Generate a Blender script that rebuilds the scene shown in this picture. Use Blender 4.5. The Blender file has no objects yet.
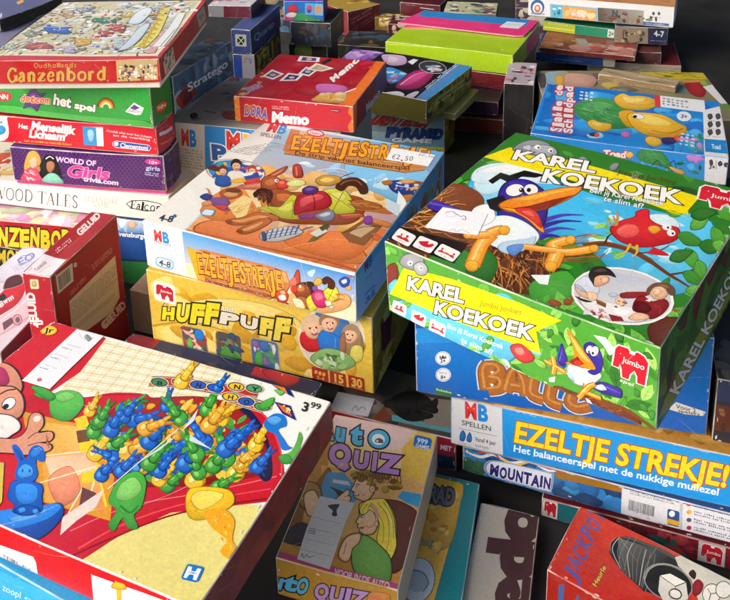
# Flea-market table piled with second-hand board games, seen from above.
# Every box is an Empty at its base with its lid, tray and stickers as meshes;
# the printed artwork is real geometry: thin colour-filled shapes laid on the card.
import bpy, bmesh, math, random
from mathutils import Vector, Matrix

SC = bpy.context.scene
COL = SC.collection
MM = 0.001

def srgb(h):
    h = h.lstrip('#')
    if len(h) == 3:
        h = ''.join(ch * 2 for ch in h)
    out = []
    for i in (0, 2, 4):
        v = int(h[i:i + 2], 16) / 255
        out.append(v / 12.92 if v <= 0.04045 else ((v + 0.055) / 1.055) ** 2.4)
    return (out[0], out[1], out[2])

def mix(a, b, t):
    return tuple(a[i] * (1 - t) + b[i] * t for i in range(3))

# ------------------------------------------------------------------ materials
def print_material(name, rough=0.36, bump=0.12, mottling=0.05, ink=0.09):
    m = bpy.data.materials.new(name)
    m.use_nodes = True
    nt = m.node_tree
    b = nt.nodes['Principled BSDF']
    at = nt.nodes.new('ShaderNodeVertexColor'); at.layer_name = 'Col'
    tc = nt.nodes.new('ShaderNodeTexCoord')
    n1 = nt.nodes.new('ShaderNodeTexNoise'); n1.inputs['Scale'].default_value = 22; n1.inputs['Detail'].default_value = 6
    n2 = nt.nodes.new('ShaderNodeTexNoise'); n2.inputs['Scale'].default_value = 420; n2.inputs['Detail'].default_value = 2
    for n in (n1, n2):
        nt.links.new(tc.outputs['Object'], n.inputs['Vector'])
    # dust and handling marks: a faint greyish mottling of the print itself
    r = nt.nodes.new('ShaderNodeMapRange'); r.inputs[1].default_value = 0.35; r.inputs[2].default_value = 0.75
    r.inputs[3].default_value = 0.0; r.inputs[4].default_value = mottling
    nt.links.new(n1.outputs['Fac'], r.inputs[0])
    mx = nt.nodes.new('ShaderNodeMix'); mx.data_type = 'RGBA'
    mx.inputs[7].default_value = (0.42, 0.40, 0.37, 1)
    nt.links.new(r.outputs[0], mx.inputs[0]); nt.links.new(at.outputs['Color'], mx.inputs[6])
    # printing grain
    hv = nt.nodes.new('ShaderNodeHueSaturation')
    r2 = nt.nodes.new('ShaderNodeMapRange'); r2.inputs[1].default_value = 0.3; r2.inputs[2].default_value = 0.7
    r2.inputs[3].default_value = 0.93; r2.inputs[4].default_value = 1.06
    nt.links.new(n2.outputs['Fac'], r2.inputs[0])
    # painterly unevenness of the coloured inks (white card stays clean)
    n4 = nt.nodes.new('ShaderNodeTexNoise'); n4.inputs['Scale'].default_value = 190; n4.inputs['Detail'].default_value = 5; n4.inputs['Distortion'].default_value = 1.2
    nt.links.new(tc.outputs['Object'], n4.inputs['Vector'])
    sp = nt.nodes.new('ShaderNodeSeparateColor'); sp.mode = 'HSV'; nt.links.new(mx.outputs[2], sp.inputs[0])
    r4 = nt.nodes.new('ShaderNodeMapRange'); r4.inputs[1].default_value = .3; r4.inputs[2].default_value = .7; r4.inputs[3].default_value = -ink; r4.inputs[4].default_value = ink
    nt.links.new(n4.outputs['Fac'], r4.inputs[0])
    mu = nt.nodes.new('ShaderNodeMath'); mu.operation = 'MULTIPLY'; nt.links.new(r4.outputs[0], mu.inputs[0]); nt.links.new(sp.outputs[1], mu.inputs[1])
    ad = nt.nodes.new('ShaderNodeMath'); ad.operation = 'ADD'; nt.links.new(r2.outputs[0], ad.inputs[0]); nt.links.new(mu.outputs[0], ad.inputs[1])
    nt.links.new(ad.outputs[0], hv.inputs['Value'])
    hu = nt.nodes.new('ShaderNodeMath'); hu.operation = 'MULTIPLY_ADD'; hu.inputs[1].default_value = .05; hu.inputs[2].default_value = .5
    nt.links.new(mu.outputs[0], hu.inputs[0]); nt.links.new(hu.outputs[0], hv.inputs['Hue'])
    nt.links.new(mx.outputs[2], hv.inputs['Color'])
    nt.links.new(hv.outputs['Color'], b.inputs['Base Color'])
    r3 = nt.nodes.new('ShaderNodeMapRange'); r3.inputs[1].default_value = 0.3; r3.inputs[2].default_value = 0.7
    r3.inputs[3].default_value = rough - 0.07; r3.inputs[4].default_value = rough + 0.14
    nt.links.new(n1.outputs['Fac'], r3.inputs[0]); nt.links.new(r3.outputs[0], b.inputs['Roughness'])
    b.inputs['Specular IOR Level'].default_value = 0.45
    n3 = nt.nodes.new('ShaderNodeTexNoise'); n3.inputs['Scale'].default_value = 14; n3.inputs['Detail'].default_value = 3
    nt.links.new(tc.outputs['Object'], n3.inputs['Vector'])
    bp = nt.nodes.new('ShaderNodeBump'); bp.inputs['Strength'].default_value = bump; bp.inputs['Distance'].default_value = 0.004
    nt.links.new(n3.outputs['Fac'], bp.inputs['Height']); nt.links.new(bp.outputs['Normal'], b.inputs['Normal'])
    return m

M_PRINT = print_material('printed_card')
M_GLOSS = print_material('glossy_printed_card', 0.24, 0.15, 0.03)
M_PAPER = print_material('sticker_paper', 0.6, 0.15, 0.05)

# ------------------------------------------------------------------ glyphs of the built-in font
_gl = {}
def _curve_mesh(txt, off):
    cu = bpy.data.curves.new('t', 'FONT'); cu.body = txt; cu.resolution_u = 3; cu.offset = off
    ob = bpy.data.objects.new('t', cu)
    me = bpy.data.meshes.new_from_object(ob)
    vs = [(v.co.x, v.co.y) for v in me.vertices]; fs = [tuple(p.vertices) for p in me.polygons]
    bpy.data.objects.remove(ob); bpy.data.curves.remove(cu); bpy.data.meshes.remove(me)
    return vs, fs
def glyph(ch, off):
    k = (ch, off)
    if k not in _gl:
        _gl[k] = _curve_mesh(ch, off)
    return _gl[k]
_adv = {}
def _wid(s):
    vs, _ = _curve_mesh(s, 0)
    xs = [v[0] for v in vs]
    return (min(xs), max(xs), max(v[1] for v in vs))
_HH = _wid('HH'); CAP = _HH[2]
def advance(ch):
    if ch not in _adv:
        a = _wid('H' + ch + 'H')
        _adv[ch] = (a[1] - a[0]) - (_HH[1] - _HH[0])
    return _adv[ch]

# ------------------------------------------------------------------ 2-D helpers
def smooth(pts, closed, n=5):
    N = len(pts); out = []
    if N < 3:
        return list(pts)
    for i in range(N if closed else N - 1):
        if closed:
            p0, p1, p2, p3 = pts[i - 1], pts[i], pts[(i + 1) % N], pts[(i + 2) % N]
        else:
            p0, p1, p2, p3 = pts[max(i - 1, 0)], pts[i], pts[i + 1], pts[min(i + 2, N - 1)]
        for k in range(n):
            t = k / n
            out.append(tuple(0.5 * (2 * p1[j] + (p2[j] - p0[j]) * t + (2 * p0[j] - 5 * p1[j] + 4 * p2[j] - p3[j]) * t * t
                                    + (3 * p1[j] - p0[j] - 3 * p2[j] + p3[j]) * t ** 3) for j in (0, 1)))
    if not closed:
        out.append(pts[-1])
    return out

def clip(poly, w, h, e):
    """Sutherland-Hodgman against [e,w-e]x[e,h-e]; points carry colours."""
    for ax, lim, sg in ((0, e, 1), (0, w - e, -1), (1, e, 1), (1, h - e, -1)):
        out = []
        for i in range(len(poly)):
            a, b = poly[i - 1], poly[i]
            ia, ib = sg * (a[0][ax] - lim) >= 0, sg * (b[0][ax] - lim) >= 0
            if ia != ib:
                t = (lim - a[0][ax]) / (b[0][ax] - a[0][ax])
                out.append((tuple(a[0][j] + (b[0][j] - a[0][j]) * t for j in (0, 1)), mix(a[1], b[1], t)))
            if ib:
                out.append(b)
        poly = out
        if len(poly) < 3:
            return []
    return poly

def inside(p, poly):
    c = False
    for i in range(len(poly)):
        a, b = poly[i - 1], poly[i]
        if (a[1] > p[1]) != (b[1] > p[1]) and p[0] < (b[0] - a[0]) * (p[1] - a[1]) / (b[1] - a[1]) + a[0]:
            c = not c
    return c

RABBIT = ((1, (-.62, 0, -.5, -.5, 0, -.66, .42, -.5, .48, .1, .2, .6, -.36, .55)), (0, (-.62, -.04, -.5, -.5, -.04, -.64, .3, -.48, .34, 0, .1, .5, -.38, .5)),
          (2, (-.4, -.1, -.3, -.4, -.05, -.46, .1, -.3, -.1, 0)), (1, (.05, -.3, .5, -.36, 1, -.28, 1.02, .2, .6, .34, .1, .3)), (0, (.08, -.26, .5, -.34, .95, -.26, .96, .14, .6, .24, .12, .22)),
          (2, (.25, -.22, .55, -.26, .75, -.16, .5, -.06)), (0, (.3, -.3, .45, -.58, .66, -.6, .6, -.3)), (1, (.3, .25, .5, .52, .72, .46, .6, .2)),
          (1, (1.2, 0, 1.5, .02, 1.85, .2, 1.86, .36, 1.5, .32, 1.18, .2)), (0, (1.15, -.22, 1.5, -.36, 1.84, -.34, 1.86, -.18, 1.55, -.08, 1.2, 0)),
          (0, (.88, -.28, 1.22, -.3, 1.34, 0, 1.18, .26, .88, .2)), (2, (.98, -.18, 1.14, -.2, 1.2, -.04, 1.04, 0)))
def half(poly, nx, ny, c):
    """part of a coloured polygon where nx*x + ny*y <= c"""
    out = []
    for i in range(len(poly)):
        a, b = poly[i - 1], poly[i]
        da, db = nx * a[0][0] + ny * a[0][1] - c, nx * b[0][0] + ny * b[0][1] - c
        if (da <= 0) != (db <= 0):
            t = da / (da - db)
            out.append(((a[0][0] + (b[0][0] - a[0][0]) * t, a[0][1] + (b[0][1] - a[0][1]) * t), mix(a[1], b[1], t)))
        if db <= 0: out.append(b)
    return out if len(out) > 2 else []
LAYER = 0.0000006
class Face:
    """One printed face: draws artwork in millimetre coordinates on a plane of the box."""
    def __init__(s, mb, o, u, v, w, h, edge):
        s.mb, s.o, s.u, s.v, s.w, s.h, s.e = mb, Vector(o), Vector(u), Vector(v), w, h, edge
        s.n = s.u.cross(s.v); s.k = 8; s.nodes = None
    def warp(s, D, nu, nv):
        """card is never flat: bend the face over a grid of small flat triangles"""
        s.nu, s.nv = nu, nv
        s.nodes = [[D(s.o / MM + s.u * (s.w * i / nu) + s.v * (s.h * j / nv)) * MM for j in range(nv + 1)] for i in range(nu + 1)]
        return s
    def put(s, polys, bump=True):
        for poly in polys:
            poly = clip(poly, s.w, s.h, s.e)
            if len(poly) < 3:
                continue
            if s.nodes:
                s.bent(poly); continue
            base = len(s.mb.v); z = s.n * (s.k * LAYER)
            for p, c in poly:
                s.mb.v.append(s.o + s.u * (p[0] * MM) + s.v * (p[1] * MM) + z)
            s.mb.f.append(tuple(range(base, base + len(poly))))
            s.mb.c.append([c for _, c in poly])
        if bump:
            s.k += 1
    def bent(s, poly):
        cu, cv = s.w / s.nu, s.h / s.nv; z = s.n * (s.k * LAYER)
        xs = [p[0][0] for p in poly]; ys = [p[0][1] for p in poly]
        i0, i1 = max(0, int(min(xs) / cu)), min(s.nu - 1, int(max(xs) / cu)); j0, j1 = max(0, int(min(ys) / cv)), min(s.nv - 1, int(max(ys) / cv))
        for i in range(i0, i1 + 1):
            A = poly
            if i > i0: A = half(A, -1, 0, -i * cu)
            if A and i < i1: A = half(A, 1, 0, (i + 1) * cu)
            if not A: continue
            for j in range(j0, j1 + 1):
                Bq = A
                if j > j0: Bq = half(Bq, 0, -1, -j * cv)
                if Bq and j < j1: Bq = half(Bq, 0, 1, (j + 1) * cv)
                if not Bq: continue
                n00, n10, n01, n11 = s.nodes[i][j], s.nodes[i + 1][j], s.nodes[i][j + 1], s.nodes[i + 1][j + 1]
                c = i * cu * cv + j * cv * cu + cu * cv             # diagonal: x*cv + y*cu = c
                ds = [p[0][0] * cv + p[0][1] * cu - c for p in Bq]
                for lo in (1, 0):
                    T = Bq
                    if lo and min(ds) >= 0 or not lo and max(ds) <= 0: continue
                    if lo and max(ds) > 0: T = half(T, cv, cu, c)
                    if not lo and min(ds) < 0: T = half(T, -cv, -cu, -c)
                    if not T: continue
                    base = len(s.mb.v)
                    for p, _ in T:
                        a, b = p[0] / cu - i, p[1] / cv - j
                        d = n00 + (n10 - n00) * a + (n01 - n00) * b if lo else n11 + (n01 - n11) * (1 - a) + (n10 - n11) * (1 - b)
                        s.mb.v.append(s.o + s.u * (p[0] * MM) + s.v * (p[1] * MM) + z + d)
                    s.mb.f.append(tuple(range(base, base + len(T)))); s.mb.c.append([q for _, q in T])
    def poly(s, col, pts):
        a = sum(pts[i - 1][0] * pts[i][1] - pts[i][0] * pts[i - 1][1] for i in range(len(pts)))
        if a < 0:
            pts = pts[::-1]
        s.put([[(p, col) for p in pts]])
    def shaded(s, col, pts, ink=True):
        """airbrushed shape: lighter towards upper left, darker at the rim, as cartoon art is inked"""
        a = sum(pts[i - 1][0] * pts[i][1] - pts[i][0] * pts[i - 1][1] for i in range(len(pts)))
        if a < 0: pts = pts[::-1]
        n = len(pts); cx = sum(p[0] for p in pts) / n; cy = sum(p[1] for p in pts) / n
        ex = max(p[0] for p in pts) - min(p[0] for p in pts); ey = max(p[1] for p in pts) - min(p[1] for p in pts)
        ok = True
        for i in range(n):
            p, q = pts[i - 1], pts[i]
            if (p[0] - cx) * (q[1] - cy) - (p[1] - cy) * (q[0] - cx) <= 1e-6: ok = False; break
        if not ok:
            return s.put([[(p, col) for p in pts]])
        lum = .3 * col[0] + .6 * col[1] + .1 * col[2]
        f = .3 if lum < .6 else .12
        lx, ly = cx - ex * .1, cy + ey * .12
        def shade(p):
            k = ((p[1] - cy) / max(ey, .1) - (p[0] - cx) / max(ex, .1) * .6)
            g = 1 + f * (k * 1.5 - .25)
            return tuple(min(.95, max(0, c * g)) for c in col)
        big = min(ex, ey); line = ink and big > 2.2
        k1 = max(.8, 1 - (.5 + .05 * min(big, 14)) / big) if line else 1
        edge = [(cx + (p[0] - cx) * k1, cy + (p[1] - cy) * k1) for p in pts]
        rim = [shade(p) for p in pts]; mid = [tuple(min(.95, c * 1.03 + .006) for c in mix(r, col, .6)) for r in rim]
        ctr = tuple(min(.95, c * (1 + f * .45) + .012) for c in col); dk = tuple(c * .4 for c in col)
        inn = [(cx + (p[0] - cx) * .62, cy + (p[1] - cy) * .62) for p in pts]
        qs = []
        for i in range(n):
            if line: qs.append([(pts[i - 1], dk), (pts[i], dk), (edge[i], dk), (edge[i - 1], dk)])      # inked contour
            qs.append([(edge[i - 1], rim[i - 1]), (edge[i], rim[i]), (inn[i], mid[i]), (inn[i - 1], mid[i - 1])])
            qs.append([(inn[i - 1], mid[i - 1]), (inn[i], mid[i]), ((cx, cy), ctr)])
        s.put(qs)
        if not ink or big < 8: return
        rn = random.Random(int(ex * 37 + ey * 91)); lo = math.atan2(ey, ex) if ex < ey * .8 else 0.0; k0 = s.k
        for q in range(int(min(22, 3 + ex * ey / 16))):                                          # brush strokes inside it
            a = rn.uniform(0, 6.283); r = rn.uniform(0, .72); i = int(a / 6.283 * n) % n
            p = (cx + (pts[i][0] - cx) * r, cy + (pts[i][1] - cy) * r); l = big * rn.uniform(.06, .16); g = rn.choice((.72, .82, 1.16, 1.3))
            d = (math.cos(lo + rn.uniform(-.5, .5)) * l, math.sin(lo + rn.uniform(-.5, .5)) * l)
            s.k = k0 + q % 4
            s.stroke(tuple(min(.93, max(0, v * g)) for v in col), [(p[0] - d[0], p[1] - d[1]), (p[0] + d[1] * .2, p[1] - d[0] * .2), (p[0] + d[0], p[1] + d[1])], min(.5, l * .3), .06)
        s.k = k0 + 4
    def stroke(s, col, pts, w0, w1=None, closed=False):
        w1 = w0 if w1 is None else w1
        pts = [p for i, p in enumerate(pts) if i == 0 or (abs(p[0] - pts[i - 1][0]) + abs(p[1] - pts[i - 1][1])) > 1e-4]
        N = len(pts)
        if N < 2:
            return
        L, R = [], []
        for i in range(N):
            a = pts[i - 1] if (i or closed) else pts[0]
            b = pts[(i + 1) % N] if (i < N - 1 or closed) else pts[-1]
            d = Vector((b[0] - a[0], b[1] - a[1]))
            if d.length < 1e-6:
                d = Vector((1, 0))
            d.normalize(); t = i / max(N - 1, 1); hw = 0.5 * (w0 + (w1 - w0) * t)
            L.append((pts[i][0] - d.y * hw, pts[i][1] + d.x * hw)); R.append((pts[i][0] + d.y * hw, pts[i][1] - d.x * hw))
        qs = []
        for i in range(N if closed else N - 1):
            j = (i + 1) % N
            qs.append([(R[i], col), (R[j], col), (L[j], col), (L[i], col)])
        s.put(qs)
    def ellipse(s, col, c, a, b, n=22):
        s.poly(col, [(c[0] + a[0] * math.cos(t) + b[0] * math.sin(t), c[1] + a[1] * math.cos(t) + b[1] * math.sin(t))
                     for t in (2 * math.pi * i / n for i in range(n))])
    def grad(s, cs, q, n=5):
        def P(a, b): return tuple((q[0][j] * (1 - a) + q[1][j] * a) * (1 - b) + (q[3][j] * (1 - a) + q[2][j] * a) * b for j in (0, 1))
        def C(a, b): return mix(mix(cs[0], cs[1], a), mix(cs[3], cs[2], a), b)
        qs = []
        for i in range(n):
            for j in range(n):
                cc = [(i / n, j / n), ((i + 1) / n, j / n), ((i + 1) / n, (j + 1) / n), (i / n, (j + 1) / n)]
                qs.append([(P(*x), C(*x)) for x in cc])
        a = (q[1][0] - q[0][0]) * (q[3][1] - q[0][1]) - (q[1][1] - q[0][1]) * (q[3][0] - q[0][0])
        if a < 0:
            qs = [x[::-1] for x in qs]
        s.put(qs)
    def text(s, col, txt, o, ux, vy, off):
        tot = sum(advance(c) for c in txt)
        flip = (ux[0] * vy[1] - ux[1] * vy[0]) < 0
        x = 0.0
        for ch in txt:
            if ch != ' ':
                vs, fs = glyph(ch, off)
                T = [(o[0] + ux[0] * (x + a) / tot + vy[0] * b / CAP, o[1] + ux[1] * (x + a) / tot + vy[1] * b / CAP) for a, b in vs]
                s.put([[(T[i], col) for i in (f[::-1] if flip else f)] for f in fs])
            x += advance(ch)
    def run(s, data):
        for line in data.strip().split('\n'):
            t = line.split(' ')
            op = t[0]
            def nums(k): return [float(x) / 10 for x in t[k:]]
            def pts(k):
                n = nums(k); return list(zip(n[0::2], n[1::2]))
            if op == 'P': s.poly(srgb(t[1]), pts(2))
            elif op == 'S': s.shaded(srgb(t[1]), smooth(pts(2), True))
            elif op == 'L': s.stroke(srgb(t[1]), smooth(pts(4), False), float(t[2]) / 10, float(t[3]) / 10)
            elif op == 'l': s.stroke(srgb(t[1]), pts(4), float(t[2]) / 10, float(t[3]) / 10)
            elif op == 'C': s.stroke(srgb(t[1]), smooth(pts(3), True), float(t[2]) / 10, None, True)
            elif op == 'c': s.stroke(srgb(t[1]), pts(3), float(t[2]) / 10, None, True)
            elif op == 'E':
                p = pts(2); s.ellipse(srgb(t[1]), p[0], p[1], p[2])
            elif op == 'G': s.grad([srgb(x) for x in t[1:5]], pts(5))
            elif op == 'T':      # text: passes off:col, origin, baseline vector, cap-height vector, words
                n = [float(x) / 10 for x in t[2:8]]
                for ps in t[1].split(','):
                    of, c = ps.split(':'); s.text(srgb(c), ' '.join(t[8:]), n[0:2], n[2:4], n[4:6], float(of) / 1000)
            elif op == 'U':      # letters placed one by one, all outlines first
                for ps in t[1].split(','):
                    of, c = ps.split(':')
                    for i in range(2, len(t), 7):
                        n = [float(x) / 10 for x in t[i + 1:i + 7]]; s.text(srgb(c), t[i], n[0:2], n[2:4], n[4:6], float(of) / 1000)
            elif op == 'K':      # the heap of rabbits is done: go on above it
                s.k = max(s.k, s.kr + 270); del s.kr
            elif op == 'R':      # a toy rabbit on its round foot: three tones, origin, long axis, cross axis
                n = [float(x) / 10 for x in t[4:10]]
                if not hasattr(s, 'kr'): s.kr, s.nr = s.k, 0
                s.k = s.kr + (s.nr % 22) * 12; s.nr += 1
                for w_, u in RABBIT:
                    s.shaded(srgb(t[1 + w_]), smooth([(n[0] + n[2] * a + n[4] * b, n[1] + n[3] * a + n[5] * b) for a, b in zip(u[0::2], u[1::2])], True, 4))
            elif op == 'N':      # scattered strokes in a polygon: cols n len w seed dx dy spread
                cols = [srgb(c) for c in t[1].split(',')]; rn = random.Random(int(t[5]))
                n, ln, wd = int(t[2]), float(t[3]) / 10, float(t[4]) / 10
                an, sp = float(t[6]), float(t[7]); pg = pts(8)
                x0, x1 = min(p[0] for p in pg), max(p[0] for p in pg); y0, y1 = min(p[1] for p in pg), max(p[1] for p in pg)
                k0 = s.k
                for q_ in range(n):
                    s.k = k0 + q_ % 24
                    for _try in range(40):
                        p = (rn.uniform(x0, x1), rn.uniform(y0, y1))
                        if inside(p, pg): break
                    a = math.radians(an + rn.uniform(-sp, sp)); l = ln * rn.uniform(.5, 1.3); bend = rn.uniform(-.25, .25) * l
                    d = (math.cos(a), math.sin(a))
                    q = [(p[0] - d[0] * l / 2, p[1] - d[1] * l / 2), (p[0] - d[1] * bend, p[1] + d[0] * bend), (p[0] + d[0] * l / 2, p[1] + d[1] * l / 2)]
                    s.stroke(rn.choice(cols), smooth(q, False, 4), wd * rn.uniform(.5, 1.3), wd * .25)
                s.k = k0 + min(n, 24)
            elif op == 'D':      # scattered blobs: cols n rmin rmax seed polygon
                cols = [srgb(c) for c in t[1].split(',')]; rn = random.Random(int(t[5]))
                n, r0, r1 = int(t[2]), float(t[3]) / 10, float(t[4]) / 10; pg = pts(6)
                x0, x1 = min(p[0] for p in pg), max(p[0] for p in pg); y0, y1 = min(p[1] for p in pg), max(p[1] for p in pg)
                for _ in range(n):
                    for _try in range(40):
                        p = (rn.uniform(x0, x1), rn.uniform(y0, y1))
                        if inside(p, pg): break
                    r = rn.uniform(r0, r1); m = rn.randint(5, 7); ph = rn.uniform(0, 6)
                    sx = rn.uniform(.6, 1.5)
                    c_ = rn.choice(cols)
                    if r > 1.6 and c_[1] > c_[0] * 1.25 and c_[1] > c_[2] * 1.5:      # green blobs are leaves with a midrib
                        ca, sa = math.cos(ph), math.sin(ph)
                        L_ = lambda u, v: (p[0] + r * 1.25 * (u * ca - v * sa), p[1] + r * 1.25 * (u * sa + v * ca))
                        s.shaded(c_, smooth([L_(-1, 0), L_(-1, 0), L_(-.5, .34), L_(.1, .42), L_(.7, .2), L_(1.05, 0), L_(1.05, 0), L_(.6, -.24), L_(0, -.42), L_(-.6, -.28)], True, 3), False)
                        k0 = s.k; v_ = tuple(v * .6 for v in c_)
                        for a_, b_ in ((L_(-.9, 0), L_(.85, 0)), (L_(-.4, .01), L_(-.15, .22)), (L_(-.4, -.01), L_(-.15, -.22)), (L_(.1, .01), L_(.35, .22)), (L_(.1, -.01), L_(.35, -.22))):
                            s.k = k0; s.stroke(v_, [a_, b_], r * .07, r * .03)
                        s.k = k0 + 1
                        continue
                    s.shaded(c_, smooth([(p[0] + sx * r * rn.uniform(.6, 1.15) * math.cos(ph + 6.283 * i / m),
                                                    p[1] + r / sx * rn.uniform(.6, 1.15) * math.sin(ph + 6.283 * i / m)) for i in range(m)], True, 3), False)
            elif op == 'X':      # rows of tiny print: col rows seed, quad BL BR TL
                rn = random.Random(int(t[3])); rows = int(t[2]); p = pts(4); c = srgb(t[1])
                ux = (p[1][0] - p[0][0], p[1][1] - p[0][1]); vy = (p[2][0] - p[0][0], p[2][1] - p[0][1])
                def Q(a, b): return (p[0][0] + ux[0] * a + vy[0] * b, p[0][1] + ux[1] * a + vy[1] * b)
                U = math.hypot(*ux); V = math.hypot(*vy); gl = 0.62 * V / rows / U
                qs = []
                for r_ in range(rows):
                    a = 0.0; b0 = 1 - (r_ + .8) / rows; bh = .45 / rows
                    end = rn.uniform(.75, 1) if r_ % 4 == 3 else 1.0
                    while a < end - gl:
                        for _ in range(rn.randint(2, 9)):
                            if a > end - gl: break
                            tall = 1.5 if rn.random() < .25 else 1
                            x0 = a + gl * .12; x1 = a + gl * rn.uniform(.55, .85)
                            qs.append([(Q(x0, b0), c), (Q(x1, b0), c), (Q(x1, b0 + bh * tall), c), (Q(x0, b0 + bh * tall), c)])
                            a += gl
                        a += gl * .8
                if ux[0] * vy[1] - ux[1] * vy[0] < 0: qs = [q[::-1] for q in qs]
                s.put(qs)
            elif op == 'A':      # grid of little diamonds: col size10 nx ny, quad BL.. as TL TR BL
                c = srgb(t[1]); nx, ny = int(t[2]), int(t[4]); p = pts(5)
                ux = ((p[1][0] - p[0][0]) / nx, (p[1][1] - p[0][1]) / nx); vy = ((p[2][0] - p[0][0]) / ny, (p[2][1] - p[0][1]) / ny)
                qs = []
                for i in range(nx):
                    for j in range(ny):
                        cx = p[0][0] + ux[0] * (i + .5 * (j % 2)) + vy[0] * j; cy = p[0][1] + ux[1] * (i + .5 * (j % 2)) + vy[1] * j
                        r = abs(ux[0]) * .36; h = abs(vy[1]) * .62
                        qs.append([((cx - r, cy), c), ((cx, cy - h), c), ((cx + r, cy), c), ((cx, cy + h), c)])
                s.put(qs)
            elif op == 'B':      # barcode: seed, BL BR TL
                rn = random.Random(int(t[1])); p = pts(2); c = srgb('222')
                ux = (p[1][0] - p[0][0], p[1][1] - p[0][1]); vy = (p[2][0] - p[0][0], p[2][1] - p[0][1]); a = 0; qs = []
                def Q(a, b): return (p[0][0] + ux[0] * a + vy[0] * b, p[0][1] + ux[1] * a + vy[1] * b)
                while a < .98:
                    w = rn.choice((.008, .008, .016, .024)); lo = 0 if rn.random() < .15 else .12
                    qs.append([(Q(a, lo), c), (Q(a + w, lo), c), (Q(a + w, 1), c), (Q(a, 1), c)]); a += w + rn.choice((.008, .012, .02))
                if ux[0] * vy[1] - ux[1] * vy[0] < 0: qs = [q[::-1] for q in qs]
                s.put(qs)

class MB:
    def __init__(s): s.v, s.f, s.c = [], [], []
    def quad(s, vs, cols):
        b = len(s.v); s.v += [Vector(v) for v in vs]; s.f.append(tuple(range(b, b + len(vs)))); s.c.append(list(cols))
    def build(s, name, mat, parent=None):
        me = bpy.data.meshes.new(name); me.from_pydata([tuple(v) for v in s.v], [], s.f)
        ca = me.color_attributes.new('Col', 'FLOAT_COLOR', 'CORNER')
        flat = []
        for cs in s.c:
            for c in cs: flat += [c[0], c[1], c[2], 1.0]
        ca.data.foreach_set('color', flat)
        me.materials.append(mat)
        ob = bpy.data.objects.new(name, me); COL.objects.link(ob)
        if parent: ob.parent = parent
        return ob

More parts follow.
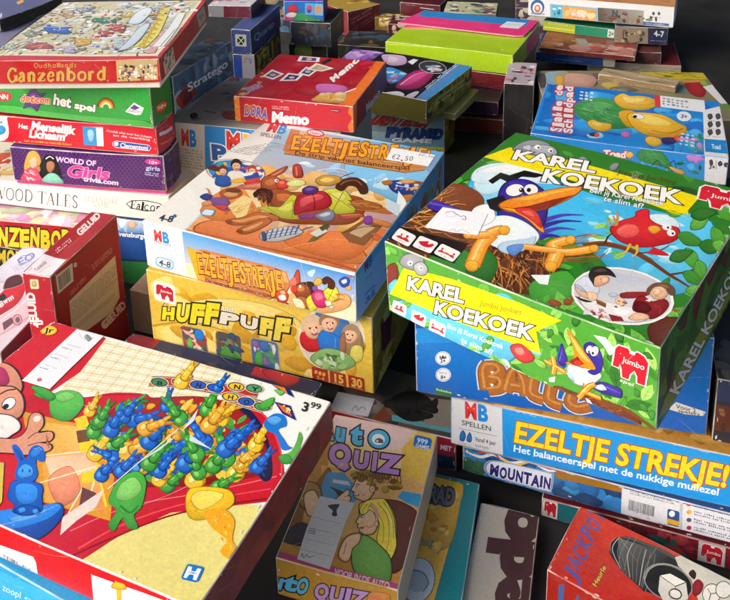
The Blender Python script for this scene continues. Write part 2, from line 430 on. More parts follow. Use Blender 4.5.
# box: base centre x y z (m), yaw, tilts (deg), width depth height (mm)
BOX = {
 'huff': (-0.0724, 0.9899, 0.07, -21.45, -0.03, 0.06, 300.3, 240.0, 104.6),
 'ezel': (-0.0571, 1.0158, 0.1748, -25.41, 0.34, 0.43, 288.3, 312.0, 67.6),
 'bunny': (-0.2195, 0.6248, 0.17, -25.84, 0.41, -1.91, 339.9, 216.6, 40.6),
 'geluid': (-0.36, 0.9744, 0.0, -17.56, -0.76, 0.03, 40.4, 151.1, 191.4),
 'beige': (-0.1358, 1.0471, 0.0, -21.45, 0.0, 0.0, 330.0, 130.0, 69.8),
 'ravens': (-0.3203, 1.2524, 0.0, -17.9, -0.21, 0.31, 90.0, 190.0, 115.5),
 'falcon': (-0.4424, 1.2601, 0.1157, -14.59, 0.01, -0.02, 400.0, 140.0, 44.9),
 'girls': (-0.3873, 1.2016, 0.1608, -11.97, -0.03, 0.04, 252.9, 60.0, 64.9),
 'mensel': (-0.4476, 1.219, 0.2259, -14.53, -0.04, 0.07, 370.0, 60.0, 47.4),
 'spel': (-0.444, 1.2195, 0.2735, -17.64, -0.07, 0.11, 370.0, 60.0, 68.0),
 'ganz': (-0.3717, 1.2803, 0.3416, -4.73, -0.14, -0.25, 256.2, 297.3, 44.2),
 'ganzl': (-0.5549, 1.3006, 0.0663, -13.04, 0.0, -0.01, 380.0, 240.0, 48.5),
 'darkl': (-0.5428, 1.2789, 0.0161, -18.31, -0.0, 0.06, 360.0, 200.0, 50.0),
 'mbp': (-0.1102, 1.2938, 0.001, -16.68, -0.02, -0.04, 270.0, 199.1, 239.0),
 'memo': (-0.0477, 1.2863, 0.2402, -18.36, -0.26, -0.34, 194.1, 193.6, 45.6),
 'strat': (-0.2511, 1.3302, 0.2516, -23.75, -0.06, 0.08, 50.0, 181.2, 63.4),
 'polly': (0.1268, 1.6369, 0.0998, -32.78, -0.06, -0.2, 208.3, 212.0, 50.2),
 'olive': (0.1559, 1.6566, 0.0835, -29.64, -0.03, 0.0, 220.0, 134.1, 16.0),
 'advent': (0.0903, 1.6566, 0.0025, -26.87, -0.02, 0.03, 280.0, 62.4, 80.0),
 'lime': (0.2919, 1.9106, 0.1, -26.23, -0.05, -0.7, 299.8, 251.4, 46.1),
 'turtle': (0.4741, 1.3044, 0.1404, -20.16, -0.08, 0.45, 292.8, 221.4, 49.6),
 'jumborear': (0.5709, 1.5682, -0.0, -6.99, -0.01, 0.04, 346.5, 240.0, 120.0),
 'karel': (0.2276, 0.7528, 0.2531, -39.8, 3.16, -0.62, 269.0, 268.5, 86.6),
 'balloon': (0.2382, 0.8337, 0.1283, -15.53, -0.15, -0.78, 288.4, 240.1, 114.7),
 'long': (0.3599, 0.8036, 0.0642, -19.02, -0.0, -0.06, 450.0, 270.0, 63.9),
 'mount': (0.3607, 0.8, 0.0273, -21.16, 0.0, -0.04, 420.0, 270.0, 36.6),
 'logo': (0.4308, 0.7664, 0.0013, -21.66, 0.0, -0.02, 400.0, 270.0, 25.9),
 'teal': (0.0312, 0.6218, 0.0, -16.67, -0.0, -0.04, 130.0, 270.0, 30.0),
 'auto': (0.0056, 0.6817, 0.0302, -17.65, -0.01, -0.01, 116.4, 184.8, 46.5),
 'redu': (0.0159, 0.8593, 0.0, -20.62, -0.0, -0.0, 240.0, 86.0, 45.0),
 'jedo': (0.1124, 0.5658, -0.01, -18.49, 0.0, 0.04, 60.9, 300.0, 30.0),
 'dice': (0.2684, 0.5967, -0.0, -36.57, -0.03, -0.01, 170.0, 84.6, 50.0),
 'underb': (-0.2324, 0.5719, 0.1198, -28.12, -0.0, 0.0, 140.0, 120.0, 50.0),
 'undc': (-0.2354, 0.566, -0.0, -28.12, 0.0, 0.0, 140.0, 140.0, 119.6),
 'navytray': (-0.1654, 0.8805, 0.001, -23.13, -0.0, -0.01, 268.9, 24.0, 74.0),
 'acE': (0.7465, 2.0574, -0.0, -15.76, 0.0, -0.01, 220.0, 180.0, 26.6),
 'acD': (0.6037, 2.0529, 0.0268, -19.89, 0.0, -0.01, 190.8, 160.0, 24.9),
 'acF': (0.7668, 2.0362, 0.0268, -18.17, 0.0, -0.01, 80.0, 140.0, 29.4),
 'acC': (0.6304, 2.0359, 0.0519, -22.91, 0.0, -0.0, 228.5, 160.0, 12.8),
 'acB': (0.7627, 2.062, 0.065, -14.56, 0.0, 0.0, 125.0, 120.0, 44.3),
 'acG': (0.6365, 2.1247, 0.065, -30.29, 0.0, -0.01, 188.6, 80.0, 27.7),
 'acA': (0.7035, 2.166, 0.1103, -23.46, -0.0, 0.0, 355.2, 250.0, 56.4),
 'quarto': (-0.196, 1.8912, 0.15, -15.86, -0.02, -0.01, 45.9, 200.0, 56.8),
 'qbase': (-0.1971, 1.8862, -0.0005, -14.25, -0.01, -0.02, 51.4, 190.0, 150.0),
 'wmar': (-0.2448, 1.9469, 0.207, -11.47, -0.0, 0.0, 103.2, 120.0, 29.1),
 'toys': (-0.0821, 1.9664, 0.18, -6.77, -0.01, 0.05, 94.7, 80.0, 49.4),
 'toyb': (-0.0565, 1.9753, 0.1195, -15.81, -0.02, -0.06, 100.0, 120.0, 60.0),
 'toyc': (-0.0685, 1.9938, -0.001, -12.27, -0.0, -0.04, 95.0, 120.0, 120.0),
 'redk': (0.0285, 2.4275, -0.0, 35.51, -0.01, -0.02, 119.2, 140.0, 72.9),
 'maro': (0.2628, 2.4698, 0.01, -23.31, 0.0, 0.05, 124.1, 140.0, 60.0),
 'magz': (0.3671, 2.2833, -0.0, -13.44, 0.01, 0.09, 143.4, 106.0, 90.0),
 'blackt': (-0.7104, 1.6444, 0.31, -24.49, -0.03, 0.02, 240.0, 169.7, 22.7),
 'lettr': (-0.7297, 1.5673, 0.259, -1.91, 0.04, 0.0, 260.0, 300.0, 50.0),
 'purp': (0.0443, 1.7754, 0.0, -24.15, -0.0, -0.01, 80.0, 90.0, 140.0),
 'u1': (0.2798, 1.8312, 0.0648, -27.16, -0.0, 0.02, 240.0, 100.0, 35.0),
 'u2': (0.2404, 1.79, 0.0346, -17.33, -0.0, 0.01, 240.0, 180.0, 30.0),
 'u3': (0.2353, 1.7735, 0.0, -15.63, -0.0, 0.01, 260.0, 180.0, 32.0),
 'greyp': (0.3752, 1.6712, 0.0, -15.93, 0.01, 0.04, 60.1, 127.4, 130.0),
 'rock': (0.4435, 0.7436, 0.1283, -17.19, -0.08, -0.46, 140.0, 180.0, 73.2),
 'carbox': (-0.4604, 1.0087, 0.0, -16.61, -0.05, -0.05, 120.0, 214.5, 95.0),
 'slab': (0.6034, 1.6158, 0.1205, -32.8, -0.01, -0.0, 152.0, 41.8, 13.6),
 'undt': (0.4743, 1.3044, 0.0, -20.16, 0.0, 0.0, 234.2, 177.1, 139.9),
 'undl': (-0.7297, 1.5673, 0.0, -1.91, 0.0, 0.0, 208.0, 240.0, 258.5),
 'dk1': (0.0688, 2.1619, 0.0, -17.19, 0.0, 0.0, 130.0, 120.0, 50.0),
 'dk2': (0.1838, 2.2817, 0.0, -14.32, 0.0, 0.0, 90.0, 80.0, 60.0),
 'dk7': (0.1433, 2.3945, 0.0, -11.46, 0.0, 0.0, 80.0, 40.0, 40.0),
 'dk9': (0.2744, 2.1319, 0.0, -17.19, 0.0, 0.0, 80.0, 60.0, 50.0),
 'dk4': (-0.1718, 2.4701, 0.0, -17.19, 0.0, 0.0, 130.0, 140.0, 100.0),
 'dk5': (0.5455, 2.3172, 0.0, -11.46, 0.0, 0.0, 90.0, 120.0, 90.0),
}
CAM = (850.2, 0.28345, -0.03498, 340, 0)

# printed artwork in 0.1 mm face coordinates
ART = {
 'karel': {
  'T': '''P 2f7d2a -1694 2004 2457 4433 3574 -243 1240 -1858
D 3f9a30,2a6d26,55ad3a,1f5a22,77c04a 90 48 156 1 -1487 1954 2721 2907 3122 1298 2993 262 2841 -253 1707 -455 54 -126
S 3cb4e6 129 1435 585 1915 1361 1819 2103 1877 2483 1953 2700 1386 2528 651 2115 639 1767 878 1249 954 543 951
S 7fd0f2 234 1370 663 1764 995 1470 770 1093 448 1008
S 58c4ee 2119 1831 2483 1953 2731 1131 2528 651 2278 835
D 8fd8f6,c9eefc,5cc6f0,b5e4fa 26 26 97 3 1270 1762 2119 1831 2523 1664 2504 720 1734 956
S c9ecfa 199 1374 290 1735 601 1885 549 1500 414 1229
S 8ac95a 1759 1332 1914 1538 2144 1472 2057 1164
S d8f0fa 1949 1724 2113 1849 2264 1706 2135 1498
D 6dbb45,8ed05a,a6d86a 14 20 65 5 1563 1479 1931 1494 2038 957 1700 1034
S 5c2f1a -172 269 -122 772 197 791 712 558 1402 643 1694 363 1659 120 1407 15 929 0 418 -112 20 8
S 7a3d1f -192 977 89 1280 466 1139 555 619 139 580
N 8a4a22,b0702f,3d1d10,6b3518,c98a45,4a2412 90 327 22 11 2 28 -126 298 -74 801 712 558 1113 358 662 -32 64 36
N 8a4a22,b0702f,3d1d10,6b3518,c98a45,4a2412,2f150b 120 369 18 12 -50 35 801 406 1384 680 1688 270 1340 42 969 26
N d9a65a,b0702f,efc27a 26 344 18 13 57 25 -176 557 -57 1190 349 1066 199 393
N 8a4a22,b0702f,5a2c14 30 384 19 14 42 18 1350 861 1647 1155 1783 840 1497 558
S 2f7d2a 511 17 697 288 937 224 997 -20 727 -132
S 3f9a30 1478 177 1667 528 1901 237 1685 -32
S 2a6d26 909 34 865 396 1080 317 1167 17
L 6b3a1e 82 57 1635 942 1788 1071 2032 1099 2257 1023
L 6b3a1e 52 17 2257 1023 2430 934 2561 887 2640 852
L 6b3a1e 29 12 2430 934 2562 1092 2612 1254
L 8a5028 25 13 1621 974 1775 1103 2020 1130 2240 1069
L 4a2412 19 9 2087 1085 2231 1227 2283 1359
L 4a2412 20 10 1788 1071 1772 1235 1874 1373
S d8eef8 141 1416 74 1643 179 1874 466 2020 747 1974 940 1831 751 1715 432 1596 307 1415
S f4fafc 109 1583 227 1847 488 1978 698 1944 405 1765
P 161616 308 1493 331 1719 442 1720 531 1895 772 1923 701 1813 570 1759 522 1573 397 1600 379 1459
S 3d2a9a -36 825 79 873 312 864 570 852 573 742 311 712 72 701
L 6a55c8 29 15 11 794 294 841 535 807
L 4b3ab4 84 14 1124 1091 1250 1304 1425 1415
L 33269a 83 14 1166 1008 1290 1207 1462 1305
L 4b3ab4 81 13 1206 905 1311 1073 1464 1144
L 33269a 80 13 1229 836 1313 942 1443 952
C 1c1450 22 655 1079 498 1431 519 1649 683 1724 903 1607 1070 1340 1174 1013 1078 791 884 774
S 33249a 655 1079 498 1431 519 1649 683 1724 903 1607 1070 1340 1174 1013 1078 791 884 774
S 4a3ab8 522 1573 684 1661 885 1546 753 1589 601 1520
S e8f2f8 618 770 762 996 993 1008 1218 881 1233 653 1107 492 894 497 712 558
S b6d4ea 983 595 1128 750 1205 841 1233 653 1123 462 991 477
S 5f8ad0 1050 556 1168 672 1185 482 1123 462
S f8fbfc 450 950 552 1097 728 896 665 689 551 728
P 15131c 480 1148 578 1331 732 1186 689 1019 592 1028
E 20184e 636 1479 66 89 73 -106
E f6f4f2 636 1479 61 82 64 -93
E 20184e 772 1576 79 18 45 -112
E f6f4f2 772 1576 71 16 39 -98
E 15131c 692 1514 21 13 22 -42
E 15131c 758 1554 19 12 19 -38
E ffffff 678 1524 7 4 7 -14
C 8a3e10 18 640 1129 674 1293 811 1476 987 1734 1187 1896 1202 1719 1107 1421 958 1189 788 1082
S ef8a1c 640 1129 674 1293 811 1476 987 1734 1187 1896 1202 1719 1107 1421 958 1189 788 1082
S f7b23c 683 1275 820 1457 1000 1705 1177 1864 1028 1648 858 1384
P 8e2d12 760 1133 904 1294 1054 1531 1197 1717 1107 1421 981 1203 1166 1008 1015 1078
C 8a3e10 17 678 1105 824 1104 1002 1058 1182 953 1220 967 1064 1142 958 1189 796 1156
S f09a28 678 1105 824 1104 1002 1058 1182 953 1220 967 1064 1142 958 1189 796 1156
S d8332a 810 1153 927 1250 1073 1170 1183 997 1020 1069
S f0604a 869 1155 949 1206 1055 1136 994 1120
L b5641a 152 152 829 643 831 456 900 200 925 120
L e8942a 136 136 829 643 831 456 900 200 925 120
L f2b244 82 82 818 652 820 464 890 208 915 128
L f9d488 27 21 807 661 809 473 879 216 904 135
L b5641a 124 124 816 634 734 571 630 515
L e8942a 107 107 816 634 734 571 630 515
L f2b244 64 64 805 643 723 580 618 524
L f9d488 21 16 794 652 712 589 607 533
L b5641a 149 149 807 650 845 739 889 788
L e8942a 131 131 807 650 845 739 889 788
L f2b244 79 79 796 659 834 748 878 797
L f9d488 26 20 785 668 823 757 867 807
L b5641a 141 141 1474 738 1397 820 1480 955
L e8942a 125 125 1474 738 1397 820 1480 955
L f2b244 75 75 1464 747 1387 829 1470 964
L f9d488 25 19 1455 756 1378 838 1460 973
L b5641a 116 116 1474 738 1592 805 1734 956
L e8942a 100 100 1474 738 1592 805 1734 956
L f2b244 60 60 1464 747 1582 813 1725 965
L f9d488 20 15 1455 756 1573 822 1715 974
L b5641a 147 147 1474 738 1506 593 1521 508
L e8942a 131 131 1474 738 1506 593 1521 508
L f2b244 79 79 1464 747 1497 602 1512 516
L f9d488 26 20 1455 756 1488 610 1503 524
L b5641a 95 95 1458 748 1316 686 1184 642
L e8942a 79 79 1458 748 1316 686 1184 642
L f2b244 47 47 1449 757 1306 695 1174 651
L f9d488 16 12 1439 766 1296 704 1164 659
S f2a832 1473 477 1468 553 1521 587 1569 539 1576 459 1529 428
S f2a832 850 742 839 819 892 852 945 802 957 722 910 692
S f2a832 863 99 852 180 911 218 970 168 983 84 930 50
S f2a832 1455 939 1450 1008 1496 1037 1538 992 1544 919 1503 893
S f2a832 1697 932 1694 993 1734 1019 1770 979 1774 915 1738 892
S f2a832 599 496 589 557 633 585 677 546 689 482 650 457
P eef4f6 1427 297 1568 390 1613 256 1545 229
C 7a0f18 13 1738 1318 1770 1501 1854 1641 1836 1742 1909 1833 1986 1681 2112 1631 2231 1685 2298 1602 2298 1459 2220 1328 2091 1206 1898 1182
S d3202c 1738 1318 1770 1501 1854 1641 1836 1742 1909 1833 1986 1681 2112 1631 2231 1685 2298 1602 2298 1459 2220 1328 2091 1206 1898 1182
S ee5a52 1788 1351 1830 1484 1924 1512 1990 1406 1940 1270 1838 1267
L f48a80 13 7 1812 1344 1852 1455 1929 1472
S f2a832 2021 1530 2071 1605 2137 1562 2100 1455
E f6f4f2 2167 1634 41 10 13 -54
E f6f4f2 2233 1561 36 9 13 -53
E 15131c 2179 1631 9 6 7 -19
E 15131c 2248 1560 9 6 6 -19
L c98a45 27 14 1764 1410 1716 1488 1671 1548
L c98a45 27 14 1764 1410 1711 1397 1665 1456
L c98a45 28 14 1764 1410 1709 1572 1663 1633
S c51a26 2045 1196 2171 1257 2166 1137 2335 1207 2197 1254
L f2a832 25 13 1984 1197 1995 1065 1968 1008
L f2a832 25 13 2039 1212 2081 1101 2073 1018
S 3c8a2e 2287 1564 2394 1442 2490 1478 2545 1539 2459 1626 2349 1672
L 2a5f22 3 3 2287 1564 2417 1551 2520 1542
S 66b446 2360 1715 2441 1788 2446 1968 2429 2106 2367 2031 2322 1892
L 2a5f22 3 3 2360 1715 2394 1908 2422 2066
S 4f9f36 2416 1395 2466 1213 2562 1132 2630 1109 2587 1247 2509 1387
L 2a5f22 3 3 2416 1395 2525 1249 2609 1137
S 2f7526 2502 1500 2605 1415 2675 1497 2709 1590 2627 1647 2534 1647
L 2a5f22 3 3 2502 1500 2606 1545 2688 1581
S 2f7526 2357 1145 2449 1152 2484 1280 2490 1388 2418 1371 2350 1296
L 2a5f22 3 3 2357 1145 2423 1266 2477 1364
S 3c8a2e 2512 1033 2593 915 2679 921 2732 956 2666 1042 2577 1101
L 2a5f22 3 3 2512 1033 2624 994 2711 963
S 4f9f36 2559 1276 2581 1118 2656 1033 2713 1001 2691 1122 2639 1250
L 2a5f22 3 3 2559 1276 2637 1136 2698 1027
S 4f9f36 2510 1863 2559 1675 2653 1586 2719 1558 2677 1701 2602 1848
L 2a5f22 3 3 2510 1863 2617 1707 2699 1587
S 4f9f36 2456 2211 2547 2056 2644 2054 2703 2092 2629 2206 2529 2290
L 2a5f22 3 3 2456 2211 2581 2151 2679 2104
S 2f7526 2288 1938 2394 1909 2450 2034 2471 2149 2386 2160 2299 2106
L 2a5f22 3 3 2288 1938 2379 2043 2452 2128
S 66b446 2119 1831 2197 1862 2212 1999 2205 2110 2145 2073 2096 1981
L 2a5f22 3 3 2119 1831 2162 1970 2196 2082
S 4f9f36 2698 1020 2730 893 2797 837 2846 822 2817 919 2764 1017
L 2a5f22 3 3 2698 1020 2773 920 2831 841
S 3c8a2e 2455 603 2495 689 2473 812 2444 895 2416 816 2407 702
L 2a5f22 3 3 2455 603 2449 747 2445 865
S 66b446 2614 792 2694 761 2751 832 2779 901 2714 918 2641 896
L 2a5f22 3 3 2614 792 2697 847 2762 890
S 66b446 2588 1605 2663 1504 2730 1535 2769 1587 2709 1659 2632 1696
L 2a5f22 3 3 2588 1605 2679 1596 2751 1588
D 3f9a30,58ad3c,2a6d26,6fc04a,8a4a22 34 42 115 8 1562 13 1922 84 2409 16 2765 -33 2780 417 2528 651 2725 82 2590 -9 1938 261
S 5a2416 2524 169 2619 387 2746 394 2759 105 2699 -78
D 58ad3c,76c850 10 29 68 9 2397 -66 2765 -33 2758 -243 2466 -236
P f4e012 0 1922 137 2284 376 2323 1133 2345 2024 2341 2256 2329 2234 1948 2077 1894 2269 1904 1587 1959 757 1953
P f4e012 0 1922 757 1953 1587 1959 2270 1948 2128 2285 393 2289
D 2f7d2a,4fa038,8a8a90 10 41 91 21 13 2422 288 2494 1072 2486 1904 2452 1940 2350 1143 2324 393 2289
C 55585f 18 193 2257 197 2470 304 2596 482 2580 575 2429 503 2269 353 2236
S 8d9199 193 2257 197 2470 304 2596 482 2580 575 2429 503 2269 353 2236
C 55585f 17 335 2402 441 2526 578 2518 669 2398 600 2271 456 2270
S a9adb5 335 2402 441 2526 578 2518 669 2398 600 2271 456 2270
E f4f2ee 407 2446 31 19 26 -51
E f4f2ee 570 2440 25 15 22 -45
E 222222 423 2440 10 6 11 -23
E 222222 581 2432 10 6 11 -23
S c9ccd2 257 2355 311 2448 370 2334
T 78:111111,38:faf8f4 281 2049 907 172 -57 213 KAREL
T 78:111111,38:faf8f4 770 1785 1359 315 -68 244 KOEKOEK
T 0:6a4a12 1398 2330 578 102 -23 98 Jumbo Jonkies
T 34:2a4a7a,14:f8fbfc 1301 1831 712 145 -23 90 Ben jij Karel Koekoek
T 34:2a4a7a,14:f8fbfc 1485 1754 385 68 -21 88 te slim af?
c f4f2ee 43 2238 2385 2212 2520 2236 2579 2355 2593 2385 2566 2452 2570 2473 2600 2567 2585 2634 2521 2678 2225 2587 2218 2567 2292 2513 2350 2478 2285 2483 2210 2405 2204 2368 2300 2329 2352 2326 2297 2255 2292
P f4f2ee 2238 2385 2212 2520 2236 2579 2355 2593 2385 2566 2452 2570 2473 2600 2567 2585 2634 2521 2678 2225 2587 2218 2567 2292 2513 2350 2478 2285 2483 2210 2405 2204 2368 2300 2329 2352 2326 2297 2255 2292
P d8142e 2238 2385 2212 2520 2236 2579 2355 2593 2385 2566 2452 2570 2473 2600 2567 2585 2634 2521 2678 2225 2587 2218 2567 2292 2513 2350 2478 2285 2483 2210 2405 2204 2368 2300 2329 2352 2326 2297 2255 2292
P f4f2ee 2385 2566 2452 2570 2457 2542 2390 2539
E f4f2ee 2292 2485 5 3 3 -11
T 10:f4f2ee 2347 2393 271 18 -12 71 Jumbo
E f2f0ec 2197 457 401 114 103 -372
E c9cbd6 2197 457 379 108 97 -348
G d8d8de e4e2e2 c2c6d2 b8c0d0 2031 56 2567 345 2355 794 1857 673
S e8e6e6 1903 251 2025 284 2194 325 2414 355 2494 274 2388 160 2151 113 1992 144
S d4dae8 1805 370 1820 514 1887 538 2001 450 2022 354 1914 319
S a8b4cc 1812 362 1840 393 1931 342 1920 306
S e2ae88 1820 343 1898 325 2007 325 2049 276 1971 253 1895 270
S f0c8a4 1942 344 2003 365 2046 322 2035 262 1984 261
S e0aa84 1898 545 1937 616 2008 629 2039 566 2012 489 1968 440 1930 478
S f0c4a0 1958 584 2007 616 2025 565 1998 522
S 2a2220 1855 555 1839 675 1893 738 1983 734 2067 656 2010 649 1944 616 1916 552 1951 449 1926 475
S 4a3c38 1863 625 1905 710 1977 704 1942 671
l 6a4030 5 5 1957 558 1972 573
l a05a50 7 7 1954 465 1977 475
P 7a4a24 2036 296 2132 289 2151 231 2071 239
P a06a38 2036 296 2132 289 2136 273 2046 279
S 241c20 1872 235 1950 239 2029 244 1965 206
S b8c4d8 2097 415 2140 456 2177 432 2143 385
S 8e1a22 2180 474 2273 555 2381 615 2385 569 2315 480 2215 419
S 86141e 2313 451 2344 542 2434 507 2506 590 2570 532 2564 388 2510 281 2431 310 2346 315
S 5a0c14 2331 439 2400 461 2468 414 2447 333 2359 331
L a83038 15 5 2474 464 2528 454 2544 375
S e4b490 2371 651 2426 741 2509 680 2508 591 2448 544 2386 589
S f2cca8 2388 648 2422 699 2458 653 2432 600
S 6a4a38 2343 642 2370 753 2468 808 2542 749 2557 673 2525 661 2463 729 2389 702 2383 604 2371 579
S 8a644c 2376 737 2464 781 2515 746 2429 733
l 6a4030 5 5 2406 640 2421 655
l 6a4030 5 5 2447 668 2467 671
l b0504a 8 8 2431 585 2463 602
P f0eeea 2387 488 2421 541 2425 489
S eec4a0 2171 380 2207 423 2264 383 2261 319 2218 313
S eab896 2352 213 2383 301 2466 323 2493 285 2434 217 2376 191
D b03038,8a3038,e8e4e0,d8a898,c8808a 16 8 24 3 1992 144 2121 184 2314 155 2241 84 2044 87
P 8a2a30 2200 168 2300 190 2341 150 2261 97
P f4f4f4 2206 263 2329 311 2333 234 2245 198
D e8e0dc,b8a8a8,6a6068 8 8 22 4 2168 355 2290 412 2315 313 2216 270
P 1d1414 16 46 -4 278 713 394 759 68
P f4f1ec 234 48 252 53 257 68 235 211 225 228 205 237 30 257 12 253 6 237 32 91 43 74 64 66
E d01f33 90 175 9 6 11 -15
S d01f33 61 122 93 156 145 113
E d01f33 156 179 12 7 13 -19
S d01f33 122 119 160 158 221 108
X 666 1 0 101 80 191 71 98 99
P f4f1ec 470 73 487 79 493 95 474 236 464 252 445 259 278 265 260 259 255 243 277 99 287 84 306 77
S d01f33 297 179 324 150 380 134 432 148 454 193 433 218 395 186 378 228 337 206
X 666 1 1 343 94 429 92 340 113
P f4f1ec 716 78 735 82 742 96 734 224 725 239 705 247 528 264 509 260 502 246 513 115 523 100 543 92
E d01f33 553 197 9 6 10 -15
E d01f33 691 184 9 6 9 -15
S d01f33 534 144 554 179 590 164 624 170 659 158 692 167 718 128 649 144 603 148
X 666 1 2 583 106 675 98 582 123''',
  'sT1': '''P eef0f4 177 795 351 841 624 930 652 825 725 558 493 467 212 398
L 555 8 8 252 724 300 776 356 760 406 751
L 555 8 8 416 737 447 777 491 723 450 717
L 777 5 5 447 477 479 525 519 496 550 554 643 544
L 999 4 4 292 679 351 695 373 751''',
  'F': '''P 4f9f36 -40 932 2759 948 2801 -14 -135 -297
D 6dbb45,3c8a2e,8ed05a,2f7526,a4d86c 110 31 103 31 24 819 2688 799 2689 -18 -15 -45
D 49b6e8,7fd0f2,a8e0f8 26 34 102 32 87 168 954 319 1661 321 1045 -208 135 -27
D 49b6e8,7fd0f2 8 31 82 33 967 711 1472 764 1848 620 1469 445
S 5ec0ec 100 174 510 304 953 296 1467 282 1260 -8 607 -47 135 -27
D 8ed05a,58ad3c,c6e8d0 22 32 76 34 494 -6 1464 61 1851 -37 1258 -122
S 7a2a1c 1 510 131 631 143 451 9 278
S 55c0ee 25 332 131 446 108 296 29 215
S 8ccc58 1424 503 1461 468 1507 507 1536 549 1504 571 1460 568
S 2f7526 1424 325 1456 404 1422 437 1384 444 1364 382 1365 322
L 2a6a22 5 5 1424 325 1404 384 1388 432
S 4f9f36 599 10 598 -81 653 -127 701 -142 696 -70 667 2
S 2f7526 443 374 505 469 505 558 489 609 444 531 411 432
L 2a6a22 6 6 443 374 466 492 485 586
S 2f7526 2214 144 2199 61 2222 -5 2245 -39 2254 29 2249 108
S 4f9f36 2435 239 2381 172 2358 84 2352 27 2395 87 2435 170
L 2a6a22 5 5 2435 239 2394 134 2361 49
S 2f7526 690 65 613 -2 554 -99 524 -166 589 -105 661 -16
S 4f9f36 539 598 617 594 690 662 733 720 669 716 588 681
L 2a6a22 6 6 539 598 637 659 714 708
S 4f9f36 471 314 545 307 633 355 689 397 627 397 541 375
S 3c8a2e 492 28 445 66 370 31 318 -10 361 -35 426 -35
L 2a6a22 6 6 492 28 405 9 336 -6
S 3c8a2e 1313 482 1276 521 1212 516 1167 502 1201 473 1256 455
S 3c8a2e 2542 281 2552 334 2527 354 2504 358 2499 317 2507 279
L 2a6a22 5 5 2542 281 2523 320 2508 350
S 2f7526 2110 251 2159 300 2189 370 2201 417 2163 375 2121 311
S 8ccc58 2554 619 2509 573 2483 504 2472 458 2508 501 2546 562
L 2a6a22 4 4 2554 619 2513 539 2480 474
S 8ccc58 1742 206 1789 237 1806 290 1808 327 1772 299 1738 255
S 2f7526 1172 625 1222 693 1202 735 1172 754 1137 699 1122 641
L 2a6a22 5 5 1172 625 1172 690 1172 741
S 66b446 2228 551 2179 538 2136 485 2113 443 2155 459 2203 494
S 2f7526 2262 566 2288 528 2332 547 2364 573 2340 599 2302 609
L 2a6a22 5 5 2262 566 2313 570 2354 572
S 4f9f36 2193 202 2157 128 2174 73 2197 47 2222 108 2231 176
S 8ccc58 1328 611 1253 551 1206 458 1185 394 1246 449 1310 531
L 2a6a22 5 5 1328 611 1257 503 1199 416
S 4f9f36 1174 266 1122 199 1137 153 1164 131 1200 186 1219 245
S 3c8a2e 2543 217 2555 171 2592 165 2620 171 2608 206 2582 233
L 2a6a22 5 5 2543 217 2582 194 2613 176
S 66b446 164 740 156 798 101 801 56 788 68 745 102 713
S 66b446 947 408 1001 482 981 529 950 550 912 491 895 427
L 2a6a22 5 5 947 408 949 479 950 536
S 2f7526 1991 737 2031 802 2020 857 2000 886 1971 833 1956 769
S 8ccc58 1736 184 1709 235 1650 235 1606 223 1633 185 1680 159
L 2a6a22 5 5 1736 184 1672 204 1619 219
S 4f9f36 1506 711 1489 651 1521 633 1552 634 1561 680 1553 721
S 8ccc58 584 141 504 127 418 60 364 5 434 23 523 68
L 2a6a22 6 6 584 141 475 74 386 19
S 8ccc58 1666 497 1714 496 1751 545 1770 585 1731 581 1686 555
S 66b446 301 247 221 229 153 154 116 93 184 114 263 165
L 2a6a22 6 6 301 247 209 171 135 108
S 8ccc58 1576 382 1557 446 1503 478 1461 488 1482 437 1521 386
S 2f7526 2559 737 2575 698 2612 697 2639 707 2624 736 2596 757
L 2a6a22 4 4 2559 737 2599 722 2631 710
S 66b446 1398 413 1370 459 1311 466 1268 460 1296 424 1343 396
S 2f7526 832 423 811 487 747 467 698 433 719 387 766 365
L 2a6a22 6 6 832 423 765 428 711 432
S 2f7526 2390 757 2398 827 2362 860 2330 870 2327 814 2343 760
S 4f9f36 1738 725 1746 671 1787 684 1820 708 1809 747 1783 768
L 2a6a22 5 5 1738 725 1779 717 1811 710
S 66b446 1138 421 1175 491 1176 560 1168 600 1141 542 1121 468
S 2f7526 373 526 370 453 423 431 468 431 464 487 437 536
L 2a6a22 6 6 373 526 420 478 458 440
S 3c8a2e 2643 206 2622 151 2638 116 2658 102 2672 146 2674 193
S 4f9f36 693 612 745 621 787 668 809 706 768 695 718 665
L 2a6a22 6 6 693 612 752 659 798 697
S 4f9f36 1181 208 1114 163 1081 88 1071 34 1125 76 1177 141
S 8ccc58 817 585 751 566 691 503 657 454 713 475 781 520
L 2a6a22 6 6 817 585 738 520 673 467
S 66b446 193 705 156 619 162 538 178 492 205 565 221 654
S 3c8a2e 1778 623 1739 579 1738 532 1747 504 1776 542 1797 590
L 2a6a22 5 5 1778 623 1763 563 1750 516
S 6b3418 1737 -164 1813 30 2035 61 2299 118 2554 71 2509 -59 2217 -140 1945 -161
N 8a4a22,4a2412,a8642c,5a2c14 70 136 13 35 7 45 1756 -154 1832 18 2317 106 2522 32 2216 -98
L 7a4420 46 28 2213 71 2428 104 2621 47 2687 23
L 6b3a1e 28 19 2428 104 2374 -94
P f2e20e 212 594 55 238 392 253 953 296 1467 325 1671 347 1634 532 1865 746 1472 764 753 721 274 642
P f2e20e 225 599 29 221 1680 309 1624 517 1865 751
C 5a5d64 12 180 650 235 762 356 831 469 808 439 684 297 628
S 9498a0 180 650 235 762 356 831 469 808 439 684 297 628
C 5a5d64 11 348 693 444 776 510 735 483 645 389 608
S aab0b6 348 693 444 776 510 735 483 645 389 608
E f4f2ee 308 706 31 12 -2 -30
E 222 313 702 12 5 -1 -12
E f4f2ee 429 703 26 10 -1 -25
E 222 436 701 11 4 -1 -10
T 85:111111,38:fbf9f5 240 379 656 126 28 157 KAREL
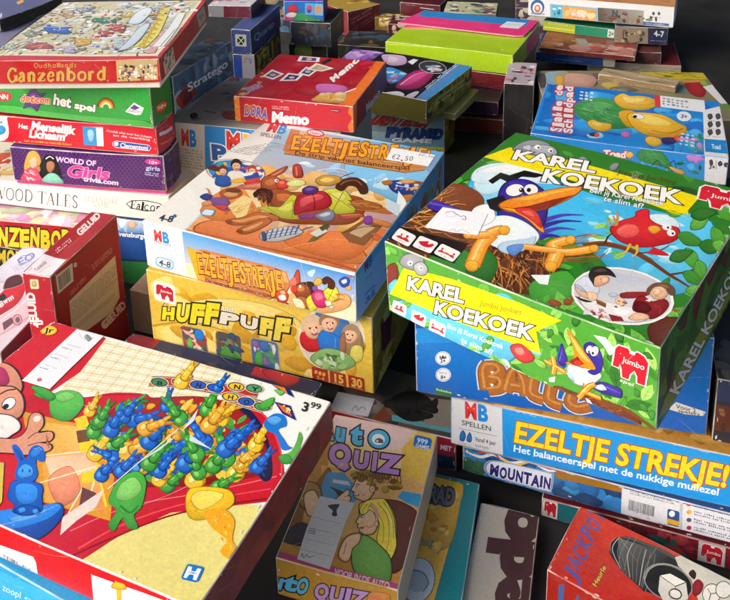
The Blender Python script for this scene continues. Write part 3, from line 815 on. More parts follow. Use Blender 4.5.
T 85:111111,38:fbf9f5 553 236 1033 182 30 157 KOEKOEK
T 0:8a7418 1077 562 413 74 12 65 Jumbo Jonkies
T 12:f4fafc 706 138 599 44 14 58 Ben jij Karel Koekoek
T 12:f4fafc 858 48 342 16 13 58 te slim af?
P f4f1ec 191 25 207 31 215 44 236 157 232 169 219 174 90 173 74 167 66 154 43 40 47 27 61 22
E d01f33 113 113 14 6 -1 -14
S d01f33 75 68 110 98 138 69
E d01f33 166 123 17 8 -1 -17
S d01f33 122 72 162 107 197 73
X 666 1 0 95 38 163 40 98 53
P f4f1ec 428 14 444 20 452 33 471 149 467 161 454 167 325 168 309 162 301 149 280 32 284 19 298 14
S d01f33 318 99 331 75 372 63 417 76 445 114 435 134 396 106 394 140 356 122
X 666 1 1 332 29 400 29 334 45
P f4f1ec 656 -8 672 -3 680 12 699 139 694 153 680 160 542 163 526 158 517 144 497 15 502 0 516 -6
E d01f33 547 99 13 6 -1 -13
E d01f33 656 97 13 6 -1 -13
S d01f33 521 45 545 82 570 70 599 77 625 68 654 80 667 42 614 53 577 54
X 666 1 2 552 10 625 9 555 27
S 2f6ac0 1828 309 1862 507 1898 454 1928 359 1899 263 1855 251
S 3a2a9a 1840 315 1871 508 1899 445 1918 353 1890 279
L 7a6ad0 9 2 1854 322 1878 455
S 3a2a9a 2142 195 2233 289 2331 294 2397 289 2399 206 2318 182 2218 169
S eef2f8 2167 202 2233 261 2274 224 2218 193
L 7a6ad0 11 4 2250 252 2390 246
L 241a70 7 2 2234 214 2383 209
C 5a7aa8 6 1922 285 1960 344 2046 345 2147 372 2231 355 2186 265 2100 175 1996 150 1936 211
S dfeaf4 1922 285 1960 344 2046 345 2147 372 2231 355 2186 265 2100 175 1996 150 1936 211
S a8c4e4 1918 232 1961 229 1996 166 1943 184
L a8c0dc 7 2 2030 278 2073 250 2149 269
C 1a1250 5 2068 582 2126 644 2196 612 2231 509 2220 395 2162 324 2107 336 2157 397 2095 500
S 36289a 2068 582 2126 644 2196 612 2231 509 2220 395 2162 324 2107 336 2157 397 2095 500
S 5a48c0 2126 625 2180 596 2208 517 2171 538
E 1a1250 2161 568 33 2 -15 -58
E f4f2ee 2161 568 31 2 -14 -55
E 1a1250 2114 565 24 1 -12 -45
E f4f2ee 2114 565 22 1 -11 -42
E 15131c 2148 542 10 5 0 -16
E 15131c 2113 540 8 4 0 -12
C 8a3e10 6 1919 676 1974 639 2069 527 2150 439 2171 388 2097 359 2029 352 1911 326 1963 376 1989 469 1957 572
S ef8f22 1919 676 1974 639 2069 527 2150 439 2171 388 2097 359 2029 352 1911 326 1963 376 1989 469 1957 572
S f9c060 1940 643 1992 589 2075 494 2130 429 2062 445 2001 514
P 8e2a12 1935 350 2014 445 2076 396 2003 336
S d8332a 1977 367 2028 416 2062 385 2003 340
L a85a16 57 50 1908 223 1819 243 1720 256
L f09a2a 42 34 1908 223 1819 243 1720 256
L f9cf7a 13 8 1901 227 1812 248 1713 260
L a85a16 58 50 1810 243 1798 150
L f09a2a 42 34 1810 243 1798 150
L f9cf7a 13 8 1803 248 1791 155
L a85a16 57 50 1810 247 1792 332
L f09a2a 42 34 1810 247 1792 332
L f9cf7a 13 8 1803 252 1785 337
L a85a16 56 49 2099 193 2080 112 2033 15
L f09a2a 41 33 2099 193 2080 112 2033 15
L f9cf7a 12 8 2092 198 2073 116 2026 19
L a85a16 55 48 2083 110 2152 109 2228 110
L f09a2a 41 33 2083 110 2152 109 2228 110
L f9cf7a 12 8 2076 114 2145 114 2221 114
L a85a16 55 48 2087 116 2125 186 2175 233
L f09a2a 41 33 2087 116 2125 186 2175 233
L f9cf7a 12 8 2080 120 2118 191 2168 237
P f4f6f8 2095 48 2136 40 2154 12 2111 6
C 8a1820 6 1383 248 1480 326 1567 295 1619 227 1525 138 1430 155
S d3303a 1383 248 1480 326 1567 295 1619 227 1525 138 1430 155
S f08078 1422 246 1498 293 1526 233 1459 194
P f2f4f4 1756 88 1819 137 1811 70 1765 50
P f4f2ee 2149 729 2251 747 2320 680 2338 629 2288 585 2236 660
c f4f2ee 25 2325 572 2335 676 2361 718 2438 722 2452 700 2495 699 2513 720 2570 703 2603 652 2583 418 2521 418 2521 479 2496 528 2462 479 2451 418 2398 418 2392 498 2377 541 2365 498 2317 499
P f4f2ee 2325 572 2335 676 2361 718 2438 722 2452 700 2495 699 2513 720 2570 703 2603 652 2583 418 2521 418 2521 479 2496 528 2462 479 2451 418 2398 418 2392 498 2377 541 2365 498 2317 499
P d8142e 2325 572 2335 676 2361 718 2438 722 2452 700 2495 699 2513 720 2570 703 2603 652 2583 418 2521 418 2521 479 2496 528 2462 479 2451 418 2398 418 2392 498 2377 541 2365 498 2317 499
P f4f2ee 2452 700 2495 699 2493 678 2450 679
E f4f2ee 2379 645 4 2 0 -5
T 10:f4f2ee 2396 571 178 -2 5 55 Jumbo
T 10:f4f2ee 2378 367 117 0 7 34 spel''',
  'R': '''P 33601f -249 1090 3291 680 3883 -1238 -141 40
D 3f7a28,28501c,557f2a,6a2a1c,1f3f18 60 55 219 41 -6 804 2485 859 2183 -13 -7 30
P 8a9022 30 102 155 208 779 314 2118 263 2277 23 1084 97 474 -44
T 60:1a1a1a,30:e6e4e0 466 16 1865 212 -220 202 KAREL KOEKOEK''',
 },
 'balloon': {
  'F': '''P 0f57b4 -65 698 3299 1214 3427 -350 -90 -331
G 0c58b8 0c58b8 1a84d8 1a84d8 -85 -130 3409 -123 3302 1173 -63 792
P 1f8fe0 -63 792 3292 1296 3301 1183 -68 607
P 1a7a3e 205 94 392 74 391 -24 203 -16
T 10:d8e8d8 213 57 167 -14 0 29 Beleduc
E e9eef2 292 475 81 13 -1 -86
E 0f57b4 292 475 73 12 -1 -76
E e9eef2 292 475 69 11 -1 -72
E 222 264 489 8 1 0 -10
E 222 292 498 10 2 0 -12
E 222 320 498 8 1 0 -10
P 222 247 463 276 486 308 492 336 477
T 30:222222 263 417 57 9 1 43 2+
E e9eef2 293 269 81 14 -1 -87
E 0f57b4 293 269 73 12 -1 -77
E e9eef2 293 269 69 12 -1 -72
X 444 2 3 249 271 338 282 249 305
T 30:222222 264 211 57 10 1 44 8+
L cfd8e4 166 166 739 152 718 372 759 477
L cfd8e4 165 165 739 449 841 466 882 400 801 324
L cfd8e4 166 166 780 308 883 301 883 202 760 156
L cfd8e4 164 164 945 164 1004 396 1064 430 1125 319 1148 150
L cfd8e4 165 165 1005 248 1106 242
L cfd8e4 163 163 1225 385 1208 186 1329 133
L cfd8e4 162 162 1404 343 1388 144 1509 92
L cfd8e4 161 161 1622 284 1586 155 1666 97 1782 142
L 8a4a1c 135 135 739 152 718 372 759 477
L 8a4a1c 134 134 739 449 841 466 882 400 801 324
L 8a4a1c 135 135 780 308 883 301 883 202 760 156
L 8a4a1c 133 133 945 164 1004 396 1064 430 1125 319 1148 150
L 8a4a1c 133 133 1005 248 1106 242
L 8a4a1c 132 132 1225 385 1208 186 1329 133
L 8a4a1c 132 132 1404 343 1388 144 1509 92
L 8a4a1c 130 130 1622 284 1586 155 1666 97 1782 142
L b06a2c 113 113 739 152 718 372 759 477
L b06a2c 112 112 739 449 841 466 882 400 801 324
L b06a2c 113 113 780 308 883 301 883 202 760 156
L b06a2c 111 111 945 164 1004 396 1064 430 1125 319 1148 150
L b06a2c 112 112 1005 248 1106 242
L b06a2c 111 111 1225 385 1208 186 1329 133
L b06a2c 110 110 1404 343 1388 144 1509 92
L b06a2c 109 109 1622 284 1586 155 1666 97 1782 142
S e6e2da 780 395 821 402 801 361
S e6e2da 780 246 821 241 801 200
L d09048 29 23 724 174 703 394 744 499
L d09048 29 22 724 471 826 488 867 422 785 346
L d09048 29 23 765 330 867 323 868 224 744 178
L d09048 29 22 929 186 988 418 1048 452 1110 341 1132 172
L d09048 29 22 990 270 1091 264
L d09048 29 22 1209 406 1192 208 1313 155
L d09048 29 22 1389 364 1373 166 1493 114
L d09048 28 22 1606 305 1571 177 1651 118 1767 164
P e4e2de 2586 337 2753 297 2864 271 2831 217 2667 210 2517 242
T 12:333333 2590 267 185 -25 -3 47 Voor 2
T 12:333333 2611 224 202 -10 -2 35 spelers''',
 },
 'long': {
  'F': '''G 0f86d8 1494e4 1a9cea 189ae8 -8 -36 3048 -91 2978 660 -9 592
P d9dade -31 613 540 614 562 -25 -30 -42
T 45:e0312f 151 388 133 2 -6 191 M
T 45:1788d6 288 390 107 2 -6 190 B
T 10:333333 116 279 320 1 0 62 SPELLEN
l 777 6 6 89 228 494 231
S 1e68b0 100 152 132 213 165 156 144 71 100 73
S 1e68b0 176 146 208 207 230 147 219 79 176 80
T 14:333333 262 110 224 2 -1 52 Vanaf 4 jaar
T 5:777777 263 38 150 1 0 39 spelregels
X 999 2 2 79 14 231 16 79 54
T 66:b84a14,34:f6d81c 662 217 2064 11 21 249 EZELTJE STREKJE!
T 22:e8f4fc 665 89 1995 22 4 83 Het balanceerspel met de nukkige muilezel
N ffffff,e8dcc0 14 43 5 8 0 20 570 634 2718 635 2722 589 571 584''',
  'T': '''P d89a3c -268 186 3292 352 3645 2754 -578 1567
D e6b050,c8862c,f0c878 30 47 142 3 197 40 2645 162 2656 299 279 186''',
 },
 'mount': {
  'F': '''P 1a4f8e -84 382 3179 314 3228 -163 -82 -92
D 2a74b4,123a6a,1a5fa0,2f8ac0 40 47 163 3 -6 299 1649 307 1666 3 -4 2
P 2f5a3a -5 164 236 187 239 -55 -4 -52
D 3f6a46,2a4a34 8 24 73 8 -6 191 236 187 239 -28 -4 -25
L e8e4da 40 23 38 286 191 253 342 327 514 275 722 354 910 297 1032 336 1184 333
L d8402c 24 18 169 300 320 346 407 294
L e8b828 24 18 407 294 577 269 702 335
L 3a9a4a 24 12 60 292 126 273
L c83a6a 23 17 723 341 930 329 1093 330
C 9fb4d8 14 268 197 407 255 911 271 964 236 949 60 888 39 303 47
S d6dcea 268 197 407 255 911 271 964 236 949 60 888 39 303 47
U 95:e8ecf6,50:2a2470 M 297 51 98 3 9 137 O 404 47 78 3 8 136 U 491 61 77 3 8 136 N 577 58 77 3 7 135 T 662 63 76 3 7 135 A 747 59 76 3 7 135 I 829 73 34 1 6 134 N 869 68 75 3 6 134
P 9a6a1e 991 323 1667 338 1671 263 995 233
P d9dbe2 1649 319 2893 322 2937 -149 1658 -26
P b9bcc8 2195 377 2223 374 2244 -37 2215 -34
X 667 2 5 1729 270 2165 279 1726 320
B 4 1722 62 1972 59 1723 204
X 777 1 2 1726 -15 2128 -1 1724 17
P 1c4a8a 2199 28 2207 34 2210 47 2203 197 2199 210 2191 216 2101 215 2093 209 2091 196 2097 45 2101 32 2109 27
P e0a81c 2093 101 2206 97 2210 41 2097 39
E e8ecf4 2135 167 27 10 3 -37
E d8303c 2281 331 23 8 2 -24
X 557 2 20 2329 310 2815 306 2324 371
E e0a81c 2288 239 23 8 2 -25
X 557 2 21 2336 218 2824 217 2331 280
E 555 2295 147 23 8 2 -25
X 557 2 22 2343 126 2832 126 2338 188
E a03050 2302 55 23 8 2 -25
X 557 2 23 2350 34 2840 36 2345 95''',
 },
 'logo': {
  'F': '''P 14646e -74 321 583 418 608 -98 -58 -212
P 7a1626 588 316 2421 342 2471 -137 608 -98
D 8a2030,5a0f1c,1a5a50,a0343c 26 33 99 4 591 265 1727 261 1475 -28 602 32
P c9c4c2 150 -1 161 7 166 25 167 233 162 252 151 260 27 264 16 257 11 238 10 29 14 10 25 2
c f4f2ee 7 29 137 32 206 43 234 78 238 85 223 105 223 113 237 140 226 155 191 149 33 120 33 120 74 107 107 92 75 88 34 64 34 60 88 53 116 48 88 26 88
P f4f2ee 29 137 32 206 43 234 78 238 85 223 105 223 113 237 140 226 155 191 149 33 120 33 120 74 107 107 92 75 88 34 64 34 60 88 53 116 48 88 26 88
P b0182a 29 137 32 206 43 234 78 238 85 223 105 223 113 237 140 226 155 191 149 33 120 33 120 74 107 107 92 75 88 34 64 34 60 88 53 116 48 88 26 88
P f4f2ee 85 223 105 223 104 209 84 209
E f4f2ee 52 186 1 0 0 -1
P c9c4c2 1763 -22 1780 -12 1787 10 1781 251 1773 273 1756 281 1560 278 1542 268 1535 247 1540 2 1547 -19 1565 -28
c f4f2ee 9 1567 130 1569 200 1586 229 1640 232 1651 218 1681 217 1693 231 1735 221 1760 185 1756 24 1712 25 1710 66 1689 100 1667 67 1662 25 1626 25 1618 80 1605 109 1598 80 1565 80
P f4f2ee 1567 130 1569 200 1586 229 1640 232 1651 218 1681 217 1693 231 1735 221 1760 185 1756 24 1712 25 1710 66 1689 100 1667 67 1662 25 1626 25 1618 80 1605 109 1598 80 1565 80
P c0182c 1567 130 1569 200 1586 229 1640 232 1651 218 1681 217 1693 231 1735 221 1760 185 1756 24 1712 25 1710 66 1689 100 1667 67 1662 25 1626 25 1618 80 1605 109 1598 80 1565 80
P f4f2ee 1651 218 1681 217 1681 203 1650 203
E f4f2ee 1601 179 1 0 0 -2
T 10:f4f2ee 1617 129 127 -2 1 37 Jumbo''',
 },
 'ezel': {
  'T': '''P f1efe9 -2282 2662 2613 4550 4073 -119 932 -1425
P cfe2ee 409 2964 914 3337 3085 3039 2996 -46 610 -42
G eab070 e08a50 5aa6de 9acaea 646 -93 2969 16 2982 3151 373 2985
D f0c88a,eab870,f4d8a8,e8b060 60 101 287 3 496 1429 895 2022 2252 1992 2880 1722 2733 845 1543 471 654 826
D e08a52,d87848,eaa060,d0703f 44 105 299 4 663 -20 700 536 1543 471 2647 491 2863 1120 2946 72
S e9853e 535 470 548 1108 1098 1263 1249 639 958 347
S e08048 821 349 1594 381 2363 586 2785 444 2845 173 1788 36 768 22
S e07a40 1836 285 2208 653 2638 784 2810 661 2712 215 2329 157
L b04a26 14 21 627 32 1462 58 2362 91 2898 52
L f0a060 15 15 1920 131 2287 490 2709 620
S 7fc0ea 1746 2360 2848 2536 2920 1615 2506 1698 2021 1900
D bfe0f4,e8f4fa,9fd0ee 16 45 144 8 984 2133 1916 2136 2712 2176 2617 1743 1561 1995
L a8d4f0 27 9 1501 1900 1668 2066 1969 2017
L e8f4fa 18 9 1430 1972 1634 2139 1857 2113
P c98a4a 611 2869 698 3007 2723 2896 2790 2512 2573 2370 773 2248
P e2aa6a 611 2869 698 3007 2723 2896 2754 2729 686 2696
l 8a4e22 23 23 773 2248 2573 2370 2797 2529
l 9a5e2c 15 15 715 2642 2796 2687
N a86a34,8a4e22,e8bc80 26 387 15 5 -1 6 639 2711 2718 2715 2614 2442 776 2312
P c8742e 718 2320 489 2995 652 2989 910 2302
U 74:7a3012,32:f4a826 E 784 2408 130 36 -150 385 Z 927 2452 137 13 -140 408 E 1090 2435 127 39 -134 363 L 1226 2493 136 11 -122 387 T 1376 2506 127 35 -136 403 J 1525 2512 100 7 -106 364 E 1630 2549 125 38 -123 382 S 1768 2591 132 10 -109 405 T 1923 2574 124 35 -105 360 R 2056 2631 129 12 -95 383 E 2200 2643 122 38 -108 400 K 2344 2648 128 10 -79 361 J 2478 2689 91 29 -92 379 E 2580 2725 126 12 -82 402 ! 2723 2707 52 26 -82 357
T 14:5a2a12 923 2277 1690 166 -42 108 De strip van het balanceerspel
X 9a9a98 9 7 -42 1989 392 2005 441 2501
T 45:e0312f 169 2795 168 0 -80 279 M
T 45:1788d6 343 2795 136 0 -76 278 B
T 8:555555 168 2613 349 14 -48 113 SPELLEN
E c8324a 905 2996 145 5 46 -111
E f4e8ec 905 2996 123 5 31 -74
T 15:c8324a 837 2948 196 8 -27 70 Hasbro
E a04a2a 415 1525 412 101 180 -316
E f0e4d8 415 1525 399 97 174 -305
E 3a8ad0 415 1525 380 93 161 -283
D d8392c,2a5aa8,f2b53a,f4ece0,5a2a1a,3aa0a0,b84a8a,e8a070 60 37 102 6 80 1435 113 1682 419 1804 713 1686 727 1410 388 1247
S e8e0d4 452 1229 341 1445 361 1532 454 1569 565 1519 696 1327 618 1206
S e9b795 275 1658 240 1742 277 1789 361 1741 416 1649 436 1562 414 1534 351 1566
S 3a241a 281 1621 226 1703 199 1808 238 1854 322 1814 394 1721 418 1657 369 1721 320 1747 274 1735 270 1682 300 1616
S f2c9ac 331 1641 330 1699 375 1678 399 1623 379 1602
E 3a241c 318 1668 7 3 8 -13
E 3a241c 358 1684 7 3 8 -13
l c98a6c 10 10 346 1666 373 1632
L 9a443c 14 14 365 1603 398 1588 405 1619
S d83a2a 697 1278 611 1454 628 1524 703 1554 792 1514 896 1358 831 1259
S e9b795 561 1626 535 1694 566 1732 632 1693 675 1619 689 1549 671 1526 621 1552
S b04a28 566 1597 523 1663 503 1747 536 1784 602 1752 658 1677 676 1625 638 1677 599 1698 562 1689 558 1645 581 1593
S f2c9ac 607 1613 606 1659 642 1643 660 1598 644 1581
E 3a241c 596 1635 5 2 6 -10
E 3a241c 629 1648 5 2 6 -10
l c98a6c 8 8 619 1633 640 1606
L 9a443c 12 12 633 1582 659 1570 665 1595
S 2a5aa8 349 1112 257 1285 273 1355 348 1384 439 1345 548 1191 485 1094
S e9b795 202 1454 174 1521 204 1559 272 1521 317 1449 334 1379 316 1357 265 1382
S 6a3a20 207 1425 163 1491 140 1573 172 1610 240 1579 299 1506 319 1454 279 1505 239 1526 201 1516 198 1474 223 1422
S f2c9ac 248 1442 247 1488 284 1471 303 1428 287 1411
E 3a241c 238 1463 5 2 7 -10
E 3a241c 270 1476 5 2 6 -10
l c98a6c 8 8 260 1462 283 1435
L 9a443c 12 12 276 1412 302 1399 308 1424
P 2a50a0 542 1476 710 1628 794 1520 668 1387
P f2f2f2 516 1494 654 1634 666 1539 586 1451
S e8b030 476 1283 583 1408 695 1343 575 1240
S b05a2c 518 951 555 1098 712 1134 817 1020 767 872 642 847
S d89a5a 577 949 681 1069 785 981 697 894
S 7a4a8a 496 763 629 867 776 800 807 640 644 623
S c83a3a 631 642 770 698 929 665 816 571
S d8905a 453 645 522 723 596 653 522 574
S 2a3a8a 345 753 377 869 491 837 483 707
L 2a3a8a 33 24 807 640 969 657 1012 698
L c88a5a 35 17 430 864 339 958 291 965
S 6a3a1c 566 1023 624 1126 755 1099 707 1027
P f4d890 804 700 846 1031 1003 967 1141 596 1073 486
N d8883a,f0c070,b86a2a 18 195 16 5 70 20 837 592 905 991 1303 780 1144 480
P f0d8a0 790 1150 910 1234 1236 817 1183 796
N e8c888,d8a868 10 149 11 3 -13 20 801 1143 914 1217 1212 834 1163 815
C 6a2a1e 12 625 1131 741 1296 939 1446 1094 1472 1112 1373 942 1223 759 1161
S c86a50 625 1131 741 1296 939 1446 1094 1472 1112 1373 942 1223 759 1161
S e08a70 699 1208 864 1357 1012 1428 948 1319 818 1220
C 5a2014 13 850 1490 883 1657 981 1937 1028 1790 973 1582 918 1438
S a8502e 850 1490 883 1657 981 1937 1028 1790 973 1582 918 1438
S e87a68 891 1586 954 1761 983 1874 992 1750 944 1607
C 4a1a0c 12 922 1338 847 1519 906 1617 1044 1598 1158 1492 1210 1307 1117 1241 1010 1239
S a84e22 922 1338 847 1519 906 1617 1044 1598 1158 1492 1210 1307 1117 1241 1010 1239
S c87236 919 1426 946 1546 1045 1537 1080 1419 1018 1335
C 7a140e 9 1059 1513 1117 1578 1221 1547 1274 1414 1227 1349 1137 1383
S d8342a 1059 1513 1117 1578 1221 1547 1274 1414 1227 1349 1137 1383
S f07a5a 1093 1508 1139 1550 1196 1501 1156 1450
L d8342a 24 4 1123 1568 1137 1659
L d8342a 24 4 1175 1541 1231 1599
L d8342a 23 4 1231 1397 1320 1375
E 4a1a0c 1051 1527 37 -8 15 -45
E f6f2e8 1051 1527 34 -7 13 -40
E 1a1a1a 1061 1526 10 4 11 -20
C 8a8c3a 8 1209 1513 1259 1635 1385 1661 1452 1592 1406 1502 1292 1457
S dfe08a 1209 1513 1259 1635 1385 1661 1452 1592 1406 1502 1292 1457
E f0f0c4 1309 1582 20 8 16 -30
C 4a1a0c 12 1079 1254 1376 1328 1780 1478 2216 1551 2379 1440 2452 1203 2388 912 1974 734 1622 651 1360 788
S 9c4a22 1079 1254 1376 1328 1780 1478 2216 1551 2379 1440 2452 1203 2388 912 1974 734 1622 651 1360 788
C 6a2c12 11 2237 1438 2451 1469 2700 1408 2804 1493 2846 1414 2739 1309 2528 1286 2318 1254
S b86430 2237 1438 2451 1469 2700 1408 2804 1493 2846 1414 2739 1309 2528 1286 2318 1254
C 4a1a0c 12 1104 1265 1245 1344 1411 1307 1497 1223 1542 1059 1449 914 1308 943
S 9c4a22 1104 1265 1245 1344 1411 1307 1497 1223 1542 1059 1449 914 1308 943
S c87038 1226 1210 1358 1275 1458 1202 1445 1086 1327 1071
S 3e1c12 930 1126 970 1281 1145 1246 1238 1069 1244 961 1179 1023 1178 945 1109 1028 1091 965 1038 1067 1009 1021
N 6a3420,2a100a,8a4a2c 26 165 15 7 -47 22 954 1175 1130 1218 1209 1024 1060 1019
C 6a6c18 11 1173 813 1279 899 1425 958 1423 1267 1551 1189 1631 934 1778 786 1585 718 1410 771
S bcbc34 1173 813 1279 899 1425 958 1423 1267 1551 1189 1631 934 1778 786 1585 718 1410 771
S d8d858 1410 877 1479 1077 1519 1148 1598 937 1537 859
l 8a8c20 11 11 1265 872 1458 791
l 8a8c20 11 11 1504 1143 1690 780
C 6a2c12 11 971 407 1107 534 1228 729 1491 741 1547 651 1351 541 1188 375 1050 338
S b86430 971 407 1107 534 1228 729 1491 741 1547 651 1351 541 1188 375 1050 338
S e09a5c 1028 420 1150 511 1267 661 1406 676 1287 576 1166 436
C 6a2c12 11 1211 256 1288 475 1391 649 1490 608 1442 379 1332 218
S b86430 1211 256 1288 475 1391 649 1490 608 1442 379 1332 218
S e09a5c 1253 292 1331 452 1405 573 1401 431 1318 279
E 8a4420 1037 383 33 13 22 -36
E 8a4420 1265 248 35 14 24 -39
C 6a6c18 12 1753 1506 1957 1640 2138 1513 2343 1194 2152 1064 2001 1162
S c8ca3c 1753 1506 1957 1640 2138 1513 2343 1194 2152 1064 2001 1162
S dcdc66 1858 1473 1974 1571 2111 1463 2044 1325
l a0782a 12 12 1834 1492 2276 1257
l a0782a 12 12 2003 1617 2084 1089
C 5a0c14 13 1677 856 1528 1172 1542 1330 1750 1499 1943 1356 1986 1156 1752 944
S b01e2e 1677 856 1528 1172 1542 1330 1750 1499 1943 1356 1986 1156 1752 944
S d8525a 1577 1192 1615 1303 1748 1424 1841 1354 1739 1175 1669 1038
L 7a101a 15 15 1659 1394 1776 1217 1854 1049
L e8a0a0 9 9 1607 1260 1750 1390
C 241040 11 1485 1439 1524 1554 1645 1555 1692 1435 1582 1346
S 4a2a78 1485 1439 1524 1554 1645 1555 1692 1435 1582 1346
S 7a58a8 1508 1454 1551 1524 1624 1512 1578 1435
S 8a3a8e 1735 844 1875 963 2001 1024 1965 895 1813 803
C 3a3e4a 10 1921 939 2031 1110 2123 1073 2169 927 2101 849 2006 871
S 7c8298 1921 939 2031 1110 2123 1073 2169 927 2101 849 2006 871
S c4c8d8 1963 946 2029 1056 2093 1040 2043 937
C 240e06 14 1862 1665 1869 1883 2000 1995 2185 1901 2299 1702 2242 1633 2113 1766 1999 1756 1982 1598
S 4a2618 1862 1665 1869 1883 2000 1995 2185 1901 2299 1702 2242 1633 2113 1766 1999 1756 1982 1598
L 8c604a 23 23 1897 1738 1931 1859 2037 1925 2162 1844
C 6a3414 9 2190 1423 2297 1499 2575 1479 2593 1379 2406 1293 2286 1298
S a8602c 2190 1423 2297 1499 2575 1479 2593 1379 2406 1293 2286 1298
N 7a3a18,d89a54,c07a3a 30 216 14 9 6 14 2216 1422 2551 1469 2573 1382 2310 1308
C 6a2414 7 2203 1069 2393 1183 2490 1149 2375 1036 2257 988
S b0503a 2203 1069 2393 1183 2490 1149 2375 1036 2257 988
S c87a44 2608 1130 2798 1131 2912 1078 2849 1003 2612 1056
l e8a070 10 10 2227 1053 2428 1166
C 7a541c 14 1535 1733 1577 1888 1765 1935 1859 1835 1786 1671 1631 1636
S c8963a 1535 1733 1577 1888 1765 1935 1859 1835 1786 1671 1631 1636
S f0cc70 1581 1738 1629 1853 1768 1854 1725 1727
l 5a3a14 14 14 1805 1923 1891 2069 1927 2112
C 6a1a14 11 1069 1973 1141 2031 1324 1760 1230 1694
S b03a30 1069 1973 1141 2031 1324 1760 1230 1694
P e0806a 1106 1958 1130 1968 1253 1759 1236 1738
C 101f4a 14 2463 2049 2646 2177 2889 2139 2974 1989 2840 1832 2610 1843
S 1f3a8a 2463 2049 2646 2177 2889 2139 2974 1989 2840 1832 2610 1843
S 8a4424 2712 2176 2933 2197 3022 2034 2958 1944
S d8a060 2569 2119 2695 2223 2790 2180 2681 2083
S b06a30 2367 2038 2473 2108 2522 2019 2434 1957
S b06a30 2709 1754 2859 1866 2888 1701 2770 1678
l c8d4f0 17 17 2614 2002 2838 2012
D 6a82d0,c8d4f0,d8a060 10 17 43 4 2520 2072 2861 2128 2890 1955 2621 1899
S b88a5a 2891 2412 3003 2569 3196 2478 3113 2336 2962 2303
P e8ecee 2658 1888 2825 1700 3017 1355 3001 1233 2777 1496
P c8d8e0 2556 1655 2811 1571 2884 1301 2690 1400
C 4a5a7a 12 1510 325 1691 554 1878 585 1957 507 1795 247 1606 191
S c8c4b8 1510 325 1691 554 1878 585 1957 507 1795 247 1606 191
l 3a62a8 18 18 1621 197 1553 408
l 3a62a8 18 18 1666 242 1600 450
l 3a62a8 18 18 1710 287 1648 491
l 3a62a8 18 18 1754 332 1696 533
l 3a62a8 18 18 1799 377 1743 575
l 3a62a8 18 18 1844 423 1792 617
l 3a62a8 18 18 1889 468 1840 659
l 3a62a8 12 12 1541 316 1869 604
l 3a62a8 12 12 1571 263 1897 549
l 3a62a8 12 12 1601 211 1926 494
S 3a4a6a 1510 325 1542 360 1642 227 1616 185
l 5a6a8a 23 23 1918 557 1963 642 2017 686
P 6a6a3a 2109 354 2120 706 2181 775 2226 616 2177 403
P d8d4c8 2045 543 2122 729 2234 663 2158 502
P 4a4a2a 2094 695 2138 826 2205 763 2167 636
P 8a5a34 2391 684 2515 1070 2778 1029 2747 532 2565 541
P c8a880 2484 721 2548 992 2720 949 2652 682
l 5a3418 15 15 2391 684 2581 916 2782 1019
S 8a3a9a 2498 1110 2561 1182 2645 1054 2591 964
C 8a5a10 12 2920 899 3012 1046 3141 989 3162 805 3051 718
S d8a828 2920 899 3012 1046 3141 989 3162 805 3051 718
S f4dc80 2964 895 3030 999 3104 930 3051 823
S e8cc40 3012 1124 3100 1194 3160 1062 3085 1010
l c8603a 44 44 2741 826 3026 708 3172 937
P 3a9ad0 726 400 747 412 751 434 731 522 717 542 693 548 597 534 576 523 572 500 593 412 608 392 632 387
P d8ecf6 715 411 732 420 736 438 721 509 710 525 689 529 609 519 591 509 587 491 603 420 615 404 635 400
T 20:223344 186 69 190 28 -50 130 4-8
E 2a6aa8 320 237 19 8 22 -31''',
  'sT1': '''P f1f1f3 2148 2975 2798 2976 2809 2633 2190 2612
U 0:33384a € 2256 2655 55 6 -27 127 2 2315 2675 55 6 -26 127 , 2382 2657 55 6 -25 126 5 2440 2677 55 6 -25 126 0 2499 2696 55 6 -24 126
U 0:33384a F 2579 2876 41 1 -7 60 D 2623 2884 40 1 -7 60 . 2669 2879 40 1 -7 60 5 2713 2887 40 1 -7 60 0 2758 2883 40 1 -6 60''',
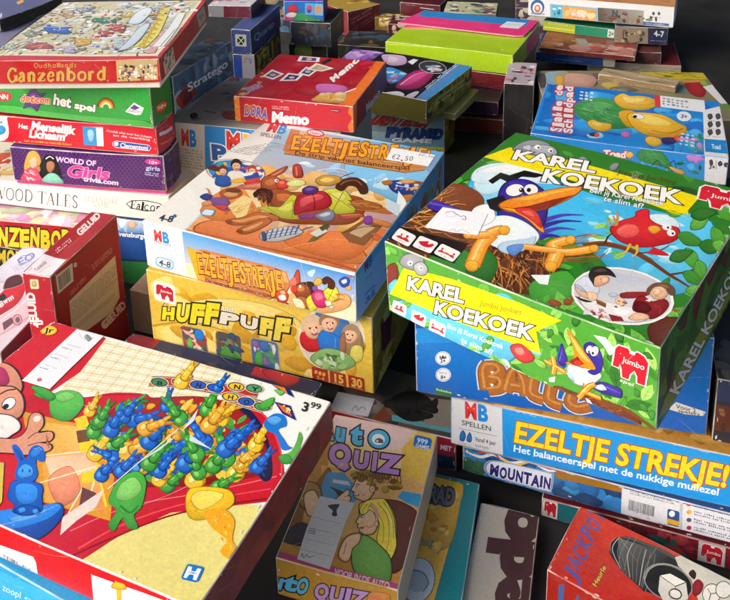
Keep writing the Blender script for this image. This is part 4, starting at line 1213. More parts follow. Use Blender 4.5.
  'F': '''P efeeea -158 894 3176 763 3161 -139 -325 -448
P f2ece0 618 626 3174 637 3161 -139 624 -216
G f0dcb4 f4e6c8 3a8ad6 4a9ee0 606 -92 2994 -58 3008 606 591 648
G f2dfba f2e6cc f0d8ac eed8b0 606 -92 2994 -58 3001 271 606 206
T 45:e0312f 158 408 122 3 0 141 M
T 45:1788d6 285 411 99 2 0 140 B
T 6:666666 145 367 256 6 5 44 SPELLEN
P 7ab8dc 341 33 392 46 417 74 428 152 412 179 365 189 226 186 174 173 149 145 136 66 153 39 201 29
P e6f0f6 332 58 375 66 395 86 404 142 390 161 350 169 233 168 191 160 170 140 161 83 175 64 215 56
T 25:334455 187 63 182 4 17 83 4-8
P c47a44 643 439 786 419 875 455 1798 471 2020 449 2064 287 1962 98 1659 -41 1144 -73 788 -29 742 100
P dca068 670 418 2006 432 2039 307 741 240
N 9a5a2c,e8bc8c,7a3e1c 20 361 11 5 0 8 763 330 2000 324 1908 83 848 -13
l 8a4a20 14 14 730 -30 1144 -73 1659 -41 1976 115 2064 287
P f0a82a 642 425 786 419 880 24 764 21
U 76:7a3012,32:f5aa2a E 790 112 81 15 -17 250 Z 880 131 81 -4 1 269 E 971 104 80 17 -20 228 L 1059 133 80 -6 1 247 T 1148 126 79 14 -20 266 J 1236 120 59 -5 -1 226 E 1302 133 78 16 -22 244 S 1388 151 78 -6 -2 263 T 1475 125 77 14 -20 223 R 1559 153 77 -4 -4 242 E 1645 146 75 16 -25 260 K 1730 140 76 -6 -2 222 J 1812 153 56 13 -23 239 E 1874 170 75 -4 -7 258 ! 1957 144 33 14 -25 219
T 10:5a2412 879 10 920 36 4 51 De strip van het balanceerspel
S e0a868 1871 65 2252 244 2751 352 2800 195 2466 12 1894 -33
S e8d0a8 2244 66 2359 128 2382 17 2268 -22
C 5a1a10 9 2078 269 2146 488 2185 487 2182 306
S b8462e 2078 269 2146 488 2185 487 2182 306
S d8705a 2043 304 2119 412 2149 332 2111 258
C 3a180c 9 2106 256 2215 356 2329 346 2324 229 2205 137 2123 156
S 8a4420 2106 256 2215 356 2329 346 2324 229 2205 137 2123 156
S c07838 2140 257 2222 317 2253 273 2180 218
S d8342a 2059 244 2128 298 2149 222 2090 182
E 3a180c 2187 296 20 5 -1 -24
E f4f0e6 2187 296 17 5 -1 -21
E 1a1a1a 2184 292 7 2 0 -7
S 3a1c10 2229 354 2343 399 2381 308 2335 223 2306 311
C 4a1e0c 9 2140 148 2249 167 2328 60 2241 0 2163 43
S a85a2a 2140 148 2249 167 2328 60 2241 0 2163 43
S f0d8b0 2075 107 2190 124 2242 21 2133 5
C 6a6c18 9 2262 153 2370 247 2426 123 2331 -4 2277 46
S d0cc3a 2262 153 2370 247 2426 123 2331 -4 2277 46
C 5a0c2e 9 2330 230 2445 320 2535 241 2503 110 2385 88
S c8246a 2330 230 2445 320 2535 241 2503 110 2385 88
S e86a8a 2364 234 2443 285 2488 222 2394 161
C 6a6c18 8 2489 320 2618 419 2679 310 2594 200 2518 207
S d4d040 2489 320 2618 419 2679 310 2594 200 2518 207
l 8a8c20 8 8 2510 309 2639 241
l 8a8c20 8 8 2623 397 2534 206
C 240e06 8 2467 452 2540 517 2625 466 2611 377 2546 370 2542 432 2492 402
S 4a2618 2467 452 2540 517 2625 466 2611 377 2546 370 2542 432 2492 402
C 8a5a10 6 2365 402 2423 475 2472 442 2431 379 2380 366
S e8a83a 2365 402 2423 475 2472 442 2431 379 2380 366
S 7a4aa0 2340 326 2397 365 2411 305 2360 279
L b8602c 25 8 2641 308 2710 327 2750 309
L b8602c 25 8 2611 213 2694 265 2748 266
S f0e0b0 2500 191 2597 195 2608 125 2525 116
C 5a1a10 7 1860 130 1965 195 2031 139 1984 22 1891 20
S c8482e 1860 130 1965 195 2031 139 1984 22 1891 20
S f0ece4 1895 92 1976 133 1999 74 1927 42
S a83a2a 1838 5 2020 32 1993 -41 1881 -55
S e0a878 1923 165 1982 193 1991 143 1938 122
C 101f4a 7 2680 498 2757 569 2810 544 2786 459 2716 428
S 2a4aa8 2680 498 2757 569 2810 544 2786 459 2716 428
S c8d4f0 2707 505 2767 544 2777 501 2728 471
L c83a3a 14 5 2784 565 2854 606 2847 554
S e0a060 2753 433 2821 468 2828 425 2774 399
S b8ecf8 2287 513 2392 575 2360 475 2312 457
L 7a5a2a 14 6 2577 189 2603 127
L 6a6a78 17 6 2520 115 2609 169''',
  'R': '''P 8fb3cf -133 833 3866 488 3932 -1261 -191 -85
G c2d2de a9b6b4 4e8fc0 7ab0d6 5 -29 3026 -315 3100 651 -13 606
G b8cad8 d8dcd8 9fc0d8 a8c8dc 7 9 872 -146 832 489 13 577
T 45:b0404a 241 503 116 -10 -3 130 M
T 45:3a78b0 362 493 97 -8 -3 131 B
T 6:667788 254 382 218 -28 -4 29 SPELLEN
c 3a78b0 20 238 88 533 38 523 160 233 211
T 20:3a68a0 268 94 236 -37 -2 68 4-8
D b08a5a,d8c0a0,8a9aa0,a06a3a,e0d8c8,6a8aa0 40 47 166 5 941 -50 2933 -102 3058 468 960 495''',
 },
 'huff': {
  'F': '''G e0bc48 dab23c e8c854 deba44 -56 -44 3028 -17 3050 1026 -52 1056
S e8ce74 317 671 1454 928 2102 801 2085 449 1146 430 289 400
D e6c85a,c9981e,eed27a,d8a828 34 84 251 5 49 903 2975 875 2980 54 28 38
L f0dc90 34 14 301 521 1040 835 1970 742 2336 302
L c08c1a 29 15 2 213 580 411 1144 401
P f3efe8 354 616 381 626 392 650 403 867 394 891 369 902 138 913 112 904 99 880 87 661 96 636 122 625
c f4f2ee 9 126 767 131 838 153 866 222 866 236 851 275 850 291 863 344 850 376 814 366 653 309 655 307 697 282 731 253 699 245 658 198 660 189 715 174 744 164 716 122 717
P f4f2ee 126 767 131 838 153 866 222 866 236 851 275 850 291 863 344 850 376 814 366 653 309 655 307 697 282 731 253 699 245 658 198 660 189 715 174 744 164 716 122 717
P c01530 126 767 131 838 153 866 222 866 236 851 275 850 291 863 344 850 376 814 366 653 309 655 307 697 282 731 253 699 245 658 198 660 189 715 174 744 164 716 122 717
P f4f2ee 236 851 275 850 274 835 235 837
E f4f2ee 171 815 2 0 0 -2
T 10:f4f2ee 190 764 163 -7 3 37 Jumbo
U 125:1d1d1d,62:e8d81e H 162 359 190 38 32 168 U 369 386 186 31 53 237 F 574 416 182 27 59 258 F 777 450 179 24 65 286
T 60:8a7a3a,25:f0ecdc 1043 700 165 -4 13 81 and
T 125:1d1d1d,62:e4ddcc 999 511 236 13 40 153 P
T 125:1d1d1d,62:e4ddcc 1291 537 230 -9 25 155 U
T 125:1d1d1d,62:e8d24a 1546 499 188 10 34 213 F
T 125:1d1d1d,62:e8d24a 1731 466 186 18 57 288 F
c b8a268 30 764 -46 792 -32 802 1 783 289 769 321 740 333 483 327 455 313 444 280 461 -11 475 -43 505 -56
P 5a5048 764 -46 792 -32 802 1 783 289 769 321 740 333 483 327 455 313 444 280 461 -11 475 -43 505 -56
D c83a30,e0a8a0,8a3a2a,3a8a5a,d8d0c0 24 22 74 20 489 -25 776 -15 755 303 471 296
S 1a7ad0 638 179 756 182 755 315 647 312
S 5ab050 512 2 598 -14 570 177 521 137
c b8a268 29 1238 -11 1267 3 1280 37 1286 332 1274 364 1246 378 987 375 958 361 945 328 936 29 948 -4 977 -17
P 5a4a44 1238 -11 1267 3 1280 37 1286 332 1274 364 1246 378 987 375 958 361 945 328 936 29 948 -4 977 -17
D 5a9a48,6ab05a,5a4a3a,8a6a5a,2a4a6a 24 22 72 21 964 14 1252 21 1259 347 973 344
S 2a3a6a 1111 123 1179 105 1164 202 1114 221
S 4a8a3a 971 22 1246 28 1145 104 1078 181
c b8a268 28 1753 -8 1784 9 1796 45 1789 360 1775 394 1744 407 1468 393 1437 376 1425 341 1429 21 1442 -14 1474 -26
P 4a6a9a 1753 -8 1784 9 1796 45 1789 360 1775 394 1744 407 1468 393 1437 376 1425 341 1429 21 1442 -14 1474 -26
D 4aa050,d8d8dc,8a5a9a,5ab060,b0b4c0 24 21 70 22 1459 6 1767 27 1760 375 1454 359
S 3a6ab8 1573 232 1682 280 1643 394 1535 355
S 4aa050 1466 15 1577 23 1555 231 1482 185
E e8dcbc 2489 647 406 -19 -123 -463
E dcd4c4 2489 647 382 -18 -115 -434
S 3a72b8 2313 960 2686 966 2751 685 2470 476 2270 565
S c8222c 2092 590 2200 714 2375 646 2421 519 2237 389 2110 441
S e9b795 2144 702 2167 797 2274 863 2363 823 2369 724 2320 619 2256 579 2182 605
S d8bc94 2119 658 2109 748 2163 868 2270 931 2367 901 2399 807 2379 733 2359 801 2303 822 2217 797 2159 731 2146 656
S f2c9ac 2222 695 2273 765 2329 750 2316 688 2263 657
E 3a241c 2226 725 14 3 -1 -15
E 3a241c 2307 754 13 3 -1 -15
l c98a6c 14 14 2270 729 2283 693
L 9a443c 20 20 2241 655 2280 643 2322 684
S e9b795 2376 846 2409 929 2506 971 2575 917 2566 825 2511 738 2452 712 2395 750
S 9a7a58 2349 810 2353 894 2415 995 2513 1033 2589 989 2604 896 2576 832 2569 898 2525 927 2450 920 2393 870 2372 804
S f2c9ac 2440 825 2493 880 2537 857 2517 801 2469 783
E 3a241c 2448 852 12 3 -1 -13
E 3a241c 2519 864 12 3 0 -13
l c98a6c 12 12 2485 848 2490 813
L 9a443c 17 17 2450 785 2481 767 2522 797
S 1f74cc 2325 662 2455 735 2651 660 2646 494 2469 448 2343 472
S 9a7a5a 2644 822 2757 903 2865 821 2895 585 2792 393 2620 459
S e9b795 2824 771 2814 840 2735 856 2659 791 2646 708 2677 640 2725 631 2785 679
S a88a68 2840 745 2855 821 2823 899 2743 913 2663 855 2628 765 2639 712 2661 775 2708 812 2774 823 2814 789 2818 733
S f2c9ac 2761 737 2727 776 2681 744 2686 698 2726 692
E 3a241c 2761 761 10 3 0 -12
E 3a241c 2699 755 11 3 0 -12
l c98a6c 11 11 2726 748 2713 714
L 9a443c 15 15 2743 698 2711 674 2681 692
S d8cc60 2748 602 2872 633 2867 440 2717 373
S 9a6a4a 2602 675 2667 773 2671 500 2595 481
S 86b26a 2207 297 2394 485 2658 497 2791 365 2586 213 2357 195
D 9aca7a,6a9a5a,c8d8b0,4a7a4a 18 20 67 6 2234 332 2720 485 2664 276 2358 223
P a8241c 2420 -3 2428 1 2432 9 2429 177 2426 185 2417 188 2236 188 2227 184 2224 176 2225 7 2229 -1 2238 -5
E e0a84a 2276 118 21 6 -1 -29
E e0a84a 2328 114 21 6 -1 -29
E e0a84a 2379 111 21 6 -1 -29
T 20:e0b84a 2279 24 103 -1 2 43 2-4
P a8241c 2649 -1 2657 3 2661 11 2657 177 2654 185 2645 189 2467 188 2458 185 2455 177 2457 9 2461 1 2470 -3
T 40:e0b84a 2491 44 140 3 -2 111 15
X e0b84a 1 4 2484 16 2636 15 2485 36
P a8241c 2880 4 2889 8 2892 16 2888 181 2884 189 2875 192 2700 192 2692 188 2689 180 2692 14 2696 6 2705 2
T 40:e0b84a 2725 48 137 3 -3 110 30
X e0b84a 1 4 2718 21 2868 20 2719 41''',
  'R': '''P a88a28 -368 1530 1977 245 1941 -1363 -463 307
D 8a6a1c,c0a038,4a3a14,d0b050 20 68 204 3 65 969 736 775 697 -4 3 30
P 5a2020 594 289 620 293 632 317 647 614 638 643 614 659 339 721 315 716 303 693 286 405 294 377 317 360
T 80:222,40:e0d060 225 19 430 -50 -29 137 HUFF''',
 },
 'bunny': {  # lid art also holds painted glare of the plastic wrap, as pale shards
  'T': '''P f3f2ee -1147 1933 3615 2329 3536 -164 1098 -505
P efe6c4 717 2112 2414 2196 2425 1875 2098 1613 1699 1529 872 1355
l fbf6e2 11 11 737 2137 813 1391
l d8c890 11 11 809 2139 886 1401
l fbf6e2 11 11 882 2142 958 1411
l d8c890 11 11 954 2144 1030 1421
l fbf6e2 11 11 1025 2146 1102 1431
l d8c890 11 11 1096 2149 1173 1441
l fbf6e2 11 11 1167 2151 1244 1451
l d8c890 11 11 1237 2154 1315 1461
l fbf6e2 11 11 1307 2156 1385 1471
l d8c890 11 11 1376 2158 1455 1480
l fbf6e2 11 11 1445 2161 1524 1490
l d8c890 11 11 1513 2163 1593 1500
l fbf6e2 11 11 1581 2165 1662 1509
l d8c890 11 11 1649 2167 1731 1519
l fbf6e2 11 11 1716 2170 1799 1528
l d8c890 10 10 1783 2172 1866 1538
l fbf6e2 10 10 1849 2174 1933 1547
l d8c890 10 10 1915 2176 2000 1556
l fbf6e2 10 10 1980 2179 2067 1566
l d8c890 10 10 2045 2181 2133 1575
l fbf6e2 10 10 2110 2183 2199 1584
l d8c890 10 10 2174 2185 2265 1593
l fbf6e2 10 10 2238 2187 2330 1602
l d8c890 10 10 2301 2190 2395 1612
l fbf6e2 10 10 2365 2192 2459 1621
l d8c890 10 10 2427 2194 2524 1630
l fdf8e8 11 11 748 2124 2462 2192
l dccb8e 11 11 753 2065 2467 2158
l fdf8e8 11 11 759 2008 2472 2124
l dccb8e 11 11 765 1951 2476 2090
l fdf8e8 11 11 771 1895 2481 2057
l dccb8e 11 11 776 1839 2486 2024
l fdf8e8 11 11 782 1784 2490 1991
l dccb8e 11 11 787 1730 2495 1958
l fdf8e8 11 11 793 1676 2499 1926
l dccb8e 10 10 798 1623 2504 1894
l fdf8e8 10 10 803 1570 2508 1862
l dccb8e 10 10 808 1518 2512 1830
l fdf8e8 10 10 814 1467 2517 1798
l dccb8e 10 10 819 1416 2521 1767
l fdf8e8 10 10 824 1366 2525 1736
P d31220 -849 1412 -25 2193 778 2135 880 1625 798 1298 1331 863 1772 -47 1318 -593
S c41020 623 1189 1081 1265 1356 1510 1757 1607 1510 1187 1070 887
G e9dc7c e4d678 f2ecc0 eee6b0 2278 -46 3456 15 3360 781 2618 485
P e6da82 2209 -56 2348 328 2606 631 2997 838 3378 938 3410 -3
S c9152a 1026 1216 1208 1397 1557 1559 2014 1649 2312 1708 2509 1866 2865 1813 3138 1589 3373 1308 3461 1084 3353 979 3073 868 2711 622 2482 285 2296 -65 2050 -120 1708 122 1279 720
P c9152a 1772 -47 1799 362 2201 628 3342 1296 3474 1027 2722 606 2438 220 2320 -38
L e84a52 19 12 2252 71 2423 358 2752 699 3355 1105
L 8e0a1a 20 17 2242 -6 2476 292 2798 636 3374 1008
L ee7a7c 9 9 2079 172 2376 539 2838 858 3341 1229
L e2434c 20 15 2715 1849 2965 1748 3237 1484 3380 1244
S a80f22 1767 1157 2136 1560 2674 1740 3034 1524 3248 1259 3003 1052 2490 785 2134 710
S 141a4a 2469 1823 2778 1780 3083 1543 3300 1235 3253 1151 3078 1282 2852 1453
L 2a3a9a 14 14 2727 1656 3010 1395 3248 1192
T 5:7a8ad8 2993 1389 218 -167 15 42 PUSH
P e09a20 719 1016 1765 1131 2317 365 1641 300
G f0a848 e88a4a f6cf70 e8b040 1681 315 2228 409 1507 1082 978 982
G f6ddb8 e8d0a0 f4b890 f0c8a0 1587 494 1870 717 1684 854 1330 668
S f0906a 1539 497 1619 676 1885 503 1834 324
L f8ecc4 12 16 1369 1132 1524 1063 1870 717 2072 317
L f8ecc4 12 16 1288 663 1703 897
L f8ecc4 12 15 1489 433 1858 781
L f8ecc4 11 14 1945 296 1887 525
P f2d11a 1263 1118 1334 1199 1456 1101 1385 1035
P f2d11a 1511 908 1607 995 1712 913 1592 830
P f2d11a 1762 652 1871 741 1990 653 1844 573
l f6d83a 19 19 1281 1232 2197 458 2052 339
P 7a4a2a 1385 1009 1473 1069 1589 963 1502 904
P 6a3a3a 1873 541 2026 537 2103 400 2008 342
P e8d8cc 1926 248 2062 594 2120 427 2059 262 2031 114
S 9a1a1e 1563 1207 1609 1494 2208 1779 2661 1761 3050 1531 3200 1240 2792 925 2320 739 1984 762
D e8a81c,1a5cc0,3a9a3a,f0b828,d8861c,1450a8,4aac44,f4c84a,2a70d0 130 30 76 77 1598 1194 1644 1480 2223 1757 2657 1733 3017 1518 3158 1246 2768 960 2293 772 1964 811
R 3fa437 2a7a2a 82cc62 1623 1390 60 111 137 -91
R 1666d0 0c4aa8 4a9af0 1973 1565 -61 125 99 6
R 3fa437 2a7a2a 82cc62 2367 1676 -44 169 137 -17
R 1666d0 0c4aa8 4a9af0 1809 1302 96 84 120 -108
R 3fa437 2a7a2a 82cc62 2172 1494 -166 98 37 110
R f4c624 cc961c fce684 2506 1649 67 96 107 -90
R 3fa437 2a7a2a 82cc62 1725 1016 -3 148 155 -50
R 3fa437 2a7a2a 82cc62 2104 1212 -1 153 149 -49
R f2b02a cc841c fad878 2476 1356 -162 -4 -55 143
R 1666d0 0c4aa8 4a9af0 2802 1434 46 137 132 -77
R 1666d0 0c4aa8 4a9af0 1891 899 -121 0 -41 94
R 3fa437 2a7a2a 82cc62 2204 1081 87 50 77 -86
R 3fa437 2a7a2a 82cc62 2515 1178 107 59 87 -106
R 3fa437 2a7a2a 82cc62 2834 1256 -142 135 84 85
R 1666d0 0c4aa8 4a9af0 2081 800 2 121 126 -39
R 1666d0 0c4aa8 4a9af0 2388 921 -5 121 118 -31
R 3fa437 2a7a2a 82cc62 2693 1041 -127 107 66 76
R 1666d0 0c4aa8 4a9af0 2552 1337 -158 97 43 107
R f2b02a cc841c fad878 1976 1263 81 99 127 -100
R f2b02a cc841c fad878 2496 1515 -1 166 148 -50
R 1666d0 0c4aa8 4a9af0 1681 1149 -48 159 148 -20
R 1666d0 0c4aa8 4a9af0 1698 1312 -20 125 121 -31
R f2b02a cc841c fad878 2002 978 118 136 177 -135
R f2b02a cc841c fad878 2301 1239 -33 178 159 -29
R f2b02a cc841c fad878 2516 1422 -42 175 146 -17
R f4c624 cc961c fce684 2559 1617 -22 156 130 -28
R 1666d0 0c4aa8 4a9af0 2333 1107 67 132 147 -93
R 1666d0 0c4aa8 4a9af0 2213 875 15 141 146 -54
R 3fa437 2a7a2a 82cc62 1823 980 39 124 143 -72
R 3fa437 2a7a2a 82cc62 1542 1070 -70 147 133 -1
R f4c624 cc961c fce684 1734 874 -24 144 146 -32
R 1666d0 0c4aa8 4a9af0 1947 703 -4 113 120 -33
R f4c624 cc961c fce684 1335 1253 -36 117 113 -19
R f4c624 cc961c fce684 3008 1466 -13 146 121 -25
R 1666d0 0c4aa8 4a9af0 3147 1264 13 121 106 -39
R 3fa437 2a7a2a 82cc62 2943 964 52 92 96 -65
R f4c624 cc961c fce684 2240 708 12 108 114 -40
R 3fa437 2a7a2a 82cc62 1510 1187 -39 137 132 -22
R 1666d0 0c4aa8 4a9af0 2099 1161 -2 157 154 -49
R 1666d0 0c4aa8 4a9af0 2546 1074 12 158 151 -54
R 3fa437 2a7a2a 82cc62 2785 1144 9 140 129 -44
R 3fa437 2a7a2a 82cc62 2254 959 0 139 137 -42
R 3fa437 2a7a2a 82cc62 2564 1197 -152 101 51 98
R 1666d0 0c4aa8 4a9af0 2785 1331 39 144 137 -72
R f4c624 cc961c fce684 2725 964 10 164 155 -50
R 3fa437 2a7a2a 82cc62 2541 826 30 112 117 -53
R f4c624 cc961c fce684 2440 852 16 119 122 -46
R f4c624 cc961c fce684 3006 1141 27 143 132 -57
R f2b02a cc841c fad878 2981 1245 36 120 114 -60
K
P d8e4dc 2155 921 2296 1337 2279 1642 2331 1503 2246 1109
P d0e0e8 2427 1288 2676 1277 2394 1350
l f0f0ea 10 10 2093 606 2184 1049 2250 1369
R 3fa437 2a7a2a 82cc62 1081 1237 -236 22 -77 177
K
S 57b848 858 1236 891 1362 1059 1398 1227 1293 1245 1085 1048 1062
S 7aca62 875 1271 938 1366 1079 1348 1007 1237
S 3fa437 548 1290 711 1323 894 1278 859 1208
S 3fa437 2174 511 2118 703 2194 845 2341 791 2468 576 2468 475 2575 389 2500 360 2395 416 2414 296 2327 329 2300 458
S 82cc62 2161 676 2219 787 2361 712 2344 579 2223 551
L 2a7a2a 18 18 2299 509 2419 485 2437 564
S f0c01c 2768 747 2737 861 2881 939 3058 966 3152 879 3113 762 2991 634 2880 629
S f8dc5a 2795 778 2826 875 3007 925 3035 853 2937 712
S f0aa1c 2978 708 3092 794 3242 734 3324 576 3422 506 3401 426 3294 454 3281 559 3121 608
N f8d85a,d8921a 12 50 13 4 -21 40 3008 720 3183 770 3384 509 3299 475
S 1f78d8 2944 1714 2980 1831 3078 1843 3153 1744 3109 1676 3215 1595 3280 1548 3324 1541 3253 1490 3127 1609 3009 1638
S 55a8ee 2948 1741 3001 1813 3084 1794 3052 1705
S 5cb04a 3261 1423 3328 1496 3324 1613 3295 1724 3352 1672 3378 1586 3403 1502 3428 1419 3343 1363
S 3f9a3a 3253 1420 3328 1461 3396 1407 3327 1357
L d8c8a0 149 149 1629 1773 1869 1850 2131 1891 2388 1932 2705 2010
L 1a1a4a 132 132 1629 1773 1869 1850 2131 1891 2388 1932 2705 2010
L d8c8a0 114 114 1629 1773 1869 1850 2131 1891 2388 1932 2705 2010
L c02a2a 97 97 1629 1773 1869 1850 2131 1891 2388 1932 2705 2010
E e8d8a8 1721 1794 98 18 36 -58
E 3a2a5a 1721 1794 89 16 31 -50
E 3a8a4a 1721 1794 75 14 24 -40
E e8d8a8 1915 1867 97 18 34 -59
E 3a2a5a 1915 1867 88 16 29 -51
E f0b01c 1915 1867 74 13 23 -40
E e8d8a8 2105 1896 96 17 32 -59
E 3a2a5a 2105 1896 87 16 28 -50
E 2a5ab8 2105 1896 73 13 22 -40
E e8d8a8 2283 1920 95 17 31 -58
E 3a2a5a 2283 1920 86 16 26 -50
E 1a5ad0 2283 1920 72 13 21 -40
E e8d8a8 2466 2004 94 17 29 -59
E 3a2a5a 2466 2004 85 15 25 -51
E f4c81c 2466 2004 72 13 20 -40
E e8d8a8 2642 2043 93 17 28 -59
E 3a2a5a 2642 2043 84 15 24 -51
E 4aa85a 2642 2043 71 13 19 -40
L d8c8a0 142 142 2459 1874 2651 1865 2865 1866
L 1a1a4a 126 126 2459 1874 2651 1865 2865 1866
L d8c8a0 109 109 2459 1874 2651 1865 2865 1866
L c02a2a 93 93 2459 1874 2651 1865 2865 1866
E e8d8a8 2484 1870 93 17 29 -57
E 3a2a5a 2484 1870 84 16 25 -49
E f0c01c 2484 1870 70 13 20 -39
E e8d8a8 2660 1869 91 17 27 -57
E 3a2a5a 2660 1869 83 15 23 -49
E 2a5ab8 2660 1869 69 13 18 -39
E e8d8a8 2833 1867 90 17 25 -56
E 3a2a5a 2833 1867 82 15 22 -48
E 4aa85a 2833 1867 68 13 17 -38
T 35:1a1a3a 1710 1760 64 10 -21 43 B
T 35:1a1a3a 2093 1863 62 9 -22 49 N
T 35:1a1a3a 2453 1971 70 13 -20 50 N
T 35:1a1a3a 2629 2009 69 12 -19 50 Y
T 35:1a1a3a 2647 1837 59 9 -18 47 O
T 35:1a1a3a 2471 1838 60 9 -20 48 H
P 1a2a7a 2720 2172 2864 2113 3056 2075 2883 2234
P e87a2a 2761 2159 2984 2089 2876 2188
S 6ac05a 2828 2099 2930 2110 2920 2050
P 1a2a7a 2906 1963 3070 1972 3209 1829 3049 1858
P e0602a 2944 1950 3064 1943 3152 1858 3045 1883
D f0c01c,f8e8a0,4aa85a 8 6 19 5 2953 1954 3064 1943 3137 1866 3054 1886
R f4c624 cc961c fce684 1926 1886 -20 163 145 -44
R 1666d0 0c4aa8 4a9af0 2310 1931 -8 103 89 -28
S 4ab040 2791 1865 2823 1958 2880 2008 2913 1912 2852 1835
T 30:2a2a2a 3187 1957 71 1 -28 103 3
T 12:2a2a2a 3247 2019 104 7 -19 67 99
P 1a78c8 3263 169 3277 177 3281 192 3264 278 3255 292 3238 295 3144 281 3130 273 3127 257 3145 171 3155 158 3171 155
P f4f6f8 3163 169 3187 172 3191 209 3223 214 3239 180 3265 185 3247 277 3217 272 3218 242 3185 237 3173 266 3143 261
T 20:1a78c8 3176 215 63 10 -3 13 JUMBO
C 2a1210 24 -341 1354 -15 1444 195 1429 429 1304 517 1191 446 1107 205 986
S d88c6c -341 1354 -15 1444 195 1429 429 1304 517 1191 446 1107 205 986
S b02a5a -42 1339 96 1391 291 1282 300 1196 144 1166
C 2a1210 23 138 1047 339 1211 517 1191 678 1083 760 951 673 864 479 737
S de9474 138 1047 339 1211 517 1191 678 1083 760 951 673 864 479 737
E 2a1210 529 1040 13 68 79 -35
E f6f4f2 529 1040 12 61 68 -31
E 1a1a1a 532 999 6 29 33 -14
L 2a1210 19 19 350 1099 382 1169 447 1208
C 2a1210 17 397 811 613 921 781 906 875 838 861 755 828 692 637 593
S f0e8e2 397 811 613 921 781 906 875 838 861 755 828 692 637 593
C 2a1210 21 705 645 915 726 947 840 850 986 866 1045 949 1037 1042 954 1070 862 1166 912 1228 885 1245 829 1176 778 1280 793 1322 749 1262 689 1161 626 1007 590 818 540
S de9878 705 645 915 726 947 840 850 986 866 1045 949 1037 1042 954 1070 862 1166 912 1228 885 1245 829 1176 778 1280 793 1322 749 1262 689 1161 626 1007 590 818 540
L 2a1210 9 9 1037 773 1053 855 1140 914
L 2a1210 9 9 1099 711 1159 771 1254 820
E f8e4dc 932 991 21 26 36 -24
S 0b4aa6 1444 -102 1339 35 1481 153 1678 262 1797 341 1883 313 1932 231 1927 82 1853 -24 1664 -147
S 2a86ea 1385 -48 1332 42 1478 156 1677 264 1792 334 1861 314 1832 191 1705 61 1544 -33
S 57a6f6 1525 68 1636 173 1762 264 1726 169 1624 78
S 0d58c0 1262 366 1310 275 1370 213 1467 188 1504 131 1604 140 1727 189 1723 249 1628 336 1576 402 1497 436 1360 404
S 2f8cee 1327 347 1428 404 1535 386 1610 287 1545 220 1437 239
S 0b4aa6 1497 159 1545 220 1670 248 1731 207 1671 159 1573 128
S 3a94f2 1528 171 1563 202 1602 180 1573 148
S 3a94f2 1645 208 1676 230 1710 207 1685 185
S 0f62cc 1232 421 1162 532 1090 574 971 648 980 682 1075 652 1198 593 1148 681 1163 743 1245 741 1320 688 1366 630 1332 613 1282 626 1337 565 1423 496 1433 422 1335 383
S 3f9cf6 1221 462 1220 543 1312 544 1385 481 1352 423 1282 418
S 0b4aa6 1009 639 1061 635 1171 582 1161 564 1089 598
S 2a80e0 1177 656 1185 720 1256 711 1271 657 1237 620
l 8ac4fc 6 6 1177 704 1211 732 1259 717
E 0b4aa6 1265 480 8 3 13 -13
E 0b4aa6 1325 503 8 3 13 -13
L 0b4aa6 8 8 1328 432 1360 431 1370 453
L 8ac4fc 5 5 1507 2 1616 85 1728 210 1812 325
P d8c24a 908 456 1044 486 1341 180 1401 -1
X 3a2a10 5 3 1324 49 1418 107 943 446
T 20:222222 68 1976 94 35 -42 73 Jr
E f0a81c 90 2019 89 33 62 -65
E f8d040 90 2019 73 27 49 -52
T 25:2a1a10 84 1973 84 31 -52 69 Jr''',
  'sT1': '''P eceef2 375 2139 736 2146 767 1329 414 1320
l 9aa0aa 5 5 442 1907 635 1908
X 778 1 3 438 1835 574 1838 439 1867
l 9aa0aa 5 5 443 1743 630 1738
X 778 1 4 439 1673 570 1676 440 1704
l 9aa0aa 5 5 445 1584 625 1574
X 778 1 5 441 1517 566 1519 442 1547
S 8a9aa8 544 2068 547 2109 641 2071 638 2021
L 6a7a58 15 5 541 2107 617 2062 653 2092
S c8687a 545 1392 571 1416 607 1393 582 1366
L aab 5 5 440 2096 546 2036 546 2095 583 2024''',
  'F': '''P d5141f 820 351 3616 579 3517 -211 399 -1164
P e9e9ee 989 104 1819 187 1839 135 1822 -138 893 -256
P f3f2ee 2423 274 3506 364 3458 -340 2398 -12
B 9 1452 -44 1740 -72 1477 60
X 889 1 4 1327 -194 1751 -171 1338 -147
L e0b62a 50 40 2687 317 2668 95 2659 -66
S e0b62a 2615 226 2647 298 2744 323 2754 271''',
  'R': '''P 8e1420 -111 244 -53 538 2339 302 2319 -551
D 9a1822,7c101a 14 94 236 3 17 274 2125 310 2168 49 75 -79''',
 },
 'underb': {
  'F': '''G 2aa0dc 2aa0dc 3ab4ea 3ab4ea -40 -319 1181 180 1076 512 117 398
T 0:d8eef8 330 213 220 28 23 80 zoopl
T 0:d8eef8 586 262 229 36 15 44 ons''',
 },
 'geluid': {
  'T': '''P a9162a 36 -136 564 -81 574 1383 80 1363
P eeeaf0 27 -22 390 22 372 376 13 418
T 14:a84a58 163 63 6 208 -61 27 Telekids
l b06a74 6 6 211 55 233 244
X b88 1 4 70 39 76 126 37 65
T 45:f2e6e2 210 915 0 513 -115 84 GELUID
X e8c8c8 2 6 175 478 188 817 85 546''',
  'F': '''P b41f30 -38 1921 463 1977 441 1026 -118 1029
c 8a6a40 17 201 1720 215 1728 221 1743 225 1838 220 1851 207 1855 120 1840 107 1832 101 1817 96 1722 101 1708 114 1705
P d8cca8 201 1720 215 1728 221 1743 225 1838 220 1851 207 1855 120 1840 107 1832 101 1817 96 1722 101 1708 114 1705
S b8ac70 124 1744 186 1755 185 1824 133 1810
T 50:f2e8e4 118 1103 20 552 -116 -22 GELUID
P b41f30 -142 1248 441 1026 432 955 -147 840
T 45:f2e8e4 131 1188 4 106 105 31 n.''',
